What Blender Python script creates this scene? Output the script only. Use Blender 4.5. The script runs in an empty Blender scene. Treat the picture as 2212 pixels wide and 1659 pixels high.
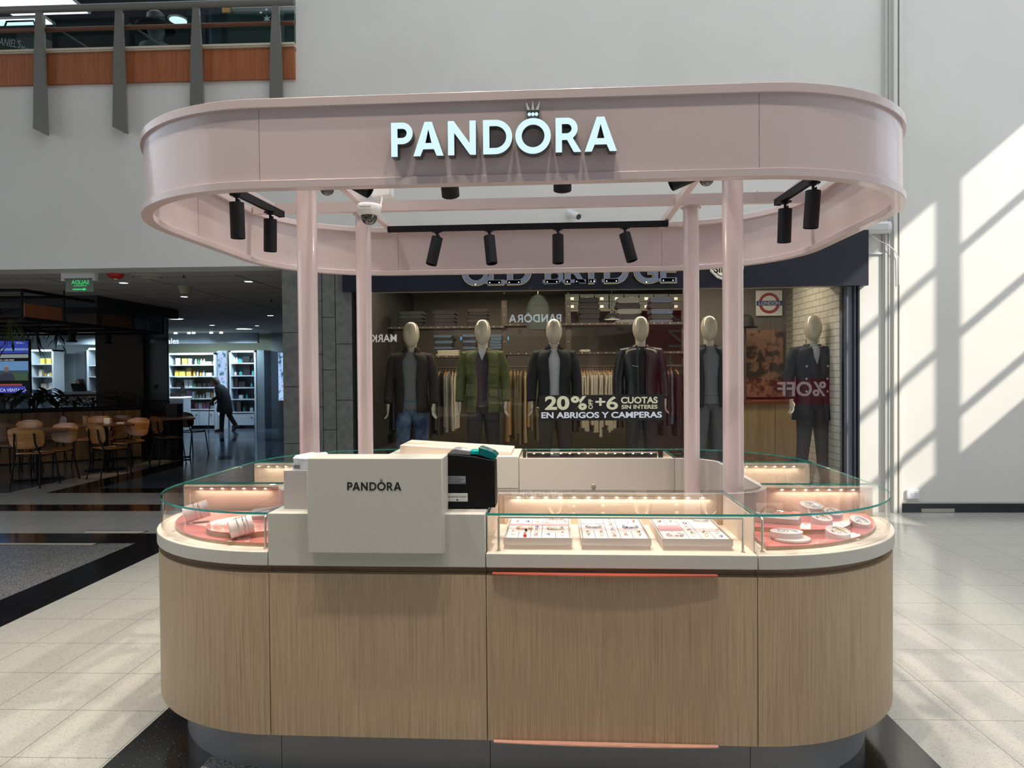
import bpy, bmesh, math, random
from mathutils import Matrix, Vector
random.seed(7)
S = bpy.context.scene
C = S.collection
PI = math.pi
R = math.radians

# ------------------------------------------------------------------ camera
# world axes: x runs along the back wall, y goes away from the camera, z up; the camera stands over (0, 0)
cam_d = bpy.data.cameras.new('camera')
cam_d.sensor_width = 36.0
cam_d.lens = 36.0 * 1534.2 / 2212.0
cam_d.clip_start = 0.05
cam_d.clip_end = 200
cam = bpy.data.objects.new('camera', cam_d)
C.objects.link(cam)
cam.matrix_world = (Matrix.Translation((0, 0, 1.5)) @ Matrix.Rotation(R(2.3), 4, 'Z') @
                    Matrix.Rotation(R(90) - 0.0153, 4, 'X') @ Matrix.Rotation(-0.0079, 4, 'Z'))
S.camera = cam
# ------------------------------------------------------------------ view, world, sun
S.view_settings.view_transform = 'Standard'
S.view_settings.look = 'None'
S.view_settings.gamma = 1.0
S.view_settings.use_curve_mapping = False
S.view_settings.exposure = 0.0
W = bpy.data.worlds.new('sky')
S.world = W
W.use_nodes = True
bg = W.node_tree.nodes['Background']
bg.inputs['Color'].default_value = (0.89, 0.965, 1.07, 1)
bg.inputs['Strength'].default_value = 1.62


def lamp(name, kind, loc, energy, color=(1, 1, 1), aim=None, size=0.1, size_y=None, spot=60, blend=0.4, parent=None):
    d = bpy.data.lights.new(name, kind)
    d.energy = energy
    d.color = color
    if kind == 'AREA':
        d.size = size
        if size_y:
            d.shape = 'RECTANGLE'
            d.size_y = size_y
    elif kind in ('SPOT', 'POINT'):
        d.shadow_soft_size = size
        if kind == 'SPOT':
            d.spot_size = R(spot)
            d.spot_blend = blend
    o = bpy.data.objects.new(name, d)
    C.objects.link(o)
    o.location = loc
    if aim is not None:
        v = Vector(aim) - Vector(loc)
        o.rotation_euler = v.to_track_quat('-Z', 'Y').to_euler()
    if parent:
        o.parent = parent
    return o


sun_dir = Vector((-1.09, 1.0, -0.95))
sun = lamp('sun', 'SUN', (12, -6, 12), 4.2, (1.0, 0.93, 0.83))
sun.data.angle = R(0.6)
sun.rotation_euler = sun_dir.to_track_quat('-Z', 'Y').to_euler()
WARM = (1.0, 0.83, 0.62)
# ceiling downlights of the mall, high over the aisle in front of the kiosk
for i, (x, y, z, e) in enumerate([(-0.9, 0.9, 7.5, 560), (0.75, 1.0, 7.5, 480), (-2.6, 1.8, 7.5, 800), (0.2, -1.8, 7.0, 240), (0.35, 4.35, 7.8, 800), (-0.75, 4.5, 7.8, 650)]):
    lamp('ceiling_downlight_lamp', 'SPOT', (x, y, z), e, (1.0, 0.90, 0.76), (x * 0.8, y + (1.0 if y < 3 else -0.6), 0), 0.05, spot=56, blend=0.6)

# ------------------------------------------------------------------ materials
MAT = {}


def mat(name, col=(0.8, 0.8, 0.8), rough=0.5, metal=0.0, spec=0.5, emit=None, estr=1.0, trans=0.0, alpha=1.0, coat=0.0, sheen=0.0):
    if name in MAT:
        return MAT[name]
    m = bpy.data.materials.new(name)
    m.use_nodes = True
    b = m.node_tree.nodes['Principled BSDF']
    b.inputs['Base Color'].default_value = (*col, 1)
    b.inputs['Roughness'].default_value = rough
    b.inputs['Metallic'].default_value = metal
    b.inputs['Specular IOR Level'].default_value = spec
    b.inputs['Coat Weight'].default_value = coat
    b.inputs['Sheen Weight'].default_value = sheen
    b.inputs['Alpha'].default_value = alpha
    if emit:
        b.inputs['Emission Color'].default_value = (*emit, 1)
        b.inputs['Emission Strength'].default_value = estr
    MAT[name] = m
    return m


def nodes(m):
    nt = m.node_tree
    return nt, nt.nodes, nt.links, nt.nodes['Principled BSDF']


def tex_coord(nt, scale=(1, 1, 1), rot=(0, 0, 0), loc=(0, 0, 0), kind='Object'):
    tc = nt.nodes.new('ShaderNodeTexCoord')
    mp = nt.nodes.new('ShaderNodeMapping')
    mp.inputs['Scale'].default_value = scale
    mp.inputs['Rotation'].default_value = rot
    mp.inputs['Location'].default_value = loc
    nt.links.new(tc.outputs[kind], mp.inputs['Vector'])
    return mp.outputs['Vector']


def noise_col(m, c1, c2, scale=(1, 1, 1), nscale=5.0, detail=4.0, lo=0.35, hi=0.65, bump=0.0, rough=None, kind='Object'):
    nt, N, L, b = nodes(m)
    v = tex_coord(nt, scale, kind=kind)
    n = N.new('ShaderNodeTexNoise')
    n.inputs['Scale'].default_value = nscale
    n.inputs['Detail'].default_value = detail
    L.new(v, n.inputs['Vector'])
    r = N.new('ShaderNodeValToRGB')
    r.color_ramp.elements[0].position = lo
    r.color_ramp.elements[1].position = hi
    r.color_ramp.elements[0].color = (*c1, 1)
    r.color_ramp.elements[1].color = (*c2, 1)
    L.new(n.outputs['Fac'], r.inputs['Fac'])
    L.new(r.outputs['Color'], b.inputs['Base Color'])
    if bump:
        bp = N.new('ShaderNodeBump')
        bp.inputs['Strength'].default_value = bump
        bp.inputs['Distance'].default_value = 0.01
        L.new(n.outputs['Fac'], bp.inputs['Height'])
        L.new(bp.outputs['Normal'], b.inputs['Normal'])
    return r


def glass_mat(name, tint=(0.96, 0.99, 0.98), ior=1.45, rough=0.0, refl=1.0):
    m = bpy.data.materials.new(name)
    m.use_nodes = True
    nt = m.node_tree
    N, L = nt.nodes, nt.links
    for n in list(N):
        if n.type != 'OUTPUT_MATERIAL':
            N.remove(n)
    out = [n for n in N if n.type == 'OUTPUT_MATERIAL'][0]
    tr = N.new('ShaderNodeBsdfTransparent')
    tr.inputs['Color'].default_value = (*tint, 1)
    gl = N.new('ShaderNodeBsdfGlossy')
    gl.inputs['Roughness'].default_value = rough
    gl.inputs['Color'].default_value = (refl, refl, refl, 1)
    fr = N.new('ShaderNodeFresnel')
    fr.inputs['IOR'].default_value = ior
    mx = N.new('ShaderNodeMixShader')
    ge = N.new('ShaderNodeNewGeometry')
    inv = N.new('ShaderNodeMath')
    inv.operation = 'SUBTRACT'
    inv.inputs[0].default_value = 1.0
    L.new(ge.outputs['Backfacing'], inv.inputs[1])
    mu = N.new('ShaderNodeMath')
    mu.operation = 'MULTIPLY'
    L.new(fr.outputs[0], mu.inputs[0])
    L.new(inv.outputs[0], mu.inputs[1])
    L.new(mu.outputs[0], mx.inputs[0])
    L.new(tr.outputs[0], mx.inputs[1])
    L.new(gl.outputs[0], mx.inputs[2])
    L.new(mx.outputs[0], out.inputs['Surface'])
    MAT[name] = m
    return m


def terrazzo(name, base, speck, dark, rough=0.12, joints=True, jcol=(0.25, 0.25, 0.23), amount=0.5, spec=0.8):
    m = mat(name, base, rough, spec=spec)
    nt, N, L, b = nodes(m)
    v = tex_coord(nt)
    vo = N.new('ShaderNodeTexVoronoi')
    vo.inputs['Scale'].default_value = 240
    L.new(v, vo.inputs['Vector'])
    rp = N.new('ShaderNodeValToRGB')
    e = rp.color_ramp
    e.interpolation = 'CONSTANT'
    e.elements[0].position = 0.0
    e.elements[0].color = (*base, 1)
    e.elements[1].position = 1 - 0.45 * amount
    e.elements[1].color = (*speck, 1)
    e.elements.new(1 - 0.15 * amount).color = (*dark, 1)
    sp = N.new('ShaderNodeSeparateColor')
    L.new(vo.outputs['Color'], sp.inputs['Color'])
    L.new(sp.outputs[0], rp.inputs['Fac'])
    n2 = N.new('ShaderNodeTexNoise')
    n2.inputs['Scale'].default_value = 1.3
    n2.inputs['Detail'].default_value = 5
    L.new(v, n2.inputs['Vector'])
    mr = N.new('ShaderNodeMapRange')
    mr.inputs['To Min'].default_value = 0.88
    mr.inputs['To Max'].default_value = 1.08
    L.new(n2.outputs['Fac'], mr.inputs['Value'])
    mul = N.new('ShaderNodeMixRGB')
    mul.blend_type = 'MULTIPLY'
    mul.inputs[0].default_value = 1
    L.new(rp.outputs['Color'], mul.inputs[1])
    L.new(mr.outputs[0], mul.inputs[2])
    col = mul.outputs[0]
    if joints:
        vb = tex_coord(nt, loc=(0.14, -2.70, 0))
        br = N.new('ShaderNodeTexBrick')
        br.offset = 0
        br.inputs['Scale'].default_value = 1.0
        br.inputs['Brick Width'].default_value = 0.39
        br.inputs['Row Height'].default_value = 0.39
        br.inputs['Mortar Size'].default_value = 0.0016
        br.inputs['Mortar Smooth'].default_value = 0.0
        br.inputs['Color1'].default_value = (1, 1, 1, 1)
        br.inputs['Color2'].default_value = (1, 1, 1, 1)
        br.inputs['Mortar'].default_value = (*jcol, 1)
        L.new(vb, br.inputs['Vector'])
        m2 = N.new('ShaderNodeMixRGB')
        m2.blend_type = 'MULTIPLY'
        m2.inputs[0].default_value = 1
        L.new(col, m2.inputs[1])
        L.new(br.outputs['Color'], m2.inputs[2])
        col = m2.outputs[0]
    L.new(col, b.inputs['Base Color'])
    # worn polish: the gloss varies from spot to spot
    n3 = N.new('ShaderNodeTexNoise')
    n3.inputs['Scale'].default_value = 6
    n3.inputs['Detail'].default_value = 6
    L.new(v, n3.inputs['Vector'])
    m3 = N.new('ShaderNodeMapRange')
    m3.inputs['To Min'].default_value = rough * 0.7
    m3.inputs['To Max'].default_value = rough * 1.5
    L.new(n3.outputs['Fac'], m3.inputs['Value'])
    L.new(m3.outputs[0], b.inputs['Roughness'])
    return m


terrazzo('light_terrazzo', (0.53, 0.515, 0.465), (0.48, 0.465, 0.42), (0.37, 0.355, 0.32), 0.15, amount=0.5, jcol=(0.35, 0.33, 0.3))
terrazzo('grey_terrazzo', (0.15, 0.15, 0.145), (0.34, 0.34, 0.32), (0.05, 0.05, 0.05), 0.22, amount=1.6, jcol=(0.5, 0.5, 0.5))
terrazzo('black_granite', (0.009, 0.009, 0.010), (0.012, 0.012, 0.013), (0.10, 0.10, 0.10), 0.10, amount=0.12, jcol=(2.5, 2.5, 2.5))

# kiosk woods: fine vertical line veneer
def veneer(name, c1, c2, c3, axis=(240, 240, 1.8), rough=0.5):
    m = mat(name, c1, rough)
    nt, N, L, b = nodes(m)
    v = tex_coord(nt, axis)
    n = N.new('ShaderNodeTexNoise')
    n.inputs['Scale'].default_value = 1.6
    n.inputs['Detail'].default_value = 7
    n.inputs['Roughness'].default_value = 0.72
    L.new(v, n.inputs['Vector'])
    r = N.new('ShaderNodeValToRGB')
    r.color_ramp.elements[0].position = 0.36
    r.color_ramp.elements[1].position = 0.62
    r.color_ramp.elements[0].color = (*c2, 1)
    r.color_ramp.elements[1].color = (*c3, 1)
    r.color_ramp.elements.new(0.47).color = (*c1, 1)
    L.new(n.outputs['Fac'], r.inputs['Fac'])
    L.new(r.outputs['Color'], b.inputs['Base Color'])
    bp = N.new('ShaderNodeBump')
    bp.inputs['Strength'].default_value = 0.15
    bp.inputs['Distance'].default_value = 0.002
    L.new(n.outputs['Fac'], bp.inputs['Height'])
    L.new(bp.outputs['Normal'], b.inputs['Normal'])
    return m


veneer('oak_veneer', (0.44, 0.32, 0.195), (0.29, 0.205, 0.12), (0.53, 0.395, 0.255))
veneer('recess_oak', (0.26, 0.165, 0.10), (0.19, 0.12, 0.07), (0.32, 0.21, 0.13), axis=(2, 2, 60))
veneer('edge_oak', (0.45, 0.32, 0.20), (0.33, 0.22, 0.13), (0.55, 0.40, 0.27), axis=(3, 3, 90))
veneer('cherry_wood', (0.36, 0.115, 0.042), (0.29, 0.09, 0.032), (0.42, 0.145, 0.058), axis=(25, 25, 0.8), rough=0.4)
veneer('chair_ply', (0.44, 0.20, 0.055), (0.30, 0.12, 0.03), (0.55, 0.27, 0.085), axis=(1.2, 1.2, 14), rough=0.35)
veneer('dark_and_shaded_ply', (0.15, 0.07, 0.03), (0.10, 0.045, 0.02), (0.2, 0.095, 0.04), axis=(1.2, 1.2, 14), rough=0.35)  # real dark wood; on the chairs it carries painted shade
veneer('counter_pine', (0.50, 0.36, 0.18), (0.42, 0.29, 0.13), (0.56, 0.41, 0.22), axis=(8, 8, 0.7))
m = mat('pale_stone', (0.56, 0.54, 0.50), 0.42)
noise_col(m, (0.50, 0.485, 0.43), (0.60, 0.58, 0.52), nscale=420, detail=2, lo=0.3, hi=0.7)
mat('cream_panel', (0.72, 0.61, 0.51), 0.45)
mat('cream_floor', (0.80, 0.68, 0.56), 0.5)
mat('greige_panel', (0.55, 0.51, 0.475), 0.5)
mat('plinth_metal', (0.30, 0.30, 0.30), 0.38, metal=0.35)
mat('pink_paint', (0.60, 0.495, 0.49), 0.28, coat=0.25)
mat('pink_column', (0.63, 0.51, 0.505), 0.2, coat=0.35)
m = mat('pink_disc', (0.80, 0.27, 0.24), 0.12, coat=0.6)
mat('blush_card', (0.74, 0.66, 0.63), 0.6)
mat('pillow_blush', (0.80, 0.68, 0.66), 0.6)
mat('tray_white', (0.74, 0.64, 0.59), 0.5)
mat('tray_pad', (0.82, 0.70, 0.68), 0.8)
mat('tray_groove', (0.16, 0.12, 0.12), 0.8)
mat('pink_strip', (0.72, 0.33, 0.36), 0.6)
mat('marble_card', (0.66, 0.60, 0.62), 0.3)
mat('satin_nickel', (0.60, 0.575, 0.50), 0.32, metal=0.8)
mat('silver', (0.75, 0.76, 0.78), 0.2, metal=1.0)
mat('gold', (0.83, 0.62, 0.30), 0.22, metal=1.0)
mat('rose_gold', (0.80, 0.48, 0.38), 0.25, metal=1.0)
mat('blue_stone', (0.10, 0.2, 0.55), 0.1, coat=0.5)
mat('red_enamel', (0.7, 0.03, 0.03), 0.2)
mat('black_enamel', (0.02, 0.02, 0.02), 0.2)
mat('track_black', (0.004, 0.004, 0.006), 0.55, spec=0.3)
mat('spot_lens', (0.25, 0.2, 0.15), 0.3, emit=WARM, estr=0.25)
mat('led_glow', (1, 1, 1), 0.5, emit=(1.0, 0.86, 0.68), estr=10)
mat('letter_glow', (0.02, 0.02, 0.02), 0.4, emit=(0.66, 0.90, 1.0), estr=1.05)
mat('letter_glow_far', (0.9, 0.95, 1.0), 0.4, emit=(0.72, 0.90, 1.0), estr=8.0)
mat('letter_side', (0.11, 0.12, 0.11), 0.35, metal=0.5)
mat('black_ink', (0.006, 0.006, 0.007), 0.5)
mat('white_ink', (0.85, 0.85, 0.85), 0.5)
mat('camera_white', (0.78, 0.78, 0.77), 0.35)
mat('dome_dark', (0.015, 0.013, 0.013), 0.04, spec=0.8, coat=1.0)
mat('printer_black', (0.0015, 0.0015, 0.0018), 0.6, spec=0.25)
mat('printer_grey', (0.28, 0.27, 0.27), 0.5)
mat('teal_plastic', (0.0, 0.16, 0.17), 0.15, coat=0.5)
mat('teal_bright', (0.0, 0.55, 0.52), 0.2)
mat('label_grey', (0.22, 0.24, 0.27), 0.5)
mat('label_white', (0.62, 0.62, 0.60), 0.5)
mat('plastic_bag', (0.72, 0.74, 0.77), 0.3)
mat('lilac_box', (0.50, 0.46, 0.45), 0.5)
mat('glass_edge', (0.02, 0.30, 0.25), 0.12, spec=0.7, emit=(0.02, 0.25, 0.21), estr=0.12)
glass_mat('case_glass', (0.985, 0.992, 0.988), 1.5)
glass_mat('shop_glass', (0.92, 0.93, 0.92), 1.5)
glass_mat('rail_glass', (0.60, 0.72, 0.70), 1.45)
glass_mat('acrylic', (0.995, 0.985, 0.98), 1.12)
mat('acrylic_edge', (0.65, 0.14, 0.09), 0.2, coat=0.5)
m = mat('wall_paint', (0.76, 0.745, 0.70), 0.6)
noise_col(m, (0.745, 0.73, 0.68), (0.785, 0.77, 0.72), nscale=1.2, detail=6)
mat('wall_grey_paint', (0.40, 0.40, 0.38), 0.6)
mat('far_shops_dark', (0.10, 0.10, 0.10), 0.5)
mat('trim_grey', (0.55, 0.55, 0.51), 0.5)
mat('brass_tube', (0.34, 0.32, 0.22), 0.45, metal=0.3)
mat('baseboard_black', (0.012, 0.013, 0.016), 0.22)
mat('tape_beige', (0.42, 0.40, 0.34), 0.6)
mat('navy_board', (0.010, 0.014, 0.024), 0.35)
mat('black_frame', (0.010, 0.011, 0.016), 0.3, coat=0.3)
mat('frame_grey', (0.17, 0.19, 0.24), 0.35)
mat('fin_metal', (0.20, 0.195, 0.175), 0.4, metal=0.25)
mat('ledge_stone', (0.62, 0.55, 0.42), 0.5)
mat('rail_wood', (0.15, 0.06, 0.03), 0.35)
mat('stone_joint', (0.02, 0.02, 0.02), 0.8)
m = mat('grey_slate', (0.14, 0.145, 0.135), 0.75)
noise_col(m, (0.12, 0.125, 0.115), (0.165, 0.17, 0.155), nscale=14, detail=8, bump=0.3)
mat('outlet_white', (0.80, 0.80, 0.82), 0.3)
mat('crown_silver', (0.75, 0.78, 0.8), 0.35, metal=0.3)

# ------------------------------------------------------------------ mesh helpers
class MB:
    def __init__(s):
        s.v = []
        s.f = []
        s.m = []
        s.M = None

    def add(s, vs, fs, m=0):
        o = len(s.v)
        if s.M is not None:
            vs = [s.M @ Vector(p) for p in vs]
        s.v += [tuple(p) for p in vs]
        s.f += [tuple(i + o for i in f) for f in fs]
        s.m += [m] * len(fs)
        return s

    def box(s, x0, x1, y0, y1, z0, z1, m=0):
        vs = [(x, y, z) for z in (z0, z1) for y in (y0, y1) for x in (x0, x1)]
        return s.add(vs, [(0, 2, 3, 1), (4, 5, 7, 6), (0, 1, 5, 4), (2, 6, 7, 3), (0, 4, 6, 2), (1, 3, 7, 5)], m)

    def prism(s, poly, z0, z1, m=0, mtop=None, mside=None):
        n = len(poly)
        vs = [(x, y, z0) for x, y in poly] + [(x, y, z1) for x, y in poly]
        s.add(vs, [tuple(range(n - 1, -1, -1))], m)
        o = len(s.v) - 2 * n
        s.f.append(tuple(o + n + i for i in range(n)))
        s.m.append(m if mtop is None else mtop)
        for i in range(n):
            j = (i + 1) % n
            s.f.append((o + i, o + j, o + n + j, o + n + i))
            s.m.append(m if mside is None else mside)
        return s

    def strip(s, A, B, z0, z1, m=0, closed=False, mtop=None, mout=None):
        """solid between two matched 2D lines A (outside) and B (inside)"""
        n = len(A)
        vs = [(x, y, z0) for x, y in A] + [(x, y, z0) for x, y in B] + [(x, y, z1) for x, y in A] + [(x, y, z1) for x, y in B]
        fs, ms = [], []
        k = n if closed else n - 1
        for i in range(k):
            j = (i + 1) % n
            fs += [(i, n + i, n + j, j), (2 * n + i, 2 * n + j, 3 * n + j, 3 * n + i), (i, j, 2 * n + j, 2 * n + i), (n + i, 3 * n + i, 3 * n + j, n + j)]
            ms += [m, m if mtop is None else mtop, m if mout is None else mout, m]
        if not closed:
            fs += [(0, 2 * n, 3 * n, n), (n - 1, 2 * n - 1, 4 * n - 1, 3 * n - 1)]
            ms += [m if mout is None else mout] * 2
        o = len(s.v)
        if s.M is not None:
            vs = [s.M @ Vector(p) for p in vs]
        s.v += [tuple(p) for p in vs]
        s.f += [tuple(i + o for i in f) for f in fs]
        s.m += ms
        return s

    def rings(s, rs, m=0, cap=True, closed=False):
        """loft through rings of equal count"""
        n = len(rs[0])
        vs = [p for r in rs for p in r]
        fs = []
        for k in range(len(rs) - 1 if not closed else len(rs)):
            a, b = k * n, ((k + 1) % len(rs)) * n
            for i in range(n):
                j = (i + 1) % n
                fs.append((a + i, a + j, b + j, b + i))
        if cap and not closed:
            fs.append(tuple(range(n - 1, -1, -1)))
            fs.append(tuple((len(rs) - 1) * n + i for i in range(n)))
        return s.add(vs, fs, m)

    def tube(s, pts, r, n=10, m=0, flat=1.0, up=None):
        """tube along points; r number or list; flat squashes along the frame's second axis"""
        pts = [Vector(p) for p in pts]
        rr = r if isinstance(r, (list, tuple)) else [r] * len(pts)
        rs = []
        prev = None
        for i, p in enumerate(pts):
            a = pts[max(i - 1, 0)]
            b = pts[min(i + 1, len(pts) - 1)]
            t = (b - a).normalized()
            if prev is None:
                ref = Vector(up) if up else (Vector((0, 0, 1)) if abs(t.z) < 0.9 else Vector((1, 0, 0)))
                u = t.cross(ref).normalized()
            else:
                u = (prev - t * prev.dot(t)).normalized()
            prev = u
            w = t.cross(u)
            rs.append([p + (u * math.cos(k * 2 * PI / n) + w * math.sin(k * 2 * PI / n) * flat) * rr[i] for k in range(n)])
        return s.rings(rs, m)

    def cyl(s, c, r, h, n=24, m=0, r2=None):
        r2 = r if r2 is None else r2
        x, y, z = c
        rs = [[(x + q * math.cos(k * 2 * PI / n), y + q * math.sin(k * 2 * PI / n), zz) for k in range(n)] for q, zz in ((r, z), (r2, z + h))]
        return s.rings(rs, m)

    def lathe(s, prof, c=(0, 0, 0), n=24, m=0, sx=1, sy=1, hollow=False):
        rs = [[(c[0] + r * sx * math.cos(k * 2 * PI / n), c[1] + r * sy * math.sin(k * 2 * PI / n), c[2] + z) for k in range(n)] for r, z in prof]
        return s.rings(rs, m, closed=hollow)

    def ell(s, c, rx, ry, rz, n=16, k=10, m=0):
        rs = []
        for j in range(k + 1):
            a = -PI / 2 + PI * j / k
            q = max(math.cos(a), 0.02)
            rs.append([(c[0] + rx * q * math.cos(i * 2 * PI / n), c[1] + ry * q * math.sin(i * 2 * PI / n), c[2] + rz * math.sin(a)) for i in range(n)])
        return s.rings(rs, m)

    def build(s, name, mats, parent=None, off=None, smooth=True, bevel=0, ang=40, shift=None):
        me = bpy.data.meshes.new(name)
        if shift is not None:
            dx, dy, dz = shift
            s.v = [(x - dx, y - dy, z - dz) for x, y, z in s.v]
        me.from_pydata(s.v, [], s.f)
        if isinstance(mats, str):
            mats = [mats]
        for q in mats:
            me.materials.append(MAT[q])
        for p, k in zip(me.polygons, s.m):
            p.material_index = k
        bm = bmesh.new()
        bm.from_mesh(me)
        bmesh.ops.recalc_face_normals(bm, faces=bm.faces)
        bm.to_mesh(me)
        bm.free()
        if smooth:
            me.shade_smooth()
            me.set_sharp_from_angle(angle=R(ang))
        me.update()
        o = bpy.data.objects.new(name, me)
        C.objects.link(o)
        if off is not None:
            o.location = off
        if parent is not None:
            o.parent = parent
        if bevel:
            b = o.modifiers.new('bevel', 'BEVEL')
            b.width = bevel
            b.segments = 2
            b.limit_method = 'ANGLE'
            b.angle_limit = R(40)
        return o


def tag(o, label, cat, group=None, kind=None):
    o['label'] = label
    o['category'] = cat
    if group:
        o['group'] = group
    if kind:
        o['kind'] = kind
    return o


K0 = Vector((-0.1223, 2.4784, 0))
KYAW = -0.02155
KM = Matrix.Translation(K0) @ Matrix.Rotation(KYAW, 4, 'Z')
I4 = Matrix.Identity(4)


class T:
    """a thing: an Empty at its base; parts are given in the coordinates of its frame"""
    def __init__(s, name, label, cat, loc=(0, 0, 0), frame=I4, rot=0, group=None, kind=None):
        s.o = bpy.data.objects.new(name, None)
        C.objects.link(s.o)
        s.o.empty_display_size = 0.1
        s.o.matrix_world = frame @ Matrix.Translation(loc) @ Matrix.Rotation(rot, 4, 'Z')
        s.loc = loc
        tag(s.o, label, cat, group, kind)

    def part(s, name, mb, mats, parent=None, rel=False, label=None, **k):
        o = mb.build(name, mats, parent or s.o, shift=None if rel else s.loc, **k)
        if label:
            o['label'] = label
        return o


def struct(name, mb, mats, **k):
    o = mb.build(name, mats, **k)
    o['kind'] = 'structure'
    return o


def solo(name, mb, mats, label, cat, loc=(0, 0, 0), frame=I4, rot=0, group=None, rel=True, **k):
    o = mb.build(name, mats, **k)
    o.matrix_world = frame @ Matrix.Translation(loc) @ Matrix.Rotation(rot, 4, 'Z')
    return tag(o, label, cat, group)


def copy_tree(o, parent=None):
    c = o.copy()
    C.objects.link(c)
    if parent is not None:
        c.parent = parent
    for ch in o.children:
        copy_tree(ch, c)
    return c


def shapes2d(polys, thick, bevel=0.0, res=2):
    """mesh data from closed 2D outlines (holes by even-odd), extruded along z, front at +thick"""
    cu = bpy.data.curves.new('c', 'CURVE')
    cu.dimensions = '2D'
    cu.fill_mode = 'BOTH'
    cu.extrude = thick / 2
    cu.bevel_depth = bevel
    for p in polys:
        sp = cu.splines.new('POLY')
        sp.points.add(len(p) - 1)
        for q, (x, y) in zip(sp.points, p):
            q.co = (x, y, 0, 1)
        sp.use_cyclic_u = True
    ob = bpy.data.objects.new('c', cu)
    C.objects.link(ob)
    dg = bpy.context.evaluated_depsgraph_get()
    me = bpy.data.meshes.new_from_object(ob.evaluated_get(dg))
    bpy.data.objects.remove(ob)
    bpy.data.curves.remove(cu)
    return me


def text_mesh(body, size, thick=0.001, align='CENTER', bold=0.0, space=1.0, xscale=1.0):
    cu = bpy.data.curves.new('t', 'FONT')
    cu.body = body
    cu.size = size
    cu.extrude = thick / 2
    cu.offset = bold
    cu.align_x = align
    cu.space_character = space
    ob = bpy.data.objects.new('t', cu)
    C.objects.link(ob)
    dg = bpy.context.evaluated_depsgraph_get()
    me = bpy.data.meshes.new_from_object(ob.evaluated_get(dg))
    bpy.data.objects.remove(ob)
    bpy.data.curves.remove(cu)
    if xscale != 1.0:
        me.transform(Matrix.Diagonal((xscale, 1, 1, 1)))
    return me


STAND = Matrix.Rotation(R(90), 4, 'X')       # a flat drawing stood up to face -y


def put_mesh(name, me, m, parent=None, M=I4):
    me = me.copy() if me.users else me
    me.transform(M)
    me.materials.clear()
    me.materials.append(MAT[m])
    for p in me.polygons:
        p.material_index = 0
    o = bpy.data.objects.new(name, me)
    C.objects.link(o)
    if parent is not None:
        o.parent = parent
    return o


def writing(name, body, size, m, parent, loc, rotz=0, thick=0.001, align='CENTER', bold=0.0, space=1.0, xscale=1.0, mirror=False, tilt=None):
    me = text_mesh(body, size, thick, align, bold, space, xscale)
    M = Matrix.Translation(loc) @ Matrix.Rotation(rotz, 4, 'Z') @ (tilt or I4) @ STAND
    if mirror:
        M = M @ Matrix.Diagonal((-1, 1, 1, 1))
    return put_mesh(name, me, m, parent, M)


def arc(cx, cy, r, a0, a1, n=16, ry=None):
    ry = r if ry is None else ry
    return [(cx + r * math.cos(R(a0 + (a1 - a0) * i / n)), cy + ry * math.sin(R(a0 + (a1 - a0) * i / n))) for i in range(n + 1)]


# ------------------------------------------------------------------ kiosk plan (kiosk frame: x along the front, y into it)
KA, KR, KL = 0.884, 0.7504, 0.7772
KD = 2 * KR + KL


def ring_out(e, n=14):
    r = KR + e
    return (arc(KA, KR, r, -90, 0, n) + arc(KA, KR + KL, r, 0, 90, n) + arc(-KA, KR + KL, r, 90, 180, n) + arc(-KA, KR, r, 180, 270, n))


IX, IY0, IY1, IR = 1.085, 0.575, 1.79, 0.2


def resample(P, n):
    d = [0]
    for a, b in zip(P, P[1:]):
        d.append(d[-1] + math.hypot(b[0] - a[0], b[1] - a[1]))
    out = []
    for i in range(n + 1):
        t = d[-1] * i / n
        k = 0
        while k < len(P) - 2 and d[k + 1] < t:
            k += 1
        q = (t - d[k]) / max(d[k + 1] - d[k], 1e-9)
        out.append((P[k][0] + (P[k + 1][0] - P[k][0]) * q, P[k][1] + (P[k + 1][1] - P[k][1]) * q))
    return out


XS = 0.876       # front and back seams of the corner units
YS0, YS1 = 0.765, 1.545


def sec(unit, e, off):
    """outer line at offset e and inner line at offset off of one counter unit, matched point by point"""
    g = 0.0012
    ro, X = KR + e, KA + KR + e
    ix, y0, y1, ri = IX + off, IY0 - off, IY1 + off, IR + off
    yf, yb = -e, KD + e
    if unit == 'front_case':
        return [(-0.079 + g, yf), (XS - g, yf)], [(-0.079 + g, y0), (XS - g, y0)]
    if unit == 'till':
        return [(-XS + g, yf), (-0.079 - g, yf)], [(-XS + g, y0), (-0.079 - g, y0)]
    if unit == 'back_case':
        return [(-0.05 + g, yb), (XS - g, yb)], [(-0.05 + g, y1), (XS - g, y1)]
    if unit == 'back_till':
        return [(-XS + g, yb), (-0.05 - g, yb)], [(-XS + g, y1), (-0.05 - g, y1)]
    sx = 1 if unit.endswith('right') else -1
    if unit.startswith('front_corner'):
        o = [(XS + g, yf)] + arc(KA, KR, ro, -90, 0, 24) + [(X, YS0 - g)]
        i = [(min(XS + g, ix - ri), y0)] + arc(ix - ri, y0 + ri, ri, -90, 0, 12) + [(ix, YS0 - g)]
    elif unit.startswith('side'):
        o = [(X, YS0 + g), (X, YS1 - g)]
        i = [(ix, YS0 + g), (ix, YS1 - g)]
    else:
        o = [(X, YS1 + g)] + arc(KA, KR + KL, ro, 0, 90, 24) + [(XS + g, yb)]
        i = [(ix, YS1 + g)] + arc(ix - ri, y1 - ri, ri, 0, 90, 12) + [(min(XS + g, ix - ri), y1)]
    n = 1 if len(o) == 2 else 36
    o, i = resample(o, n), resample(i, n)
    return [(sx * x, y) for x, y in o], [(sx * x, y) for x, y in i]


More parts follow.
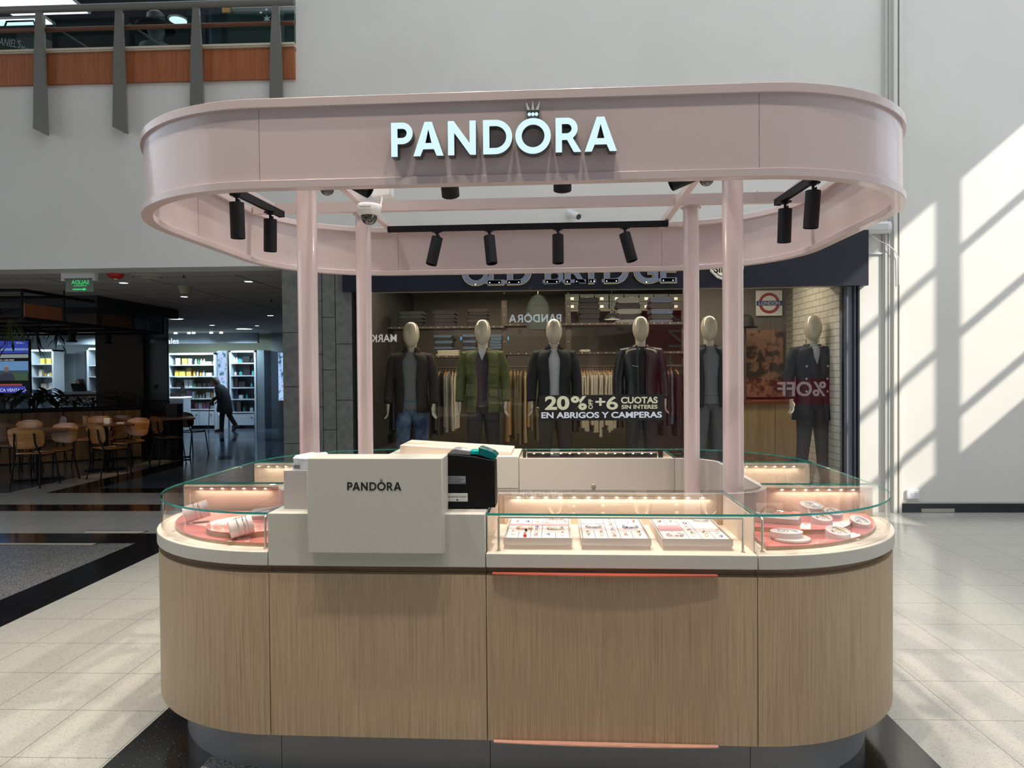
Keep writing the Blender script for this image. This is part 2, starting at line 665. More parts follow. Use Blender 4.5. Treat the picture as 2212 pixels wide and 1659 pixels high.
ZG0, ZG1, ZT = 0.857, 0.990, 0.998
UNIT_LABEL = {
    'front_corner_left': 'curved oak display counter at the near left corner, glass top over a coral platform',
    'till': 'straight oak counter with solid pale stone top under the black printer, no glass',
    'front_case': 'straight oak glass display counter at the front centre holding three jewellery trays',
    'front_corner_right': 'curved oak display counter at the near right corner, glass top over two coral layers',
    'side_right': 'empty glass display counter on the right side, between the two right corners',
    'side_left': 'empty glass display counter on the left side, between the two left corners',
    'back_corner_right': 'empty curved glass counter at the far right corner of the kiosk',
    'back_corner_left': 'empty curved glass counter at the far left corner of the kiosk',
    'back_case': 'far straight glass display counter lit by a lamp strip, beyond the two far columns',
    'back_till': 'far straight counter with a solid pale top, behind the black printer',
}
LED_UNITS = []


def counter_unit(u):
    glassy = u not in ('till', 'back_till')
    A, B = sec(u, -0.05, 0)
    cx = sum(p[0] for p in A + B) / (2 * len(A))
    cy = sum(p[1] for p in A + B) / (2 * len(A))
    t = T('display_counter' if glassy else 'till_counter', UNIT_LABEL[u], 'counter', (cx, cy, 0), KM, group='kiosk counter units')
    t.part('plinth', MB().strip(*sec(u, -0.148, 0.03), 0, 0.178), 'plinth_metal')
    t.part('body', MB().strip(*sec(u, -0.047, 0.026), 0.18, 0.777), 'oak_veneer', bevel=0.002)
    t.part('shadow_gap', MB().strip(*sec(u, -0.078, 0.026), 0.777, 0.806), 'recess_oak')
    A2, B2 = sec(u, 0.026, 0)
    ip = sec(u, -0.05, 0)[1], sec(u, -0.05, 0.024)[1]
    t.part('inner_panel', MB().strip(ip[0], ip[1], 0.02, 0.986 if glassy else 0.99), 'greige_panel')
    if not glassy:
        t.part('stone_top', MB().strip(*sec(u, -0.040, -0.004), 0.806, 0.998), 'pale_stone', bevel=0.003)
        return t
    t.part('stone_base', MB().strip(*sec(u, -0.040, 0.026), 0.806, 0.857, mtop=1), ['pale_stone', 'cream_floor'], bevel=0.003)
    t.part('glass_front', MB().strip(sec(u, -0.056, 0)[0], sec(u, -0.063, 0)[0], ZG0, ZG1), 'case_glass')
    t.part('glass_top', MB().strip(*sec(u, -0.054, 0.004), ZG1, ZT, m=0, mtop=0, mout=1), ['case_glass', 'glass_edge'])
    # back wall of the case with its lamp strip, and the thin metal frame inside the glass
    if u == 'front_case' or u == 'back_case':
        x0, x1 = sec(u, -0.05, 0)[0][0][0], sec(u, -0.05, 0)[0][1][0]
        if x0 > x1:
            x0, x1 = x1, x0
        yb = 0.548 if u == 'front_case' else 1.815
        sg = -1 if u == 'front_case' else 1
        bp = t.part('back_panel', MB().box(x0 + 0.006, x1 - 0.006, yb - 0.003, yb + 0.003, ZG0, 0.986)
                    .box(x0 + 0.03, x1 - 0.03, yb + sg * 0.007 - 0.003, yb + sg * 0.007 + 0.003, ZG0, 0.975), 'cream_panel', bevel=0.001)
        for xx in (x0 + 0.003, x1 - 0.003):
            ends = MB().box(xx - 0.002, xx + 0.002, (0.075 if u == 'front_case' else 1.82), (0.545 if u == 'front_case' else 2.2), ZG0, 0.984)
            t.part('end_panel', ends, 'cream_panel')
        lx0, lx1, n, ax = x0 + 0.06, x1 - 0.06, 14, 'x'
        ly = yb + sg * 0.016
    else:
        sx = 1 if u.endswith('right') else -1
        yb = YS1 - 0.014 if u.startswith('side') or u.startswith('back') else YS0 - 0.014
        if u.startswith('back'):
            yb = YS1 + 0.014
        xo = KA + KR - 0.067
        xa, xb = sorted((sx * (IX + 0.004), sx * xo))
        bp = t.part('back_panel', MB().box(xa, xb, yb - 0.004, yb + 0.004, ZG0, 0.988)
                    .box(xa, xa + 0.03, yb - 0.010, yb + 0.0, ZG0, 0.98).box(xb - 0.03, xb, yb - 0.010, yb, ZG0, 0.98)
                    .box(xa, xb, yb - 0.010, yb, 0.972, 0.984), 'cream_panel', bevel=0.001)
        lx0, lx1, n, ly = xa + 0.06, xb - 0.06, 7, yb - 0.014
    led = MB().box(lx0, lx1, ly - 0.003, ly + 0.003, 0.976, 0.980)
    for i in range(n):
        x = lx0 + (lx1 - lx0) * (i + 0.5) / n
        led.cyl((x, ly, 0.9715), 0.0055, 0.0045, 10, 1, r2=0.003)
    if not u.startswith('back_corner'):
        t.part('led_strip', led, ['satin_nickel', 'led_glow'], parent=None)
        L = lamp('case_lamp', 'AREA', (0, 0, 0), 0.7 if n > 10 else 0.36, (1.0, 0.80, 0.62), size=lx1 - lx0, size_y=0.012)
        L.parent = t.o
        dy = -0.35 if u in ('front_case',) or not u.startswith('back') else 0.35
        L.location = (((lx0 + lx1) / 2) - cx, ly - cy - 0.004 * (1 if dy < 0 else -1), 0.968)
        L.rotation_euler = Vector((0, dy, -1)).to_track_quat('-Z', 'Y').to_euler()
    return t


units = {u: counter_unit(u) for u in UNIT_LABEL}
# thin metal frames inside the front glass
fr = MB()
x0, x1, yy, z1 = -0.035, 0.835, 0.085, 0.978
fr.tube([(x0, yy, ZG0), (x0, yy, z1 - 0.004), (x0 + 0.004, yy, z1), (x1 - 0.004, yy, z1), (x1, yy, z1 - 0.004), (x1, yy, ZG0)], 0.0045, 8)
fr.cyl((x0, yy, ZG0), 0.008, 0.003).cyl((x1, yy, ZG0), 0.008, 0.003)
units['front_case'].part('metal_frame', fr, 'satin_nickel')
fr = MB().tube([(-0.02, 2.19, ZG0), (-0.02, 2.19, 0.974), (-0.016, 2.19, 0.978), (0.83, 2.19, 0.978), (0.834, 2.19, 0.974), (0.834, 2.19, ZG0)], 0.0045, 8)
units['back_case'].part('metal_frame', fr, 'satin_nickel')
fr = MB().box(0.0, 0.82, 2.172, 2.178, 0.974, 0.978)
for i in range(14):
    fr.cyl((0.03 + i * 0.0585, 2.175, 0.9695), 0.007, 0.0045, 10, 1, r2=0.004)
units['back_case'].part('far_led_reflection', fr, ['satin_nickel', 'led_glow'])  # second glowing strip, stands in for the lamp strip's reflection
for s, u in ((-1, 'front_corner_left'), (1, 'front_corner_right')):
    x = s * (XS + 0.028)
    fr = MB().tube([(x, 0.09, ZG0), (x, 0.09, 0.974), (x, 0.094, 0.978), (x, 0.52, 0.978), (x, 0.524, 0.974), (x, 0.524, ZG0)], 0.0045, 8)
    fr.cyl((x, 0.09, ZG0), 0.008, 0.003).cyl((x, 0.524, ZG0), 0.008, 0.003)
    units[u].part('metal_frame', fr, 'satin_nickel')
for x, u in ((0.396, 'back_case'), (1.02, 'back_corner_right')):
    kn = MB()
    kn.M = Matrix.Translation((x, 1.79 if x < 1 else 1.765, 0.82)) @ Matrix.Rotation(R(90), 4, 'X') @ (Matrix.Rotation(R(-30), 4, 'Y') if x > 1 else I4)
    kn.lathe([(0.0135, -0.002), (0.0135, 0.006), (0.010, 0.009), (0.002, 0.009)], n=20)
    units[u].part('key_lock', kn, 'brass_tube')

# ------------------------------------------------------------------ kiosk canopy: a pink band on four columns
cp = T('kiosk_canopy', 'pink oval kiosk canopy band raised on four round pink columns', 'canopy', (0, KD / 2, 0), KM)


def band_piece(lo, hi, e0, e1, z0, z1, ends):
    pass


def cut_ring(e, y0=None, y1=None):
    return ring_out(e, 20)


def end_line(e, s, ya=None, yb=None, n=20):
    r = KR + e
    P = [(XS, -e)] + arc(KA, KR, r, -90, 0, n) + [(KA + r, 1.0)]
    Q = [(KA + r, 1.0)] + arc(KA, KR + KL, r, 0, 90, n) + [(XS, KD + e)]
    if s > 0:
        return P + Q[1:], None
    return [(-x, y) for x, y in P], [(-x, y) for x, y in Q]


zf0, zf1 = 2.19, 2.449
cp.part('fascia_panel', MB().box(-XS + 0.002, XS - 0.002, 0.012, 0.022, zf0, zf1), 'pink_paint')
cp.part('fascia_panel', MB().box(-XS + 0.002, XS - 0.002, KD - 0.022, KD - 0.012, zf0, zf1), 'pink_paint')
a = end_line(-0.012, 1)[0]
b = end_line(-0.022, 1)[0]
cp.part('fascia_panel', MB().strip(resample(a, 70), resample(b, 70), zf0, zf1), 'pink_paint')
for k in (0, 1):
    a, b = end_line(-0.012, -1)[k], end_line(-0.022, -1)[k]
    a, b = resample(a, 40), resample(b, 40)
    if k == 1:
        a[0] = (a[0][0], a[0][1] + 0.006)
        b[0] = (b[0][0], b[0][1] + 0.006)
    cp.part('fascia_panel', MB().strip(a, b, zf0, zf1), 'pink_paint')
O, Ii = ring_out(0, 24), ring_out(-0.045, 24)
cp.part('bottom_rim', MB().strip(O, Ii, 2.1635, 2.192, closed=True), 'pink_paint', bevel=0.0015)
cp.part('top_rim', MB().strip(O, Ii, 2.449, 2.481, closed=True), 'pink_paint', bevel=0.0015)
for x in (-0.9, 0.872):
    cp.part('beam', MB().box(x - 0.018, x + 0.018, 0.024, KD - 0.024, 2.44, 2.478), 'pink_paint')
for y in (0.66, 1.60):
    cp.part('beam', MB().box(-1.58 if y > 1 else -1.6, 1.58 if y > 1 else 1.6, y - 0.02, y + 0.02, 2.441, 2.499), 'pink_paint')
for x in (-0.875, 0.875):
    for y in (0.05, KD - 0.05):
        sg = 1 if y < 1 else -1
        g = MB()
        tri = [(x - 0.01 * (1 if x > 0 else -1), 2.45), (x - 0.10 * (1 if x > 0 else -1), 2.45), (x - 0.01 * (1 if x > 0 else -1), 2.478)]
        g.M = Matrix.Translation((0, y, 0)) @ Matrix.Rotation(R(90), 4, 'X')
        g.prism(tri, -0.002, 0.002)
        cp.part('gusset_plate', g, 'pink_paint')
for x in (-1.30, 1.30):
    g = MB()
    g.M = Matrix.Translation((0, 1.575, 0)) @ Matrix.Rotation(R(90), 4, 'X')
    q = 1 if x > 0 else -1
    g.prism([(x, 2.44), (x + 0.05 * q, 2.44), (x, 2.51)], -0.002, 0.002)
    cp.part('gusset_plate', g, 'pink_paint')
    cp.part('beam', MB().box(x - 0.012 + 0.16 * q, x + 0.012 + 0.16 * q, 0.62, 1.66, 2.445, 2.495), 'pink_paint')
for (x, y) in ((-0.945, 0.69), (0.953, 0.70), (-0.946, 1.645), (0.953, 1.655)):
    c = MB().cyl((x, y, 0), 0.0445, 2.435, 40).cyl((x, y, 2.435), 0.058, 0.006, 40)
    cp.part('column', c, 'pink_column')

# ------------------------------------------------------------------ the lettering: drawn outlines, cap height 1
def LP(stem=0.185, r=0.315, cy=0.685):
    ri = r - stem * 0.95
    out = [(0, 0), (stem, 0), (stem, cy - r)] + arc(0.33, cy, r, -90, 90, 18) + [(0, 1)]
    hole = [(stem, cy - ri)] + arc(0.33, cy, ri, -90, 90, 18) + [(stem, cy + ri)]
    return [out, hole]


def LA(w=0.90):
    c = w / 2
    s = 0.205
    out = [(0, 0), (c - 0.11, 1), (c + 0.11, 1), (w, 0), (w - s, 0), (w - s - 0.085, 0.2), (s + 0.085, 0.2), (s, 0)]
    hole = [(s + 0.15, 0.375), (w - s - 0.15, 0.375), (c, 0.80)]
    return [out, hole]


def LN(w=0.83):
    s = 0.185
    return [[(0, 0), (0, 1), (s * 0.95, 1), (w - s, 0.34), (w - s, 1), (w, 1), (w, 0), (w - s * 0.95, 0), (s, 0.66), (s, 0)]]


def LD(w=0.86):
    s = 0.185
    out = [(0, 0)] + arc(0.36, 0.5, 0.50, -90, 90, 24) + [(0, 1)]
    hole = [(s, 0.5 - 0.325)] + arc(0.36, 0.5, 0.325, -90, 90, 24) + [(s, 0.825)]
    return [out, hole]


def LO():
    return [arc(0.52, 0.5, 0.52, 0, 350, 35), arc(0.52, 0.5, 0.335, 0, 350, 35)]


def LR():
    p = LP()
    p[0] = [(0, 0), (0.185, 0), (0.185, 0.36), (0.335, 0.36), (0.53, 0), (0.745, 0), (0.50, 0.41)] + arc(0.33, 0.685, 0.315, -52, 90, 18) + [(0, 1)]
    return p


WORD = [('P', LP(), 0.0), ('A', LA(), 0.665), ('N', LN(), 1.70), ('D', LD(), 2.745), ('O', LO(), 3.70), ('R', LR(), 4.88), ('A', LA(0.93), 5.73)]
CROWN = [[(-0.175, 0.26), (-0.075, 0.26), (-0.20, 0.50)], [(-0.045, 0.26), (0.045, 0.26), (0, 0.53)], [(0.075, 0.26), (0.175, 0.26), (0.20, 0.50)]]
BEADS = [arc(-0.105, 0.135, 0.05, 0, 330, 11), arc(0, 0.135, 0.05, 0, 330, 11), arc(0.105, 0.135, 0.05, 0, 330, 11)]


def word_sign(t, h, loc, thick, face, side=None, rotz=0, face_t=0.003):
    M0 = Matrix.Translation(loc) @ Matrix.Rotation(rotz, 4, 'Z') @ STAND @ Matrix.Diagonal((h, h, 1, 1))
    items = [('letter', p, x) for _, p, x in WORD]
    for nm, polys, x in items:
        M = M0 @ Matrix.Translation((x - 3.33, 0, 0))
        if side:
            o = put_mesh(nm, shapes2d(polys, thick), side, t, M @ Matrix.Translation((0, 0, thick / 2)))
            put_mesh('lit_face', shapes2d(polys, face_t), face, o, M @ Matrix.Translation((0, 0, thick + face_t / 2)))
        else:
            put_mesh(nm, shapes2d(polys, face_t), face, t, M @ Matrix.Translation((0, 0, face_t / 2)))
    M = M0 @ Matrix.Translation((3.70 + 0.52 - 3.33, 1.0, 0))
    if side:
        base = [[(-0.17, 0.06), (0.17, 0.06), (0.185, 0.26), (-0.185, 0.26)], [(-0.13, 0.0), (0.13, 0.0), (0.13, 0.06), (-0.13, 0.06)]]
        o = put_mesh('crown', shapes2d(base + CROWN, thick * 0.9), side, t, M @ Matrix.Translation((0, 0, thick * 0.45)))
        put_mesh('lit_face', shapes2d(BEADS, face_t), face, o, M @ Matrix.Translation((0, 0, thick + face_t / 2)))
        put_mesh('spikes', shapes2d(CROWN, face_t), 'crown_silver', o, M @ Matrix.Translation((0, 0, thick + face_t / 2)))
    else:
        lines = [[(-0.14, 0.14), (0.14, 0.14), (0.14, 0.19), (-0.14, 0.19)], [(-0.11, 0.19), (-0.08, 0.19), (-0.16, 0.48)], [(-0.02, 0.19), (0.02, 0.19), (0, 0.52)], [(0.08, 0.19), (0.11, 0.19), (0.16, 0.48)]]
        put_mesh('crown', shapes2d(lines, face_t), face, t, M @ Matrix.Translation((0, 0, face_t / 2)))


sg = T('shop_sign', 'lit white capital letters with a small crown on the front of the pink canopy', 'sign', (0, 0, 2.25), KM)
word_sign(sg.o, 0.1165, (0.0, 0.010, 0.003), 0.040, 'letter_glow', 'letter_side')
sg = T('shop_sign', 'lit white letters on the far canopy side, mirrored in the shop window', 'sign', (0, KD, 2.25), KM)
word_sign(sg.o, 0.1165, (0.0, -0.010, 0.003), 0.028, 'letter_glow_far', 'letter_side', rotz=PI)

# ------------------------------------------------------------------ spotlights and rails under the canopy
def rail(x0, y0, x1, y1, z, label):
    t = T('light_rail', label, 'light rail', ((x0 + x1) / 2, (y0 + y1) / 2, z), KM)
    d = Vector((x1 - x0, y1 - y0, 0))
    L = d.length
    m = MB()
    M = Matrix.Translation((0, 0, 0)) @ Matrix.Rotation(math.atan2(d.y, d.x), 4, 'Z')
    m.M = M
    m.box(-L / 2, L / 2, -0.017, 0.017, 0.0, 0.03).box(-L / 2, L / 2, -0.017, -0.011, -0.004, 0).box(-L / 2, L / 2, 0.011, 0.017, -0.004, 0)
    t.part('rail_profile', m, 'track_black', rel=True)
    e = MB()
    e.M = M
    e.box(-L / 2 - 0.006, -L / 2, -0.018, 0.018, -0.005, 0.031).box(L / 2, L / 2 + 0.006, -0.018, 0.018, -0.005, 0.031)
    t.part('end_cap', e, 'track_black', rel=True)
    return t


rail(-0.875, 1.99, 0.87, 1.99, 2.405, 'long black light rail under the far canopy side carrying four spotlights')
rail(-1.44, 0.90, -1.40, 1.55, 2.415, 'short black light rail inside the left end of the canopy')
rail(1.43, 0.90, 1.40, 1.53, 2.415, 'short black light rail inside the right end of the canopy')
rail(-0.875, 0.27, 0.87, 0.27, 2.405, 'black light rail hidden behind the front canopy band')


def spot_head(x, y, z, tx, ty, label, group, power=16, lean=0.0, low=0.0):
    t = T('track_spotlight', label, 'spotlight', (x, y, z), KM, group=group)
    a = MB().box(-0.03, 0.03, -0.016, 0.016, -0.010, -0.002).cyl((0, 0, -0.018), 0.016, 0.008).cyl((0, 0, -0.05), 0.007, 0.034)
    t.part('adapter', a, 'track_black', rel=True)
    h = MB()
    Mh = Matrix.Translation((0, 0, -0.052)) @ Matrix.Rotation(tx, 4, 'Y') @ Matrix.Rotation(ty, 4, 'X')
    h.M = Mh
    r = 0.0355
    h.lathe([(0.004, 0.008), (r, 0.008), (r, -0.170), (r - 0.003, -0.172), (r - 0.006, -0.150), (0.002, -0.150)], n=32)
    hd = t.part('lamp_head', h, 'track_black', rel=True)
    l = MB()
    l.M = Mh
    l.cyl((0, 0, -0.1495), r - 0.008, 0.002, 24)
    t.part('lens', l, 'spot_lens', parent=hd, rel=True)
    p = MB()
    p.M = Matrix.Translation((0.012, 0, -0.048))
    p.box(-0.003, 0.003, -0.01, 0.01, -0.03, 0.02)
    t.part('bracket', p, 'track_black', rel=True)
    L = lamp('spot_lamp', 'SPOT', (0, 0, 0), power, (1.0, 0.80, 0.62), size=0.03, spot=70, blend=0.8)
    L.parent = t.o
    L.matrix_local = Mh @ Matrix.Translation((0, 0, -0.18))
    return t


BG = 'black spotlights under the kiosk canopy'
spot_head(-0.567, 1.99, 2.405, R(12), R(-8), 'black cylinder spotlight leaning left, first from the left on the far rail', BG)
spot_head(-0.236, 1.99, 2.405, R(-6), R(-10), 'black cylinder spotlight, second from the left on the far rail', BG)
spot_head(0.195, 1.99, 2.405, R(0), R(-6), 'black cylinder spotlight hanging straight, third from the left on the far rail', BG)
spot_head(0.611, 1.99, 2.405, R(-14), R(-8), 'black cylinder spotlight leaning right, rightmost on the far rail', BG)
spot_head(-1.425, 1.03, 2.415, R(0), R(3), 'black spotlight nearer the front on the left short rail', BG, 12)
spot_head(-1.412, 1.42, 2.415, R(2), R(3), 'black spotlight farther back on the left short rail', BG, 12)
spot_head(1.425, 1.06, 2.415, R(3), R(3), 'black spotlight nearer the front on the right short rail', BG, 8)
spot_head(1.412, 1.44, 2.415, R(1), R(3), 'black spotlight farther back on the right short rail', BG, 8)
spot_head(-0.24, 0.27, 2.405, R(0), R(34), 'black spotlight peeking below the front band under the left letters', BG, 30)
spot_head(0.207, 0.27, 2.42, R(0), R(30), 'black spotlight peeking below the front band under the crowned letter', BG, 30)
spot_head(-0.83, 0.80, 2.49, R(-60), R(0), 'black spotlight tilted sideways beside the left beam', BG, 14)
spot_head(0.86, 0.80, 2.47, R(68), R(0), 'black spotlight tilted sideways beside the right beam', BG, 10)


def dome(x, y, z, label, body='camera_white', box=True):
    t = T('dome_camera', label, 'security camera', (x, y, z), KM)
    b = MB().lathe([(0.02, 0.0), (0.048, 0.0), (0.051, -0.006), (0.050, -0.032), (0.042, -0.044), (0.034, -0.046), (0.02, -0.046)], n=36)
    if box:
        t.o.scale = (1.28, 1.28, 1.28)
    t.part('housing', b, body, rel=True)
    d = MB().lathe([(0.034, -0.044), (0.034, -0.052), (0.031, -0.064), (0.024, -0.075), (0.012, -0.082), (0.002, -0.084)], n=32)
    t.part('dome', d, 'dome_dark', rel=True)
    if box:
        lb = MB().box(-0.028, 0.024, -0.0515, -0.0500, -0.026, -0.012)
        t.part('sticker', lb, 'label_white', rel=True)
        writing('printed_text', '! CAMARA IP  CE FC', 0.0052, 'black_ink', t.o, (-0.003, -0.052, -0.021), thick=0.0004)
        t.part('mounting_box', MB().box(0.0, 0.085, 0.03, 0.10, 0.045, 0.105), 'camera_white', rel=True, bevel=0.006)
        t.part('cable', MB().tube([(0.045, 0.04, 0.046), (0.048, 0.035, 0.03), (0.044, 0.03, 0.01), (0.046, 0.02, -0.004)], 0.004, 8), 'camera_white', rel=True)
    return t


dome(-0.815, 1.28, 2.405, 'white round security camera with smoked dome hanging from the left canopy beam')
dome(-0.905, 0.86, 2.436, 'small dark dome camera peeking below the front band beside the left column', 'plinth_metal', False)
dome(0.875, 0.86, 2.438, 'small clear dome camera peeking below the front band beside the right column', 'plinth_metal', False)

# ------------------------------------------------------------------ floor: light terrazzo with dark granite bands
BACK = 7.65
rects = [(-18, 7.5, -8, 30, 0),
         (-18, -3.645, -8, 6.21, 1),
         (-3.645, -3.25, -8, 6.6, 2), (-18, -3.25, 6.21, 6.60, 2),
         (-18, -2.8, 7.70, 8.09, 2),
         (-6.40, -5.95, 8.9, 12.4, 2), (-6.40, -2.8, 8.90, 9.27, 2),
         (-5.95, -2.8, 9.27, 30, 3), (-18, -6.9, 8.9, 30, 3), (-18, -2.8, 12.4, 13.0, 2), (-18, -2.8, 13.0, 30, 3), (-18, -2.8, 15.8, 16.6, 2),
         (-1.69, 1.50, 0.6, 5.0, 2), (-1.31, 1.12, 1.0, 4.6, 1)]
us = sorted({r[0] for r in rects} | {r[1] for r in rects})
vs_ = sorted({r[2] for r in rects} | {r[3] for r in rects})
fl = MB()
for i in range(len(us) - 1):
    for j in range(len(vs_) - 1):
        cu, cv = (us[i] + us[i + 1]) / 2, (vs_[j] + vs_[j + 1]) / 2
        k = 0
        for r in rects:
            if r[0] < cu < r[1] and r[2] < cv < r[3]:
                k = r[4]
        fl.add([(us[i], vs_[j], 0), (us[i + 1], vs_[j], 0), (us[i + 1], vs_[j + 1], 0), (us[i], vs_[j + 1], 0)], [(0, 1, 2, 3)], k)
terrazzo('inner_terrazzo', (0.09, 0.115, 0.16), (0.13, 0.16, 0.2), (0.02, 0.02, 0.02), 0.14, amount=0.7, jcol=(0.6, 0.6, 0.6))
struct('floor', fl, ['light_terrazzo', 'grey_terrazzo', 'black_granite', 'inner_terrazzo'], smooth=False)
# floor hatch: a thin metal edging let into the tiles
h = MB()
hp = [(-4.42, 6.72), (-3.80, 6.70), (-3.98, 6.16), (-4.95, 6.14)]
for a, b in zip(hp, hp[1:]):
    h.tube([(a[0], a[1], 0.0005), (b[0], b[1], 0.0005)], 0.005, 6, flat=0.4)
h.box(-4.40, -3.83, 6.615, 6.70, 0, 0.0012, 1).box(-4.93, -4.0, 6.145, 6.20, 0, 0.0012, 1)
tag(h.build('floor_hatch', ['baseboard_black', 'ledge_stone']), 'thin framed access hatch let into the dark floor band at left', 'floor hatch')

# ------------------------------------------------------------------ shell
w = MB()
w.box(-18, -2.62, BACK, BACK + 0.35, 2.69, 5.0)
w.box(-2.62, 3.60, BACK, BACK + 0.35, 2.69, 10)
w.box(-2.03, 3.60, BACK, BACK + 0.35, 2.42, 2.69)
w.box(3.36, 3.60, BACK, BACK + 0.35, 0, 2.42)
struct('wall_back', w, 'wall_paint', smooth=False)
w = MB().box(3.78, 7.6, BACK - 0.02, BACK + 0.3, 0, 10)
struct('wall_right', w, 'wall_paint', smooth=False)
w = MB().box(3.60, 3.70, BACK - 0.03, BACK + 0.3, 0, 10).box(3.615, 3.635, BACK - 0.045, BACK - 0.03, 0, 10).box(3.655, 3.665, BACK - 0.04, BACK - 0.03, 0, 10)
struct('trim_1', w, 'trim_grey', smooth=False)
w = MB().box(3.70, 3.735, BACK - 0.06, BACK + 0.2, 0, 10).box(3.755, 3.78, BACK - 0.06, BACK + 0.2, 0, 10)
struct('trim_2', w, 'wall_paint', smooth=False)
struct('trim_3', MB().box(3.735, 3.755, BACK - 0.035, BACK + 0.2, 0, 10), 'brass_tube', smooth=False)
struct('trim_4', MB().box(3.785, 7.5, BACK - 0.034, BACK - 0.02, 0.095, 0.115), 'trim_grey', smooth=False)
struct('baseboard_right', MB().box(3.785, 7.5, BACK - 0.035, BACK - 0.02, 0, 0.095).box(3.785, 7.5, BACK - 0.039, BACK - 0.035, 0.0, 0.06), 'baseboard_black', smooth=False)
solo('tape_strip', MB().box(-0.17, 0.17, -0.003, 0, 0, 0.038), 'tape_beige', 'beige tape strip stuck on the black baseboard near the corner', 'tape', (4.16, BACK - 0.0395, 0.004))
# right side wall with the high window that lets the sun in (sizes follow the light on the wall)
FX = 7.5
w = MB()
w.box(FX, FX + 0.12, -8, 3.33, 3.0, 26).box(FX, FX + 0.12, 1.5, 3.33, 0, 3.0).box(FX, FX + 0.12, -8, -3.4, 0, 3.0).box(FX, FX + 0.12, 3.33, 7.65, 0, 3.33).box(FX, FX + 0.12, 3.33, 7.65, 6.29, 26)  # extra height blocks the sun; low opening added to brighten the floor
w.box(FX, FX + 0.12, 7.35, 7.65, 3.33, 6.29)
struct('wall_side', w, 'wall_paint', smooth=False)
fm = MB().box(FX - 0.02, FX + 0.10, 4.56, 4.70, 3.33, 6.29)
for z in (5.50, 4.63, 3.80):
    fm.box(FX + 0.02, FX + 0.07, 3.33, 7.35, z - 0.035, z + 0.035)
win = struct('window_1', fm, 'wall_paint', smooth=False)
w = MB().box(-18, FX, -8.2, -8, 0, 8.5)
struct('wall_front', w, 'far_shops_dark', smooth=False)
struct('ceiling_light_block', MB().box(-18, 3.0, -8, 0.6, 8.5, 8.7).box(-18, -3.5, 0.6, 7.65, 8.5, 8.7), 'wall_grey_paint', smooth=False)  # unseen roof pieces, added and shaped to dim the front and left
# stone clad pier beside the shop
pier = MB()
xs = [-2.80, -2.585, -2.36, -2.27, -2.10 + 0.02]
pier.box(-2.80, -2.03, BACK - 0.02, BACK + 0.5, 0, 2.69, 0)
cols = [(-2.80, -2.575, [0, .75, 1.37, 1.96, 2.69]), (-2.575, -2.36, [0, .5, 1.15, 1.72, 2.3, 2.69]), (-2.36, -2.215, [0, .9, 1.55, 2.12, 2.69]), (-2.215, -2.03, [0, .62, 1.22, 1.83, 2.69])]
for x0, x1, zs in cols:
    for z0, z1 in zip(zs, zs[1:]):
        pier.box(x0 + 0.004, x1 - 0.004, BACK - 0.034, BACK - 0.019, z0 + 0.003, z1 - 0.003, 1)
struct('wall_stone_pier', pier, ['stone_joint', 'grey_slate'], bevel=0.002)
tag(MB().box(-0.075, 0.075, -0.012, 0, 0, 0.085).build('x', 'outlet_white'), 'x', 'x')
bpy.data.objects.remove(bpy.data.objects['x'])
ot = T('power_outlet', 'white double power outlet low on the right wall beside the corner trim', 'outlet', (3.905, BACK - 0.02, 0.145))
ot.part('cover_plate', MB().box(-0.063, 0.063, -0.028, 0, 0, 0.092), 'outlet_white', rel=True, bevel=0.004)
s_ = MB()
for cx in (-0.022, 0.022):
    for dx, rt in ((-0.008, 20), (0.008, -20)):
        s_.M = Matrix.Translation((cx + dx, -0.0285, 0.055)) @ Matrix.Rotation(R(rt), 4, 'Y')
        s_.box(-0.0014, 0.0014, -0.0006, 0.0006, -0.006, 0.006)
    s_.M = Matrix.Translation((cx, -0.0285, 0.038))
    s_.box(-0.0012, 0.0012, -0.0006, 0.0006, -0.006, 0.005)
ot.part('socket_slots', s_, 'black_ink', rel=True)

# emergency light box and cable duct above the right end of the shop front
em = T('wall_light_box', 'white tubular lamp housing on the wall right above the shop board end', 'wall light', (3.42, BACK - 0.05, 2.99))
b_ = MB()
b_.M = Matrix.Rotation(R(90), 4, 'Y')
b_.lathe([(0.02, -0.25), (0.062, -0.24), (0.066, -0.2), (0.066, 0.2), (0.062, 0.24), (0.02, 0.25)], n=24, sx=1.0, sy=0.75)
em.part('housing', b_, 'camera_white', rel=True)
em.part('diffuser', MB().box(-0.18, 0.20, -0.056, -0.04, -0.03, 0.03), 'label_white', rel=True)
em.part('lamp_cable', MB().tube([(0.02, -0.01, -0.06), (0.1, -0.02, -0.13), (0.2, -0.03, -0.18), (0.28, -0.03, -0.25), (0.315, -0.03, -0.32), (0.32, -0.03, -0.6)], 0.005, 6), 'camera_white', rel=True)
tag(MB().box(3.42, 3.60, BACK - 0.025, BACK, 2.72, 2.74).build('cable_duct', 'camera_white'), 'thin white cable duct on the pier under the white lamp housing', 'cable duct')
bc = T('bullet_camera', 'white bullet security camera on the back wall seen through the canopy', 'security camera', (0.335, BACK, 3.20))
q = MB()
q.M = Matrix.Rotation(R(90), 4, 'X')
q.cyl((0, 0, 0), 0.045, 0.02, 24)
bc.part('base', q, 'camera_white', rel=True)
q = MB().tube([(0, -0.02, 0), (0.01, -0.06, -0.015)], 0.015, 10)
bc.part('arm', q, 'camera_white', rel=True)
q = MB().tube([(-0.02, -0.04, 0.01), (0.075, -0.17, -0.07)], 0.034, 20)
bc.part('barrel', q, 'camera_white', rel=True)
q = MB().tube([(0.0752, -0.1703, -0.0702), (0.0780, -0.1741, -0.0726)], 0.030, 20)
bc.part('lens_plate', q, 'dome_dark', rel=True)

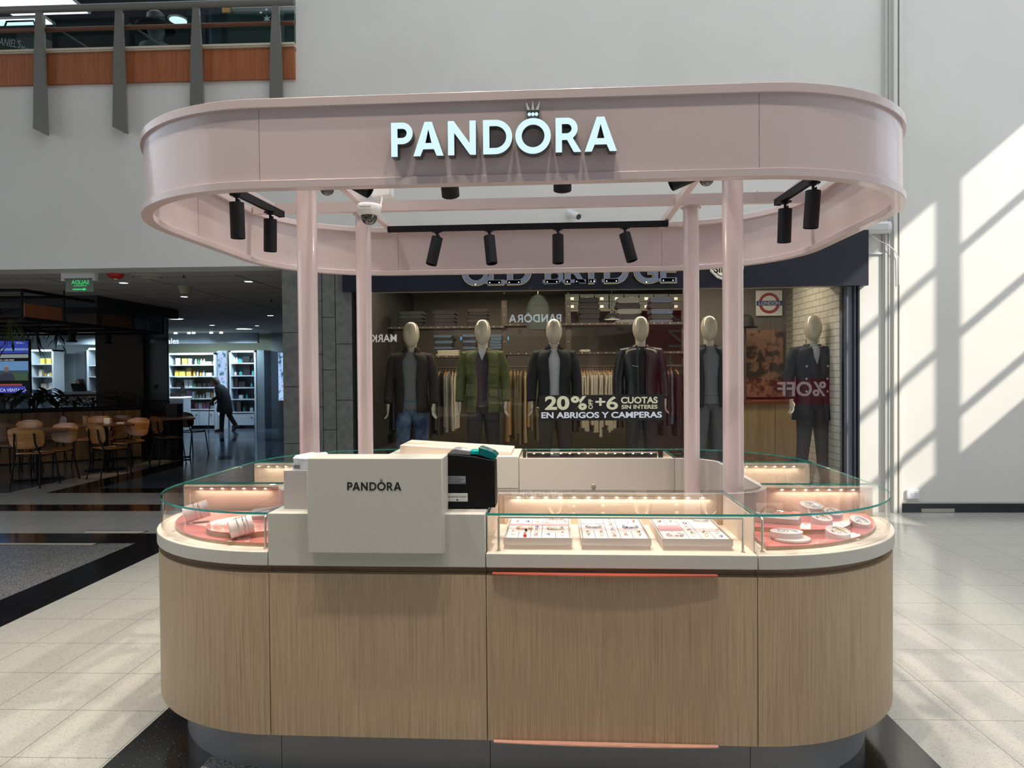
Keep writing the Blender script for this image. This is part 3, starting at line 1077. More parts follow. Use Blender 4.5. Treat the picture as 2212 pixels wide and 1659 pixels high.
# ------------------------------------------------------------------ helper for places read off the photograph at a known depth
def at(px, py, y):
    u, v = px - 1106, py - 829.5
    c, s = math.cos(-0.0079), math.sin(-0.0079)
    a, b = (c * u + s * v) / 1534.2, -(-s * u + c * v) / 1534.2
    p = -0.0153
    X, Y, Z = a, math.cos(p) - math.sin(p) * b, math.sin(p) + math.cos(p) * b
    t = R(2.3)
    x, yy = X * math.cos(t) - Y * math.sin(t), X * math.sin(t) + Y * math.cos(t)
    k = y / yy
    return Vector((x * k, y, 1.5 + Z * k))


# ------------------------------------------------------------------ clothing shop
mat('shop_floor', (0.10, 0.07, 0.05), 0.3)
mat('shop_wall', (0.13, 0.115, 0.095), 0.7)
mat('shop_dark', (0.03, 0.027, 0.024), 0.6)
mat('shop_ceiling', (0.2, 0.19, 0.17), 0.8)
mat('crown_silver', (0.75, 0.78, 0.8), 0.35, metal=0.3)
m = mat('white_brick', (0.62, 0.58, 0.47), 0.7)
nt, N, L, b = nodes(m)
def brick_nodes(m, c, mortar, bw, rh, ms, swap=False, bump=0.6):
    nt, N, L, b = nodes(m)
    tc = N.new('ShaderNodeTexCoord')
    sx = N.new('ShaderNodeSeparateXYZ')
    cx = N.new('ShaderNodeCombineXYZ')
    L.new(tc.outputs['Object'], sx.inputs[0])
    ad = N.new('ShaderNodeMath')
    ad.operation = 'ADD'
    L.new(sx.outputs[0], ad.inputs[0])
    L.new(sx.outputs[1], ad.inputs[1])
    L.new(ad.outputs[0], cx.inputs[0])
    L.new(sx.outputs[2], cx.inputs[1])
    br = N.new('ShaderNodeTexBrick')
    br.inputs['Scale'].default_value = 1
    br.inputs['Brick Width'].default_value = bw
    br.inputs['Row Height'].default_value = rh
    br.inputs['Mortar Size'].default_value = ms
    br.inputs['Color1'].default_value = (*c, 1)
    br.inputs['Color2'].default_value = (c[0] * 0.93, c[1] * 0.93, c[2] * 0.93, 1)
    br.inputs['Mortar'].default_value = (*mortar, 1)
    L.new(cx.outputs[0], br.inputs['Vector'])
    L.new(br.outputs['Color'], b.inputs['Base Color'])
    bp = N.new('ShaderNodeBump')
    bp.inputs['Strength'].default_value = bump
    bp.inputs['Distance'].default_value = 0.01
    bp.invert = True
    L.new(br.outputs['Fac'], bp.inputs['Height'])
    L.new(bp.outputs['Normal'], b.inputs['Normal'])
brick_nodes(m, (0.62, 0.58, 0.47), (0.33, 0.30, 0.23), 0.22, 0.075, 0.006)

SY0, SY1 = BACK, 11.4
w = MB().box(-2.03, 3.36, SY1, SY1 + 0.1, 0, 2.75)
struct('wall_shop_back', w, 'shop_wall', smooth=False)
struct('wall_shop_left', MB().box(-2.13, -2.03, BACK + 0.35, SY1, 0, 2.75), 'shop_dark', smooth=False)
struct('wall_shop_right', MB().box(3.36, 3.46, BACK + 0.35, SY1, 0, 2.75), 'white_brick', smooth=False)
struct('ceiling_shop', MB().box(-2.03, 3.36, BACK + 0.35, SY1, 2.75, 2.8), 'shop_ceiling', smooth=False)
struct('floor_shop', MB().box(-2.03, 3.36, BACK + 0.06, SY1, 0, 0.12), 'shop_floor', smooth=False)
# brick lining at the window edges
struct('trim_brick_right', MB().box(3.20, 3.30, BACK + 0.10, BACK + 0.36, 0.12, 2.42).box(3.22, 3.36, BACK + 0.36, 9.2, 0.12, 2.75), 'white_brick', smooth=False)
struct('trim_brick_left', MB().box(-1.99, -1.93, BACK + 0.10, BACK + 0.36, 0.12, 2.42), 'white_brick', smooth=False)
# board over the window
fb = MB().box(-2.115, -0.1, BACK - 0.10, BACK, 2.385, 2.965).box(-0.096, 3.42, BACK - 0.10, BACK, 2.385, 2.965)
bo = solo('shop_board', fb, 'navy_board', 'long dark navy shop board above the clothing shop window', 'shop board', smooth=False)
pf = MB()
pf.box(3.205, 3.235, BACK - 0.01, BACK + 0.08, 0, 2.385, 0).box(3.235, 3.30, BACK + 0.01, BACK + 0.09, 0.0, 2.385, 1).box(3.30, 3.32, BACK - 0.03, BACK + 0.08, 0, 2.385, 0)
pf.box(3.32, 3.34, BACK + 0.01, BACK + 0.08, 0, 2.385, 1).box(3.34, 3.36, BACK - 0.03, BACK + 0.08, 0, 2.385, 0)
pf.box(-2.03, -2.01, BACK - 0.03, BACK + 0.08, 0, 2.385, 0).box(-2.01, -1.99, BACK + 0.0, BACK + 0.08, 0, 2.385, 0).box(-1.985, -1.96, BACK - 0.02, BACK + 0.08, 0, 2.385, 0)
pf.box(-1.96, 3.205, BACK + 0.0, BACK + 0.06, 0, 0.12, 0)
struct('window_2', pf, ['black_frame', 'frame_grey'], smooth=False)
struct('window_3', MB().box(-1.96, 3.205, BACK + 0.015, BACK + 0.025, 0.12, 2.385), 'shop_glass', smooth=False)

# halo lit letters on the board: slab capitals with small bulbs
mat('board_letter', (0.20, 0.23, 0.30), 0.5)
mat('board_halo', (0.5, 0.42, 0.25), 0.5, emit=(1.0, 0.72, 0.36), estr=0.16)
mat('bulb', (1, 1, 1), 0.5, emit=(1.0, 0.86, 0.6), estr=4)
sg = T('board_lettering', 'large grey slab letters with warm halo and tiny bulbs on the navy board', 'sign', (0.6, BACK - 0.10, 2.53))
zb, hh = 2.445, 0.27
xcur = -0.78
adv = {'O': 0.40, 'L': 0.31, 'D': 0.36, ' ': 0.12, 'B': 0.36, 'R': 0.37, 'I': 0.19, 'G': 0.40, 'E': 0.33}
BX = [at(q, 600, BACK - 0.13).x for q in (998, 1054, 1096, 1178, 1221, 1272, 1306, 1370, 1428)]
for ch, xc in zip('OLDBRIDGE', BX):
    me = text_mesh(ch, hh * 1.38, 0.03, 'LEFT', 0.008)
    mx_ = max(v.co.x for v in me.vertices)
    mn_ = min(v.co.x for v in me.vertices)
    M = Matrix.Translation((xc - mn_ - 0.6, -0.035, zb - 2.53)) @ STAND
    o = put_mesh('letter', me, 'board_letter', sg.o, M)
    wch = mx_ - mn_
    h_ = MB()
    ser = MB()
    if ch in 'LDBRIE':
        ser.box(xc - 0.6 - 0.03, xc - 0.6 + min(0.14, wch + 0.02), -0.05, -0.02, zb - 2.53, zb - 2.53 + 0.035)
    if ch == 'R':
        ser.box(xc - 0.6 + wch - 0.12, xc - 0.6 + wch + 0.02, -0.05, -0.02, zb - 2.53, zb - 2.53 + 0.035)
    if ser.v:
        ser.build('serif', 'board_letter', o)
    hm = text_mesh(ch, hh * 1.38, 0.002, 'LEFT', 0.014)
    put_mesh('halo', hm, 'board_halo', o, Matrix.Translation((xc - mn_ - 0.6, -0.008, zb - 2.53)) @ STAND)
    bl = MB()
    for bx_ in ([wch * 0.5] if ch in 'OG' else [0.02, min(wch, 0.12)]):
        bl.ell((xc - 0.6 + bx_, -0.054, zb - 2.53 + (0.012 if ch not in 'OG' else -0.004)), 0.005, 0.003, 0.005, 8, 6)
    bl.build('bulb_dots', 'bulb', o)
bd = T('round_badge', 'cream shield badge with black outline and lettering on the navy board, behind a pink column', 'sign', (at(1570, 590, BACK - 0.12).x, BACK - 0.10, 2.46))
sh = [(-0.19, 0.20), (-0.17, 0.09), (-0.10, 0.02), (0, -0.02), (0.10, 0.02), (0.17, 0.09), (0.19, 0.20), (0.17, 0.34), (0, 0.40), (-0.17, 0.34)]
put_mesh('shield', shapes2d([sh], 0.02), 'plastic_bag', bd.o, Matrix.Translation((0, -0.012, 0)) @ STAND)
mat('badge_cream', (0.75, 0.70, 0.55), 0.5, emit=(1.0, 0.9, 0.65), estr=0.25)
put_mesh('shield_face', shapes2d([[(x * 0.93, 0.19 + (y - 0.19) * 0.93) for x, y in sh]], 0.004), 'badge_cream', bd.o, Matrix.Translation((0, -0.024, 0)) @ STAND)
put_mesh('outline', shapes2d([[(x * 0.87, 0.19 + (y - 0.19) * 0.87) for x, y in sh], [(x * 0.82, 0.19 + (y - 0.19) * 0.82) for x, y in sh]], 0.003), 'black_ink', bd.o, Matrix.Translation((0, -0.0265, 0)) @ STAND)
writing('lettering', 'SINCE', 0.10, 'black_ink', bd.o, (0, -0.0275, 0.075), bold=0.003)

# ------------------------------------------------------------------ mannequins
mat('mannequin_skin', (0.62, 0.54, 0.41), 0.22, coat=0.6)
mat('cloth_black', (0.012, 0.012, 0.013), 0.75)
mat('cloth_brown', (0.028, 0.018, 0.014), 0.8)
m = mat('cloth_olive', (0.115, 0.125, 0.035), 0.8)
noise_col(m, (0.095, 0.105, 0.028), (0.135, 0.145, 0.045), nscale=9, detail=5, bump=0.4)
m = mat('denim', (0.045, 0.08, 0.17), 0.8)
noise_col(m, (0.02, 0.045, 0.12), (0.20, 0.28, 0.40), nscale=6, detail=4, lo=0.42, hi=0.75, bump=0.4)
mat('cloth_grey', (0.17, 0.18, 0.185), 0.85)
mat('cloth_white', (0.55, 0.57, 0.60), 0.8)
mat('cloth_plum', (0.055, 0.035, 0.045), 0.85)
mat('leather_black', (0.012, 0.013, 0.013), 0.35)
mat('cloth_navy', (0.012, 0.016, 0.028), 0.7)
mat('trouser_dark', (0.03, 0.03, 0.034), 0.75)
mat('trouser_grey', (0.13, 0.13, 0.135), 0.8)
mat('cloth_brown_trouser', (0.06, 0.05, 0.045), 0.8)


def ell_ring(cx, cy, z, rx, ry, n=24, a0=0, a1=360, pw=1.0):
    out = []
    for i in range(n + (0 if a1 - a0 == 360 else 1)):
        a = R(a0 + (a1 - a0) * i / n)
        out.append((cx + rx * math.cos(a), cy + ry * math.sin(a), z))
    return out


TORSO = [(0.86, 0.165, 0.118), (0.95, 0.165, 0.12), (1.08, 0.145, 0.105), (1.2, 0.15, 0.11), (1.34, 0.178, 0.122), (1.44, 0.19, 0.115), (1.50, 0.165, 0.10), (1.545, 0.10, 0.075), (1.575, 0.065, 0.06)]


def torso_at(z):
    for (z0, a0, b0), (z1, a1, b1) in zip(TORSO, TORSO[1:]):
        if z <= z1:
            q = max(0, (z - z0) / (z1 - z0))
            return a0 + (a1 - a0) * q, b0 + (b1 - b0) * q
    return TORSO[-1][1:]


def hand(mb, wrist, side, s=1.0, fwd=(0, -0.25, -1)):
    """palm, four bent fingers and a thumb hanging from the wrist"""
    w = Vector(wrist)
    d = Vector(fwd).normalized()
    thumb_dir = Vector((-side * 0.25, -1, 0)).normalized()
    thumb_dir = (thumb_dir - d * thumb_dir.dot(d)).normalized()
    nrm = d.cross(thumb_dir)
    pal = w + d * 0.045 * s
    rs = []
    for k, (t, hw, th) in enumerate([(-0.01, 0.024, 0.020), (0.02, 0.030, 0.018), (0.055, 0.040, 0.016), (0.085, 0.040, 0.013), (0.095, 0.034, 0.010)]):
        c = w + d * t * s
        rs.append([c + (thumb_dir * math.cos(a * PI / 6) * hw + nrm * math.sin(a * PI / 6) * th) * s for a in range(12)])
    mb.rings(rs)
    curl = nrm * (-side)
    for i, (off, ln) in enumerate([(0.030, 0.070), (0.010, 0.078), (-0.011, 0.073), (-0.030, 0.057)]):
        b = w + (d * 0.088 + thumb_dir * off) * s
        p1 = b + (d * ln * 0.45 + curl * 0.004) * s
        p2 = p1 + (d * ln * 0.32 + curl * 0.014) * s
        p3 = p2 + (d * ln * 0.20 + curl * 0.016) * s
        mb.tube([b, p1, p2, p3], [0.0095 * s, 0.0085 * s, 0.0078 * s, 0.005 * s], 8)
    b = w + (d * 0.03 + thumb_dir * 0.026) * s
    mb.tube([b, b + (d * 0.025 + thumb_dir * 0.022) * s, b + (d * 0.055 + thumb_dir * 0.030 + curl * 0.006) * s], [0.012 * s, 0.010 * s, 0.006 * s], 8)


def mannequin(x, y, z0, label, jm, sm, tm, rot=0, low=0.86, gap=26, jl=1.0, arms=None, style=None, k=1.0, inner=None):
    t = T('mannequin', label, 'mannequin', (x, y, z0), rot=rot, group='mannequins in the shop window')
    P = t.o
    b = MB()
    hz = 1.745
    prof = []
    for i in range(15):
        a = -PI / 2 + PI * i / 14
        s_ = math.sin(a)
        w_ = math.cos(a) ** 0.8 if abs(math.cos(a)) > 1e-6 else 0.02
        w_ = max(w_, 0.05)
        wid = (0.084 if s_ > 0 else 0.084 - 0.014 * (-s_) ** 1.5)
        prof.append((hz + 0.142 * s_, wid * w_, 0.104 * w_, -0.012 * (1 if s_ > -0.3 else 1.3)))
    b.rings([ell_ring(0, cy, z, rx, ry, 28) for z, rx, ry, cy in prof])
    b.rings([ell_ring(0, 0.012, z, r, r, 20) for z, r in ((1.50, 0.075), (1.56, 0.060), (1.60, 0.056), (1.66, 0.057), (1.70, 0.05))])
    for i_, (hx, hy, hz_) in enumerate(b.v):
        if hz_ > 1.60:
            b.v[i_] = (hx * 1.12, hy * 1.1, 1.60 + (hz_ - 1.60) * 1.03)
    b.build('head_and_neck', 'mannequin_skin', P)
    # shirt
    s = MB()
    s.rings([ell_ring(0, 0, z, torso_at(z)[0] + 0.004, torso_at(z)[1] + 0.006, 28) for z in (0.90, 0.97, 1.05, 1.15, 1.25, 1.35, 1.44, 1.50, 1.53, 1.548)])
    s.build('shirt', sm, P)
    # trousers
    tr = MB()
    for sd in (-1, 1):
        kf = -0.03 if sd < 0 else 0.02
        pts = [(sd * 0.082, 0, 0.95), (sd * 0.088, -0.005, 0.85), (sd * 0.098, kf, 0.68), (sd * 0.108, kf, 0.50), (sd * 0.118, kf * 0.5 + 0.01, 0.30), (sd * 0.125, 0.015, 0.06)]
        tr.tube(pts, [0.098, 0.100, 0.088, 0.075, 0.066, 0.060], 20)
    tr.rings([ell_ring(0, 0, z, rx, ry, 28) for z, rx, ry in ((0.82, 0.05, 0.06), (0.86, 0.15, 0.10), (0.92, 0.172, 0.122), (0.99, 0.168, 0.122), (1.02, 0.158, 0.115))])
    tr.build('trousers', tm, P)
    fe = MB()
    for sd in (-1, 1):
        fe.rings([[(sd * 0.125 + 0.045 * math.cos(a * PI / 8) * q, 0.02 + y_ , 0.005 + max(0, math.sin(a * PI / 8)) * h_) for a in range(16)] for y_, q, h_ in ((0.06, 0.6, 0.05), (0.0, 0.9, 0.09), (-0.1, 1.0, 0.06), (-0.19, 0.7, 0.04))])
    fe.build('shoes', 'cloth_black', P)
    MB().cyl((0, -0.02, 0.125 - z0), 0.17, z0 - 0.125, 32).build('stand_plate', 'plinth_metal', P)
    # jacket: open shell with lapels
    J = MB()
    zs = [low, low + 0.12, 1.0, 1.08, 1.2, 1.34, 1.44, 1.50, 1.54]
    zs = sorted({z for z in zs if z >= low})
    rr = []
    for z in zs:
        rx, ry = torso_at(max(z, 0.86))
        fl = 0.035 + max(0, 1.0 - z) * 0.10
        if z > 1.5:
            fl = 0.03
        g = gap * (0.75 if z > 1.45 else 1.0)
        rr.append([(cx_ * 1.0, cy_, z) for cx_, cy_, _ in ell_ring(0, 0, z, rx + fl, ry + fl, 36, -90 + g, 270 - g)])
    n = len(rr[0])
    vv = [p for r in rr for p in r]
    ff = [(a * n + i, a * n + i + 1, (a + 1) * n + i + 1, (a + 1) * n + i) for a in range(len(rr) - 1) for i in range(n - 1)]
    J.add(vv, ff)
    o = J.build('jacket', jm, P)
    so = o.modifiers.new('t', 'SOLIDIFY')
    so.thickness = 0.012
    # collar
    cl = MB()
    cr = []
    tall = 0.075 if style == 'collar_up' else 0.05
    for z, q, gg in ((1.50, 0.075, 24), (1.50 + tall, 0.088, 34)):
        cr.append(ell_ring(0, 0.012, z + (0.03 if style == 'collar_up' else 0.02), q, q * 0.95, 24, -90 + gg, 270 - gg))
    for z, q, gg in ((1.53, 0.118, 30),):
        cr.append(ell_ring(0, 0.0, z, q, q * 0.9, 24, -90 + gg, 270 - gg))
    n = len(cr[0])
    cl.add([p for r in cr for p in r], [(a * n + i, a * n + i + 1, (a + 1) * n + i + 1, (a + 1) * n + i) for a in range(2) for i in range(n - 1)])
    o2 = cl.build('collar', jm if not inner else inner, P)
    so = o2.modifiers.new('t', 'SOLIDIFY')
    so.thickness = 0.008
    hb = MB()
    for sd in (-1, 1):
        sp = (0.188 * sd, 0.005, 1.475)
        el = (0.252 * sd, 0.02, 1.21)
        wr = (0.262 * sd, -0.06, 0.965)
        sl = MB()
        sl.tube([(0.10 * sd, 0, 1.49), sp, (0.222 * sd, 0.012, 1.38), el, (0.258 * sd, -0.02, 1.09), wr], [0.062, 0.078, 0.071, 0.062, 0.056, 0.052], 18)
        sl.build('sleeve', jm, P)
        hand(hb, (0.262 * sd, -0.072, 0.945), sd)
        hm_ = hb.build('hand', 'mannequin_skin', P)
        hb = MB()
    if style == 'field':
        for sd in (-1, 1):
            for z, h_, w_ in ((1.27, 0.115, 0.105), (1.02, 0.14, 0.10)):
                rx, ry = torso_at(z)
                yy = -(ry + 0.045) - 0.012
                pk = MB()
                pk.M = Matrix.Translation((sd * 0.125, yy + 0.035, z)) @ Matrix.Rotation(sd * R(28), 4, 'Z')
                pk.box(-w_ / 2, w_ / 2, -0.016, 0.02, 0, h_ * 0.75)
                pk.box(-w_ / 2 - 0.004, w_ / 2 + 0.004, -0.026, 0.02, h_ * 0.72, h_)
                pk.build('pocket', jm, P, bevel=0.004)
            ep = MB().tube([(sd * 0.08, 0, 1.545), (sd * 0.19, 0, 1.535)], 0.02, 8, flat=0.35)
            ep.build('epaulette', jm, P)
    if style == 'coat':
        bt = MB()
        for sd in (-1, 1):
            for z in (1.32, 1.18, 1.04):
                rx, ry = torso_at(z)
                bt.ell((sd * 0.115, -(ry + 0.045) * 0.80 - 0.012, z), 0.013, 0.006, 0.013, 10, 6)
        bt.build('buttons', 'satin_nickel', P)
        for sd in (-1, 1):
            lp = MB().add([(sd * 0.04, -0.125, 1.52), (sd * 0.135, -0.13, 1.43), (sd * 0.05, -0.168, 1.20), (sd * 0.035, -0.16, 1.30)], [(0, 1, 2, 3)])
            lo = lp.build('lapel', jm, P, smooth=False)
            lo.modifiers.new('t', 'SOLIDIFY').thickness = 0.006
    if style == 'biker':
        zp = MB().tube([(-0.12, -0.150, 1.335), (-0.05, -0.168, 1.32)], 0.003, 6)
        zp.build('chest_zip', 'satin_nickel', P)
    return t


MZ = 0.22
def mxy(px, v=8.12):
    return at(px, 760, v).x
mannequin(mxy(889), 8.12, MZ - 0.02, 'egg-headed mannequin in dark hooded jacket, grey shirt and blue jeans, leftmost in the window', 'cloth_brown', 'cloth_grey', 'denim', gap=24, style='collar_up')
mannequin(mxy(1043), 8.12, MZ, 'egg-headed mannequin wearing an olive green field jacket over a plum vest', 'cloth_olive', 'cloth_plum', 'trouser_dark', gap=20, style='field', low=0.84)
mannequin(mxy(1197), 8.14, MZ, 'egg-headed mannequin in black jacket and white shirt behind the promotion sticker', 'cloth_black', 'cloth_white', 'cloth_brown_trouser', gap=18, style='collar_up')
mannequin(mxy(1385), 8.16, MZ + 0.02, 'egg-headed mannequin wearing a zipped black leather jacket', 'leather_black', 'cloth_black', 'trouser_dark', gap=12, style='biker')
mannequin(mxy(1534), 8.18, MZ + 0.02, 'egg-headed mannequin half hidden between the two right pink columns', 'cloth_navy', 'cloth_grey', 'trouser_grey', gap=26)
mannequin(mxy(1755), 8.12, MZ + 0.01, 'egg-headed mannequin in a long navy double breasted coat, rightmost in the window', 'cloth_navy', 'cloth_black', 'trouser_dark', gap=22, low=0.72, style='coat')
# white inner collars
for px, v in ((1755, 8.12), (1043, 8.12)):
    c = MB()
    c.add([p for z, q in ((1.50, 0.085), (1.565, 0.068)) for p in ell_ring(0, 0.0, z, q, q * 0.95, 24)], [(i, (i + 1) % 24, 24 + (i + 1) % 24, 24 + i) for i in range(24)])
    if px == 1755:
        c.add([(-0.07, -0.10, 1.545), (0.07, -0.10, 1.545), (0.0, -0.142, 1.34)], [(0, 1, 2)])
    else:
        c.add([(-0.05, -0.10, 1.545), (0.05, -0.10, 1.545), (0.0, -0.140, 1.42)], [(0, 1, 2)])
    o = c.build('inner_collar', 'cloth_white')
    o.modifiers.new('t', 'SOLIDIFY').thickness = 0.004
    mq = [q for q in bpy.data.objects if q.name.startswith('mannequin') and abs(q.matrix_world.translation.x - mxy(px)) < 0.01][0]
    o.parent = mq

# ------------------------------------------------------------------ promotion sticker on the glass
mat('sticker_dark', (0.012, 0.010, 0.009), 0.5)
mat('sticker_cream', (0.62, 0.60, 0.42), 0.5, emit=(0.9, 0.88, 0.6), estr=0.18)
mat('sticker_white', (0.72, 0.74, 0.80), 0.5, emit=(0.8, 0.85, 0.95), estr=0.18)
gy = BACK + 0.013
a, b = at(1165, 909, gy), at(1435, 852, gy)
st = T('promotion_sticker', 'dark promotion sticker with cream discount lettering on the shop glass', 'sticker', ((a.x + b.x) / 2, gy, a.z))
W_ = b.x - a.x
st.part('backing', MB().box(-W_ / 2, W_ / 2, -0.001, 0.001, 0, b.z - a.z), 'sticker_dark', rel=True)


def glass_text(body, px0, px1, pyb, cap, m, bold, xs=1.0, rot=None):
    p = at(px0, pyb, gy)
    me = text_mesh(body, 1.0, 0.002, 'LEFT', 0.0)
    x0 = min(v.co.x for v in me.vertices)
    x1 = max(v.co.x for v in me.vertices)
    y1 = max(v.co.y for v in me.vertices)
    q = at(px1, pyb, gy).x - p.x
    h = (at(px0, pyb - cap, gy) - p).z
    me = text_mesh(body, 1.0, 0.002, 'LEFT', bold)
    sx, sy = q / (x1 - x0), h / max(y1, 0.1)
    M = Matrix.Translation((p.x - st.loc[0], -0.002, p.z - st.loc[2])) @ STAND @ Matrix.Diagonal((sx, sy, 1, 1)) @ Matrix.Translation((-x0, 0, 0))
    if rot:
        M = Matrix.Translation((p.x - st.loc[0], -0.002, p.z - st.loc[2])) @ STAND @ Matrix.Rotation(R(90), 4, 'Z') @ Matrix.Diagonal((sy * rot, sx * rot, 1, 1)) @ Matrix.Translation((-x0, 0, 0))
    put_mesh('lettering', me, m, st.o, M)


glass_text('20', 1179, 1228, 884, 27, 'sticker_cream', 0.035)
glass_text('%', 1235, 1266, 884, 27, 'sticker_cream', 0.035)
glass_text('+', 1287, 1307, 880, 20, 'sticker_cream', 0.02)
glass_text('6', 1311, 1334, 884, 27, 'sticker_cream', 0.018)
glass_text('CUOTAS', 1342, 1420, 871, 13, 'sticker_cream', 0.03)
glass_text('SIN INTERES', 1343, 1420, 883, 8, 'sticker_cream', 0.025)
glass_text('EN ABRIGOS Y CAMPERAS', 1170, 1429, 903, 12, 'sticker_white', 0.03)
p = at(1280, 884, gy)
me = text_mesh('OFF', 0.062, 0.002, 'LEFT', 0.0016)
put_mesh('lettering', me, 'sticker_cream', st.o, Matrix.Translation((p.x - st.loc[0], -0.002, p.z - st.loc[2])) @ STAND @ Matrix.Rotation(R(90), 4, 'Z'))

# ------------------------------------------------------------------ shop fittings
mat('rack_metal', (0.11, 0.09, 0.07), 0.5, metal=0.4)
mat('rivet', (0.7, 0.65, 0.55), 0.3, metal=0.8)
mat('hanger_wood', (0.40, 0.22, 0.10), 0.5)
RV = 9.5
rk = T('clothes_rack', 'brown metal wall rack with rivets, shelves and hanging rails inside the shop', 'rack', (0, RV, 0.12))
for px in (829, 1090, 1228, 1478):
    x = at(px, 760, RV).x
    u_ = MB().box(x - 0.035, x + 0.035, -0.02, 0.02, 0, 2.35)
    up = rk.part('upright', u_, 'rack_metal', rel=True)
    rv = MB()
    for py in (634, 662, 680, 708, 738, 770, 800, 840, 880):
        z = at(px, py, RV).z - 0.12
        rv.ell((x, -0.022, z), 0.009, 0.005, 0.009, 8, 4)
    rk.part('rivets', rv, 'rivet', parent=up, rel=True)
xa, xm, xb = at(836, 700, RV).x, at(1090, 700, RV).x, at(1475, 700, RV).x
for (x0, x1, py) in ((xa, xm, 709), (xm, xb, 705), (xa, xm, 772), (xm, xb, 767)):
    z = at(1106, py, RV).z - 0.12
    sh_ = rk.part('shelf', MB().box(x0, x1, -0.10, 0.30, z, z + 0.03), 'rack_metal', rel=True)
    rv = MB()
    nn = int((x1 - x0) / 0.105)
    for i in range(nn):
        rv.ell((x0 + 0.08 + i * 0.105, -0.102, z + 0.015), 0.008, 0.004, 0.008, 8, 4)
    rk.part('rivets', rv, 'rivet', parent=sh_, rel=True)
zr = at(1106, 793, RV).z
for x0, x1 in ((xa, xm), (xm, xb)):
    q = MB().tube([(x0, 0.02, zr - 0.12), (x1, 0.02, zr - 0.12)], 0.012, 10)
    rk.part('hanging_rail', q, 'rack_metal', rel=True)

GARM = {
    'cream': mat('garment_cream', (0.55, 0.50, 0.40), 0.85), 'tan': mat('garment_tan', (0.38, 0.24, 0.10), 0.85),
    'sand': mat('garment_sand', (0.45, 0.33, 0.19), 0.85), 'grey': mat('garment_grey', (0.22, 0.22, 0.20), 0.85),
    'dark': mat('garment_dark', (0.035, 0.03, 0.03), 0.85), 'brown': mat('garment_brown', (0.07, 0.045, 0.03), 0.85),
    'blue': mat('garment_blue', (0.10, 0.14, 0.20), 0.85), 'green': mat('garment_green', (0.05, 0.06, 0.05), 0.85),
    'khaki': mat('garment_khaki', (0.16, 0.13, 0.07), 0.85)}


def garment(px, colour, length, idx, vv=RV):
    """a shirt on a wooden hanger, seen from its side edge"""
    x = at(px, 790, vv).x
    where = 'behind the leftmost mannequin' if px < 958 else ('right of the leftmost mannequin' if px < 1000 else ('between the olive and white-shirt mannequins' if px < 1166 else ('behind the white-shirt mannequin' if px < 1250 else ('above the promotion sticker' if px < 1335 else 'behind the leather jacket mannequin'))))
    t = T('hanging_garment', '%s shirt hanging side on %s' % (colour, where), 'garment', (x, vv + 0.02, zr - 0.03), rot=R(random.uniform(-8, 8)), group='%s garments %s' % (colour, where))
    hk = MB().tube([(0, 0, 0.035), (0, 0.015, 0.045), (0, 0.02, 0.03), (0, 0, 0.0), (0, 0, -0.03)], 0.0025, 6)
    hk.tube([(0, -0.18, -0.085), (0, -0.08, -0.04), (0, 0, -0.028), (0, 0.08, -0.04), (0, 0.18, -0.085)], 0.009, 8)
    hk.build('hanger', 'hanger_wood', t.o)
    g = MB()
    rs = []
    ww = 0.028
    for z, hw, th in ((-0.035, 0.05, 0.008), (-0.06, 0.15, 0.016), (-0.11, 0.215, 0.024), (-0.3, 0.20, ww), (-0.55, 0.20, ww + 0.006), (-length, 0.21, ww + 0.01)):
        wob = random.uniform(-0.006, 0.006)
        rs.append([(wob + th * math.cos(a * PI / 8) * (1 + 0.25 * math.sin(3 * a)), hw * math.sin(a * PI / 8), z) for a in range(16)])
    g.rings(rs)
    g.build('garment', 'garment_' + colour, t.o)


random.seed(3)
seq = []
for px in range(842, 956, 9):
    seq.append((px, random.choice(['dark', 'dark', 'brown']), random.uniform(0.7, 0.95)))
for px in (963, 970, 977, 985):
    seq.append((px, 'grey' if px < 975 else 'cream', random.uniform(0.75, 0.85)))
for px in (1098, 1104, 1111, 1119, 1127, 1135, 1143, 1152, 1160):
    seq.append((px, random.choice(['tan', 'sand', 'tan', 'khaki']), random.uniform(0.75, 1.0)))
for px in range(1172, 1246, 10):
    seq.append((px, random.choice(['dark', 'green', 'brown']), random.uniform(0.7, 0.9)))
for px in range(1256, 1330, 6):
    seq.append((px, 'cream', random.uniform(0.72, 0.9)))
for px in range(1340, 1470, 10):
    seq.append((px, random.choice(['dark', 'brown', 'blue', 'dark']), random.uniform(0.7, 0.9)))
for i, (px, c_, l_) in enumerate(seq):
    garment(px, c_, l_, i)


def folded_stack(px0, px1, pyb, n, hh_, colours, label, group):
    p0, p1 = at(px0, pyb, RV - 0.02), at(px1, pyb, RV - 0.02)
    wd = p1.x - p0.x
    z = p0.z
    for i in range(n):
        c_ = colours[i % len(colours)]
        q = MB()
        rs = []
        h2 = hh_ * random.uniform(0.9, 1.1)
        jx, jw = random.uniform(-0.01, 0.01), random.uniform(0.92, 1.04)
        for k, yy_ in enumerate((-0.12, -0.10, 0.0, 0.12, 0.14)):
            sc_ = 0.93 if k in (0, 4) else 1.0
            rs.append([(jx + wd / 2 * jw * sc_ * max(-1, min(1, 1.25 * math.cos(a * PI / 8))), yy_ + 0.05, h2 / 2 + h2 / 2 * sc_ * max(-1, min(1, 1.3 * math.sin(a * PI / 8)))) for a in range(16)])
        q.rings(rs)
        pos = 'lowest' if i == 0 else ('topmost' if i == n - 1 else ('second', 'third', 'fourth')[i - 1] + ' from below')
        o = solo('folded_garment', q, 'garment_' + c_, 'folded %s garment, %s in the %s' % (c_, pos, label), 'folded garment', ((p0.x + p1.x) / 2, RV, z), group=group)
        z += h2


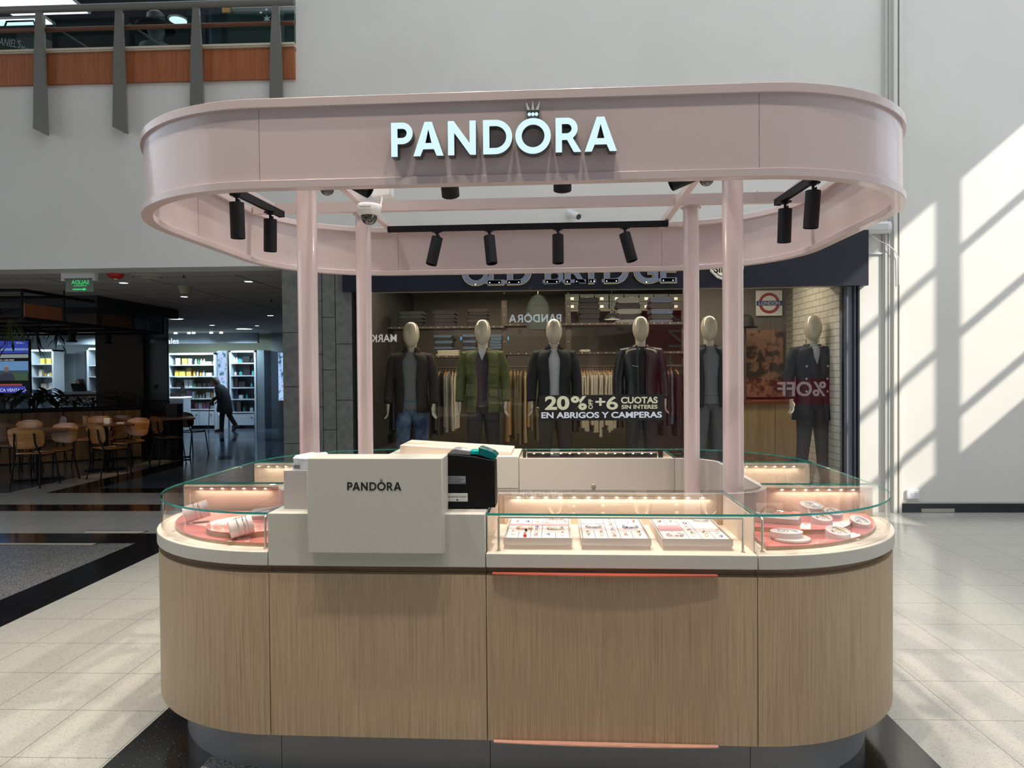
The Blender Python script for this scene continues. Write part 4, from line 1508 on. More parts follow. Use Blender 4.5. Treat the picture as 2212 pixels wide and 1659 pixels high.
folded_stack(861, 916, 706, 4, 0.052, ['dark', 'dark', 'green', 'green'], 'stack above the leftmost mannequin', 'folded stack above the leftmost mannequin')
folded_stack(936, 987, 706, 4, 0.052, ['dark'], 'stack left of the olive mannequin', 'folded stack left of the olive mannequin')
folded_stack(1009, 1057, 705, 5, 0.046, ['dark', 'brown', 'dark'], 'stack above the olive mannequin', 'folded stack above the olive mannequin')
folded_stack(937, 980, 755, 5, 0.040, ['blue', 'dark'], 'denim stack on the middle shelf', 'denim stack on the middle shelf')
folded_stack(1000, 1030, 755, 5, 0.040, ['blue', 'dark'], 'denim stack behind the olive mannequin head', 'denim stack behind the olive head')
folded_stack(1058, 1085, 755, 5, 0.040, ['blue'], 'denim stack beside the first rivet post', 'denim stack beside the rivet post')
folded_stack(943, 995, 769, 3, 0.026, ['cream'], 'pale stack on the lower shelf', 'pale stack on the lower shelf')
folded_stack(1250, 1296, 703, 5, 0.075, ['dark'], 'tall stack right of the second rivet post', 'tall stack right of the second post')
folded_stack(1330, 1385, 703, 5, 0.07, ['grey', 'dark'], 'grey stack above the leather jacket', 'grey stack above the leather jacket')
folded_stack(1402, 1455, 703, 5, 0.075, ['blue', 'green'], 'bluish stack near the right column', 'bluish stack near the right column')
folded_stack(1252, 1275, 765, 2, 0.03, ['cream'], 'small cream pile over the white shirts', 'small cream pile over the white shirts')
# shoe boxes on the top back shelf
bi = 0
for row, pyb in ((0, 668), (1, 651)):
    for c_ in range(8):
        p = at(1236 + c_ * 32, pyb, 10.6)
        t = T('shoe_box', 'dark green shoe box on the rear shelf, %s row' % ('lower' if row == 0 else 'upper'), 'box', (p.x, 10.6, p.z), group='shoe boxes on the top rear shelf, %s row' % ('lower' if row == 0 else 'upper'))
        t.part('carton', MB().box(-0.10, 0.10, 0, 0.3, 0, 0.078).box(-0.104, 0.104, -0.004, 0.304, 0.078, 0.108), 'garment_green', rel=True)
        t.part('end_label', MB().box(-0.025, 0.025, -0.006, -0.004, 0.02, 0.06), 'label_white', rel=True)
p = at(1236, 669, 10.6)
solo('box_shelf', MB().box(-0.1, 1.9, -0.02, 0.80, -0.03, 0), 'rack_metal', 'rear wall shelf under the shoe boxes', 'shelf', (p.x, 10.6, p.z))
# hanging hooded coat, cap, hat, sign, till counter
hc = T('hooded_cape', 'large dark green hooded garment hanging high above the white-shirt mannequin', 'garment', (at(1162, 640, 9.2).x, 9.2, at(1162, 712, 9.2).z))
q = MB()
q.rings([[(w_ * math.cos(a * PI / 10), 0.07 * math.sin(a * PI / 10), z) for a in range(20)] for z, w_ in ((0, 0.15), (0.2, 0.155), (0.34, 0.13), (0.42, 0.08), (0.45, 0.03))])
hc.part('hood', q, 'garment_green', rel=True)
hc.part('hook', MB().tube([(0, 0, 0.44), (0, 0, 2.75 - hc.loc[2])], 0.004, 6), 'rivet', rel=True)
bh = T('bowler_hat', 'black bowler hat on display behind the front right pink column', 'hat', (at(1610, 706, 9.1).x, 9.1, at(1610, 708, 9.1).z))
bh.part('hat_body', MB().lathe([(0.15, 0.0), (0.155, 0.01), (0.11, 0.012), (0.105, 0.06), (0.10, 0.11), (0.07, 0.155), (0.02, 0.17)], n=28), 'cloth_black', rel=True)
bh.part('hat_band', MB().lathe([(0.112, 0.012), (0.111, 0.04), (0.10, 0.04)], n=28), 'cloth_navy', rel=True)
bh.part('hat_stand', MB().cyl((0, 0, at(1700, 872, 8.9).z + 0.036 - bh.loc[2]), 0.012, bh.loc[2] - at(1700, 872, 8.9).z - 0.036).cyl((0, 0, at(1700, 872, 8.9).z + 0.036 - bh.loc[2]), 0.08, 0.012), 'rack_metal', rel=True)
ls = T('round_sign', 'square enamel sign with a red ring and blue bar lettered LONDON', 'sign', (at(1662, 656, 9.4).x, 9.42, at(1662, 682, 9.4).z))
ls.part('plate', MB().box(-0.17, 0.17, -0.01, 0.01, 0, 0.33), 'label_white', rel=True, bevel=0.003)
put_mesh('ring', shapes2d([arc(0, 0, 0.135, 0, 354, 60), arc(0, 0, 0.098, 0, 354, 60)], 0.004), mat('roundel_red', (0.28, 0.04, 0.05), 0.4).name, ls.o, Matrix.Translation((0, -0.013, 0.165)) @ STAND)
ls.part('bar', MB().box(-0.165, 0.165, -0.019, -0.015, 0.135, 0.195), mat('roundel_blue', (0.03, 0.06, 0.22), 0.4).name, rel=True)
writing('lettering', 'LONDON', 0.062, 'label_white', ls.o, (0, -0.0205, 0.142))
wl = MB().box(at(1478, 700, 9.45).x, 3.22, 9.45, 9.55, 0.12, 2.75)
struct('wall_shop_partition', wl, 'shop_wall', smooth=False)
tc_ = T('till_desk', 'pale wooden shop counter behind the rightmost mannequin', 'counter', (at(1705, 870, 8.9).x, 8.9, 0.12))
xl, xr = at(1548, 870, 8.9).x - tc_.loc[0], at(1802, 870, 8.9).x - tc_.loc[0]
zt = at(1700, 872, 8.9).z - 0.12
tc_.part('front_boards', MB().box(xl, (xl + xr) / 2 - 0.003, 0, 0.02, 0, zt).box((xl + xr) / 2 + 0.003, xr, 0, 0.02, 0, zt), 'counter_pine', rel=True)
tc_.part('desk_body', MB().box(xl, xr, 0.02, 0.45, 0, zt), 'shop_dark', rel=True)
tc_.part('desk_top', MB().box(xl - 0.02, xr + 0.02, -0.02, 0.47, zt, zt + 0.035), 'dark_and_shaded_ply', rel=True)
for body, px, py, sz in (('ENGLAND', 1795, 742, 0.085), ('SHIRTS', 1812, 772, 0.07)):
    p = at(px, py, 9.2)
    o = writing('painted_word', body, sz, 'black_ink', None, (3.215, 8.55, p.z - (0.02 if sz > 0.08 else 0.0)), rotz=R(-90), bold=0.001, xscale=1.0)
    tag(o, 'black painted word %s on the white brick wall' % body, 'painted word')
# brown panel behind the desk, painted like the posters reflected in the glass
m = mat('reflection_brown', (0.12, 0.07, 0.045), 0.6)
noise_col(m, (0.05, 0.03, 0.02), (0.26, 0.14, 0.09), nscale=9, detail=3, lo=0.45, hi=0.55)
p0, p1 = at(1610, 858, 9.43), at(1690, 712, 9.43)
pb = MB().box(p0.x, p1.x, 9.40, 9.44, p0.z, p1.z)
tag(pb.build('reflection_panel', 'reflection_brown'), 'brown patchwork panel above the wooden shop counter, painted like a glass reflection', 'poster')
# wide area lamps without fixtures, added overhead to light the shop window
lamp('shop_lamp', 'AREA', (-0.6, 8.5, 2.70), 34, (1.0, 0.85, 0.66), (-0.6, 8.6, 0), 2.4, 0.25)
lamp('shop_lamp', 'AREA', (1.8, 8.5, 2.70), 28, (1.0, 0.87, 0.70), (1.8, 8.6, 0), 2.2, 0.25)
lamp('shop_lamp', 'AREA', (0.4, 10.3, 2.70), 34, (1.0, 0.84, 0.62), (0.4, 10.3, 0), 3.5, 0.4)
for px, py in ((833, 641), (845, 645), (852, 648)):
    p = at(px, py, 10.4 if px > 834 else 9.9)
    solo('ceiling_lamp', MB().cyl((0, 0, -0.01), 0.045, 0.012, 16), 'bulb', 'small bright round lamp on the shop ceiling', 'lamp', (p.x, p.y, 2.742), group='small round lamps on the shop ceiling')
p = at(912, 643, 10.6)
solo('ceiling_vent', MB().box(-0.2, 0.2, -0.15, 0.15, -0.012, 0), 'shop_dark', 'black ventilation grille in the shop ceiling', 'vent', (p.x, 10.3, 2.749))
# pendant lamp: a reflection in the glass, built here as a solid object
pn = T('pendant_lamp', 'black bell shaped pendant lamp, a window reflection built solid above the leather jacket', 'lamp', (at(1322, 686, 9.0).x, 9.0, at(1322, 690, 9.0).z))
pn.part('shade', MB().lathe([(0.105, 0), (0.10, 0.01), (0.07, 0.05), (0.03, 0.075), (0.025, 0.11), (0.01, 0.12)], n=24), 'leather_black', rel=True)
pn.part('lit_rim', MB().cyl((0, 0, 0.0), 0.095, 0.004, 24), mat('warm_rim', (1, 1, 1), 0.5, emit=(1, 0.8, 0.5), estr=1.2).name, rel=True)
pn.part('cord', MB().tube([(0, 0, 0.12), (0, 0, 2.75 - pn.loc[2])], 0.004, 6), 'cloth_black', rel=True)

# ------------------------------------------------------------------ on and in the kiosk counters
mb_ = T('stone_box', 'large pale stone box with a black wordmark hanging over the till counter front', 'screen cover', (-0.4665, 0.06, 0.866), KM)
mb_.part('box_shell', MB().box(-0.2425, 0.2425, -0.07, 0.062, 0, 0.338), 'pale_stone', rel=True, bevel=0.0035)
word_sign(mb_.o, 0.029, (0.0, -0.0702, 0.224), 0.001, 'black_ink', face_t=0.0008)
bx = T('lilac_box', 'small greyish lilac box on the till counter left of the stone box', 'box', (-0.77, 0.20, 0.998), KM)
bx.part('carton', MB().box(-0.074, 0.05, -0.08, 0.10, 0, 0.144), 'lilac_box', rel=True, bevel=0.001)
bg_ = T('plastic_bag', 'crumpled grey white plastic bag with a bar code on top of the lilac box', 'bag', (-0.765, 0.20, 1.142), KM)
q = MB()
random.seed(5)
rs = []
for z, f in ((0, 1.0), (0.012, 1.03), (0.03, 1.0), (0.044, 0.97), (0.052, 0.9)):
    rs.append([(0.052 * f * max(-1, min(1, 1.3 * math.cos(a * PI / 10))) + random.uniform(-0.0025, 0.0025), 0.07 * f * max(-1, min(1, 1.3 * math.sin(a * PI / 10))) + random.uniform(-0.003, 0.003), z + (random.uniform(-0.002, 0.002) if z else 0)) for a in range(20)])
q.rings(rs)
bg_.part('bag_body', q, 'plastic_bag', rel=True, ang=25)
q = MB()
for i in range(9):
    q.box(-0.044 + i * 0.003, -0.0425 + i * 0.003, -0.0745, -0.0735, 0.006, 0.020)
bg_.part('bar_code', q, 'black_ink', rel=True)

# receipt printer
pr = T('receipt_printer', 'black receipt printer with teal lid beside the stone box', 'printer', (-0.145, 0.18, 0.998), KM)


def pxz(px, py):
    return (-0.24 + (px - 960) * 0.00171 + 0.145, 0.003 + (1098 - py) * 0.00171)


prof = [pxz(*p) for p in [(960, 1098), (960, 994), (962, 986), (967, 981), (1023, 986), (1066, 994), (1070, 999), (1071, 1096)]]
b_ = MB()
b_.M = Matrix.Translation((0, 0.05, 0)) @ STAND
b_.prism(prof, 0, 0.10)
pr.part('body', b_, 'printer_black', rel=True, bevel=0.002)
b_ = MB()
b_.M = Matrix.Translation((0, 0.056, 0)) @ STAND
b_.prism([pxz(*p) for p in [(966, 981), (976, 972), (984, 970.5), (1016, 976), (1016, 984)]], 0, 0.090)
pr.part('paper_door', b_, 'printer_grey', rel=True, bevel=0.001)
b_ = MB()
b_.M = Matrix.Translation((0, 0.052, 0)) @ STAND
b_.prism([pxz(*p) for p in [(1034, 968), (1040, 967.5), (1068, 978), (1075, 986), (1069, 995), (1035, 984)]], 0, 0.088)
pr.part('teal_lid', b_, 'teal_plastic', rel=True, bevel=0.002)
b_ = MB()
b_.M = Matrix.Translation((0, 0.045, 0)) @ STAND
b_.prism([pxz(*p) for p in [(1012, 977), (1018, 974.5), (1034, 975), (1038, 984), (1014, 983)]], 0, 0.07)
pr.part('paper_slot', b_, 'teal_bright', rel=True, bevel=0.002)
b_ = MB().add([(pxz(991, 973)[0], -0.02, pxz(991, 973)[1] + 0.002), (pxz(1014, 976)[0], -0.02, pxz(1014, 976)[1] + 0.002), (pxz(1014, 976)[0], 0.03, pxz(1014, 976)[1] + 0.002), (pxz(991, 973)[0], 0.03, pxz(991, 973)[1] + 0.002)], [(0, 1, 2, 3)])
pr.part('receipt_paper', b_, 'white_ink', rel=True, smooth=False)
pr.part('side_panel', MB().box(0.0455, 0.050, -0.04, 0.045, 0.004, 0.175), 'printer_grey', rel=True, bevel=0.001)
pr.part('side_button', MB().box(0.050, 0.0515, -0.02, 0.0, 0.09, 0.115), 'red_enamel', rel=True)
x0, z0 = pxz(967, 1045)
x1, z1 = pxz(1007, 1028)
pl_ = pr.part('rating_plate', MB().box(x0, x1, -0.0512, -0.0500, z0, z1), 'label_grey', rel=True)
for i, s_ in enumerate(['COMPAÑIA HASAR S.A.I.C.', 'Marca HASAR Modelo SMH/P-250F', 'Número de serie 0000004629', 'CONTROLADOR FISCAL HOMOLOGADO']):
    writing('printed_text', s_, 0.0044, 'black_ink', pl_, (x0 + 0.003, -0.0515, z1 - 0.0075 - i * 0.0066), thick=0.0003, align='LEFT', xscale=0.85)
x0, z0 = pxz(966, 1083)
x1, z1 = pxz(1011, 1065)
pl_ = pr.part('bar_code_label', MB().box(x0, x1, -0.0512, -0.0500, z0, z1), 'label_white', rel=True)
q = MB()
random.seed(9)
for i in range(30):
    w_ = random.choice([0.0005, 0.0009])
    q.box(x0 + 0.004 + i * 0.0023, x0 + 0.004 + i * 0.0023 + w_, -0.0516, -0.0512, z0 + 0.014, z0 + 0.021)
cx_ = (x0 + x1) / 2
q.add([(cx_, -0.0516, z0 + 0.002), (cx_ + 0.004, -0.0516, z0 + 0.006), (cx_, -0.0516, z0 + 0.010), (cx_ - 0.004, -0.0516, z0 + 0.006)], [(0, 1, 2, 3)])
q.build('bar_code', 'black_ink', pl_)
# raised lid on the far till counter
rb = T('counter_lid', 'pale raised box lid lying on the far till counter', 'lid', (-0.47, 2.03, 0.998), KM)
q = MB().add([(-0.32, -0.17, 0), (0.37, -0.17, 0), (0.37, 0.19, 0), (-0.32, 0.19, 0), (-0.32, -0.17, 0.062), (0.37, -0.17, 0.02), (0.37, 0.19, 0.02), (-0.32, 0.19, 0.062)],
             [(0, 3, 2, 1), (4, 5, 6, 7), (0, 1, 5, 4), (1, 2, 6, 5), (2, 3, 7, 6), (3, 0, 4, 7)])
rb.part('lid_body', q, 'cream_panel', rel=True, bevel=0.002, smooth=False)

# clear acrylic board bowed in front of the oak, with red edges
ac = T('acrylic_board', 'clear bowed acrylic poster board with red edges on the front of the kiosk', 'acrylic board', (0.34, 0.03, 0.183), KM)
A_, B_ = [], []
for i in range(25):
    q_ = -1 + 2 * i / 24
    bow = 0.012 * (1 - q_ * q_)
    A_.append((0.395 * q_, -0.002 - bow))
    B_.append((0.395 * q_, 0.0015 - bow))
ac.part('clear_sheet', MB().strip(A_, B_, 0.004, 0.603), 'acrylic', rel=True)
ac.part('top_edge', MB().strip(A_, [(x, 0.014) for x, y in B_], 0.603, 0.6065), 'acrylic_edge', rel=True)
ac.part('bottom_edge', MB().strip(A_, [(x, 0.012) for x, y in B_], 0.0, 0.004), mat('acrylic_pink', (0.75, 0.40, 0.30), 0.25, coat=0.4).name, rel=True)
for s_ in (-1, 1):
    ac.part('side_edge', MB().box(s_ * 0.395 - 0.0015, s_ * 0.395 + 0.0015, -0.003, 0.012, 0.004, 0.603), 'acrylic', rel=True)

# jewellery
random.seed(11)


def bracelet_mesh(rx, ry, n, metal, stones, arc_deg=300, flat=True, r=0.0028):
    m = MB()
    a0 = R(90 + (360 - arc_deg) / 2)
    for i in range(n):
        a = a0 + R(arc_deg) * i / (n - 1)
        rr = r * random.uniform(0.7, 1.5)
        k = 1 if (stones and i % 3 == 1) else 0
        m.ell((rx * math.cos(a), ry * math.sin(a), rr), rr * 1.1, rr * 1.1, rr, 7, 5, k)
    pts = [(rx * math.cos(a0 + R(arc_deg) * i / 24), ry * math.sin(a0 + R(arc_deg) * i / 24), r * 0.8) for i in range(25)]
    m.tube(pts, 0.0008, 5)
    return m


def charm_mesh(kind):
    m = MB()
    if kind == 'ring':
        m.rings([[(0.006 * math.cos(t) * (1 + 0.18 * math.cos(a)), 0.0015 * math.sin(a), 0.006 + 0.006 * math.sin(t) * (1 + 0.18 * math.cos(a))) for a in [j * PI / 3 for j in range(6)]] for t in [i * PI / 8 for i in range(16)]], closed=True)
        m.ell((0, 0, 0.0135), 0.0035, 0.003, 0.003, 8, 5, 1)
    elif kind == 'drop':
        m.ell((0, 0, 0.004), 0.005, 0.004, 0.004, 8, 5)
        m.ell((0.004, 0.004, 0.005), 0.003, 0.003, 0.003, 8, 5, 1)
        m.tube([(0, 0, 0.008), (0.002, 0.0, 0.012), (0.0, 0, 0.015)], 0.0009, 5)
    else:
        m.ell((-0.004, 0, 0.0035), 0.0035, 0.0035, 0.0035, 8, 5)
        m.ell((0.004, 0.001, 0.0035), 0.0035, 0.0035, 0.0035, 8, 5, 1)
        m.ell((0.0, 0.003, 0.006), 0.0022, 0.0022, 0.0022, 6, 4)
    m.box(-0.011, 0.011, -0.007, -0.0055, 0, 0.0008, 0)
    return m


CH = {}
for kd in ('ring', 'drop', 'pair'):
    for mt in ('silver', 'gold', 'rose_gold'):
        for st_ in ('silver', 'blue_stone', 'rose_gold'):
            CH[(kd, mt, st_)] = None


def charm(frame_loc, kd, mt, st_, label, group, rot=0):
    key = (kd, mt, st_)
    if CH.get(key) is None:
        o = charm_mesh(kd).build('jewellery_charm', [mt, st_])
        CH[key] = o.data
    else:
        o = bpy.data.objects.new('jewellery_charm', CH[key])
        C.objects.link(o)
    o.matrix_world = KM @ Matrix.Translation(frame_loc) @ Matrix.Rotation(rot, 4, 'Z')
    tag(o, label, 'charm', group)
    return o


def bracelet(loc, rx, ry, n, metal, stone, label, rot=0, group=None, r=0.0028, tilt=0):
    o = bracelet_mesh(rx, ry, n, metal, True, r=r).build('bracelet', [metal, stone])
    o.matrix_world = KM @ Matrix.Translation(loc) @ Matrix.Rotation(rot, 4, 'Z') @ Matrix.Rotation(tilt, 4, 'X')
    return tag(o, label, 'bracelet', group)


NAMES = ['left', 'middle', 'right']
TR = [(-0.02, 0.23), (0.263, 0.516), (0.555, 0.806)]
TY0, TY1 = 0.105, 0.495
LAY = [
    dict(v=[0.0, 0.38, 0.56, 1.0], h=[(0.0, 0.38, 0.30), (0.56, 1.0, 0.28)], half=[(0.19, 0.0, 0.28), (0.78, 0.0, 0.26), (0.80, 0.72, 0.80)], strip=(0.0, 1.0, 0.585, 0.66, 'pink_strip'),
         br=[(0.27, 0.42, 'rose_gold', 'gold'), (0.78, 0.42, 'silver', 'gold'), (0.79, 0.90, 'silver', 'rose_gold')],
         ch=[(0.10, 0.16), (0.29, 0.16), (0.47, 0.10), (0.47, 0.22), (0.47, 0.36), (0.47, 0.48), (0.47, 0.76), (0.47, 0.90), (0.66, 0.14), (0.89, 0.12), (0.12, 0.74), (0.30, 0.74), (0.63, 0.72), (0.94, 0.74)]),
    dict(v=[0.0, 0.39, 0.585, 1.0], h=[(0.0, 0.39, 0.36), (0.585, 1.0, 0.36)], half=[(0.195, 0.0, 0.34), (0.78, 0.0, 0.34), (0.80, 0.68, 1.0)], strip=(0.0, 0.38, 0.68, 1.0, 'marble_card'),
         br=[(0.20, 0.52, 'silver', 'silver'), (0.80, 0.52, 'silver', 'blue_stone')],
         ch=[(0.09, 0.14), (0.09, 0.27), (0.30, 0.14), (0.30, 0.27), (0.49, 0.10), (0.49, 0.24), (0.49, 0.40), (0.49, 0.60), (0.49, 0.76), (0.49, 0.90), (0.68, 0.16), (0.68, 0.28), (0.89, 0.14), (0.89, 0.27), (0.68, 0.80), (0.90, 0.78), (0.90, 0.92)]),
    dict(v=[0.0, 0.40, 0.59, 1.0], h=[(0.0, 0.40, 0.36), (0.59, 1.0, 0.36)], half=[(0.20, 0.66, 1.0), (0.79, 0.0, 0.36), (0.20, 0.30, 0.36)], strip=(0.02, 0.38, 0.38, 0.62, 'pink_strip'),
         br=[(0.20, 0.16, 'silver', 'rose_gold'), (0.82, 0.86, 'silver', 'silver')],
         ch=[(0.10, 0.78), (0.10, 0.92), (0.29, 0.78), (0.29, 0.92), (0.49, 0.12), (0.49, 0.26), (0.49, 0.40), (0.49, 0.56), (0.49, 0.70), (0.49, 0.88), (0.68, 0.12), (0.68, 0.28), (0.89, 0.10), (0.89, 0.26), (0.66, 0.92)]),
]
for k, (x0, x1) in enumerate(TR):
    wd, dp = x1 - x0, TY1 - TY0
    t = T('jewellery_tray', '%s of the three flat blush jewellery trays in the front glass counter' % NAMES[k], 'tray', ((x0 + x1) / 2, (TY0 + TY1) / 2, 0.857), KM, group='jewellery trays in the front counter')
    t.part('tray_base', MB().box(-wd / 2 + 0.003, wd / 2 - 0.003, -dp / 2 + 0.003, dp / 2 - 0.003, 0.0, 0.016), 'tray_white', rel=True, bevel=0.001)
    q = MB().box(-wd / 2, wd / 2, -dp / 2, dp / 2, 0.016, 0.034)
    q.box(-wd / 2, wd / 2, -dp / 2, -dp / 2 + 0.003, 0.034, 0.042).box(-wd / 2, wd / 2, dp / 2 - 0.003, dp / 2, 0.034, 0.042)
    q.box(-wd / 2, -wd / 2 + 0.003, -dp / 2 + 0.003, dp / 2 - 0.003, 0.034, 0.042).box(wd / 2 - 0.003, wd / 2, -dp / 2 + 0.003, dp / 2 - 0.003, 0.034, 0.042)
    t.part('tray_rim', q, 'tray_white', rel=True)
    lay = LAY[k]
    t.part('pad', MB().box(-wd / 2 + 0.008, wd / 2 - 0.008, -dp / 2 + 0.004, dp / 2 - 0.008, 0.034, 0.0385), 'tray_pad', rel=True)
    fx = lambda a: -wd / 2 + 0.008 + a * (wd - 0.016)
    fy = lambda b: -dp / 2 + 0.004 + b * (dp - 0.012)
    q = MB()
    for a in lay['v']:
        q.box(fx(a) - 0.001, fx(a) + 0.001, fy(0), fy(1), 0.0385, 0.0388)
    for a, b, c in lay['h']:
        q.box(fx(a), fx(b), fy(c) - 0.0008, fy(c) + 0.0008, 0.0385, 0.0388)
    for a, b, c in lay['half']:
        q.box(fx(a) - 0.001, fx(a) + 0.001, fy(b), fy(c), 0.0385, 0.0388)
    t.part('grooves', q, 'tray_groove', rel=True)
    a, b, c, d, mm = lay['strip']
    t.part('name_card', MB().box(fx(a), fx(b), fy(c), fy(d), 0.0388, 0.0405), mm, rel=True)
    cx_, cy_ = (x0 + x1) / 2, (TY0 + TY1) / 2
    zt = 0.857 + 0.0392
    pos_x = lambda a: 'left' if a < 0.36 else ('centre' if a < 0.6 else 'right')
    pos_y = lambda b: 'front row' if b < 0.33 else ('middle' if b < 0.66 else 'back')
    for j, (a, b, mt, st_) in enumerate(lay['br']):
        cs = MB().lathe([(0.020, 0), (0.019, 0.004), (0.01, 0.005)], n=24, sx=1.15, sy=0.8)
        solo('bracelet_pad', cs, 'pillow_blush', 'oval pad under the bracelet at the %s %s of the %s tray' % (pos_x(a), pos_y(b), NAMES[k]), 'pad', (cx_ + fx(a), cy_ + fy(b) + 0.006, zt - 0.0002), KM)
        bracelet((cx_ + fx(a), cy_ + fy(b), zt + 0.0003), 0.030, 0.021, 26, mt, st_, '%s bead bracelet at the %s %s of the %s tray' % (mt.replace('_', ' '), pos_x(a), pos_y(b), NAMES[k]))
    for j, (a, b) in enumerate(lay['ch']):
        kd = ['ring', 'drop', 'pair'][(j * 7 + k) % 3]
        mt = random.choice(['silver', 'silver', 'silver', 'gold', 'rose_gold'])
        st_ = random.choice(['silver', 'silver', 'blue_stone', 'rose_gold'])
        charm((cx_ + fx(a), cy_ + fy(b), zt), kd, mt, st_, 'tiny charm, %s %s of the %s jewellery tray' % (pos_x(a), pos_y(b), NAMES[k]),
              'charms %s %s of the %s tray' % (pos_x(a), pos_y(b), NAMES[k]), random.uniform(-0.3, 0.3))
    if k == 0:
        solo('red_charm', MB().box(-0.006, 0.006, -0.004, 0.004, 0, 0.010), 'red_enamel', 'tiny red square charm in the front left part of the left tray', 'charm', (cx_ + fx(0.30), cy_ + fy(0.06), zt), KM)
        solo('black_charm', MB().ell((0, 0, 0.006), 0.006, 0.004, 0.006, 12, 8), 'black_enamel', 'tiny black round charm behind the red square charm in the left tray', 'charm', (cx_ + fx(0.30), cy_ + fy(0.29), zt), KM)

# left corner display
def corner_poly(e, xa, yb, sgn, inner=0.0):
    o, _ = sec('front_corner_right', e, 0)
    o = [p for p in o if p[0] >= xa and p[1] <= yb]
    o = [(xa, o[0][1])] + o + [(o[-1][0], yb)]
    P = o + [(IX + 0.035, yb), (IX + 0.035, IY0 + 0.10), (IX - 0.06, IY0 - 0.045), (xa, IY0 - 0.045)]
    P = [(sgn * x, y) for x, y in P]
    return P if sgn > 0 else P[::-1]


pf1 = T('coral_platform', 'coral topped platform with oak edge filling the near left glass counter', 'display platform', (-1.2, 0.4, 0.857), KM)
pf1.part('board', MB().prism(corner_poly(-0.112, 0.885, 0.715, -1), 0.857, 0.870), 'edge_oak')
pf1.part('coral_top', MB().prism(corner_poly(-0.110, 0.884, 0.716, -1), 0.870, 0.8725), 'pink_disc')
rs1 = T('coral_riser', 'smaller round coral riser on the left platform, under the round jewellery stand', 'display riser', (-1.06, 0.36, 0.8725), KM)
rc = [(x, y) for x, y in arc(-1.06, 0.36, 0.185, 0, 354, 60) if x < 3]
rs1.part('riser_board', MB().prism(rc, 0.8725, 0.893), 'edge_oak')
rs1.part('coral_top', MB().prism(arc(-1.06, 0.36, 0.186, 0, 354, 60), 0.893, 0.8955), 'pink_disc')


def pillow(loc, rot, tilt, label, metals, ln=0.085, r=0.034):
    t = T('bracelet_pillow', label, 'bracelet stand', loc, KM, rot)
    M = Matrix.Translation((0, 0, r + 0.012)) @ Matrix.Rotation(tilt, 4, 'Y')
    p = MB()
    p.M = M @ Matrix.Rotation(R(90), 4, 'Y')
    p.lathe([(0.004, -ln / 2), (r - 0.001, -ln / 2), (r, -ln / 2 + 0.002), (r, ln / 2 - 0.002), (r - 0.001, ln / 2), (0.004, ln / 2)], n=36, sy=0.86)
    t.part('roll', p, 'pillow_blush', rel=True)
    f = MB().box(-0.015, 0.05, -0.010, 0.010, 0, 0.004)
    f.add([(-0.015, -0.01, 0), (-0.015, 0.01, 0), (0.0, 0.01, r * 0.9), (0.0, -0.01, r * 0.9), (0.012, -0.01, r * 0.9), (0.012, 0.01, r * 0.9)], [(0, 1, 2, 3), (3, 2, 5, 4)])
    t.part('foot', f, 'pillow_blush', rel=True)
    Mw = t.o.matrix_world @ M
    for i, (dx, mt, st_) in enumerate(metals):
        b = MB()
        n = 34
        for j in range(n):
            a = 2 * PI * j / n
            top = max(0, math.sin(a))
            rr = 0.0014 + (0.0016 * random.random() if top > 0.3 else 0.0004)
            b.ell((dx + 0.0012 * math.sin(5 * a), (r * 0.86 + rr) * math.cos(a), (r + rr) * math.sin(a)), rr, rr, rr, 6, 4, 1 if j % 4 == 0 else 0)
        o = b.build('bracelet', [mt, st_])
        o.matrix_world = Mw
        tag(o, '%s chain bracelet, %s one on the %s' % (mt.replace('_', ' '), ('first', 'second', 'third')[i], 'front bracelet pillow' if 'front' in label else 'rear bracelet pillow'), 'bracelet')
    return t


pillow((-1.035, 0.175, 0.8725), R(33), R(-12), 'blush bracelet pillow at the front of the left corner case, three silver bracelets', [(-0.012, 'silver', 'silver'), (0.010, 'silver', 'blue_stone'), (0.022, 'silver', 'silver')])
pillow((-1.36, 0.46, 0.8725), R(28), R(-14), 'blush bracelet pillow at the back left of the left corner case, two bracelets', [(-0.004, 'silver', 'rose_gold'), (0.014, 'rose_gold', 'rose_gold')], ln=0.10, r=0.036)


def oval_stand(x, y, z, rx, ry, h, label, jl, metal, slope=0.25, rot=0.0, top=None):
    t = T('oval_stand', label, 'jewellery stand', (x, y, z), KM, rot, group=None)
    rx, ry = rx * 1.12, ry * 1.12
    n = 36
    lo = [(rx * math.cos(a * 2 * PI / n), ry * math.sin(a * 2 * PI / n), 0) for a in range(n)]
    hi = [(p[0], p[1], h + slope * p[1] - slope * 0.25 * p[0]) for p in lo]
    m = MB()
    m.rings([lo, hi])
    t.part('stand_body', m, 'pillow_blush', rel=True)
    jm_ = MB()
    random.seed(int(x * 1000))
    for i in range(16):
        a = random.uniform(0, 2 * PI)
        q = random.uniform(0.15, 0.72)
        px_, py_ = rx * q * math.cos(a), ry * q * math.sin(a)
        zz = h + slope * py_ - slope * 0.25 * px_
        r_ = random.uniform(0.0015, 0.0032)
        jm_.ell((px_, py_, zz + r_), r_, r_, r_, 7, 5, 1 if i % 4 == 0 else 0)
    pts = [(rx * 0.6 * math.cos(a * 0.5), ry * 0.55 * math.sin(a * 0.5 * 1.7), h + slope * ry * 0.55 * math.sin(a * 0.85) - slope * 0.25 * rx * 0.6 * math.cos(a * 0.5) + 0.002) for a in range(18)]
    jm_.tube(pts, 0.0009, 5)
    o = jm_.build('jewellery_set', [metal, 'silver'])
    o.matrix_world = t.o.matrix_world.copy()
    tag(o, jl, 'jewellery')
    return t


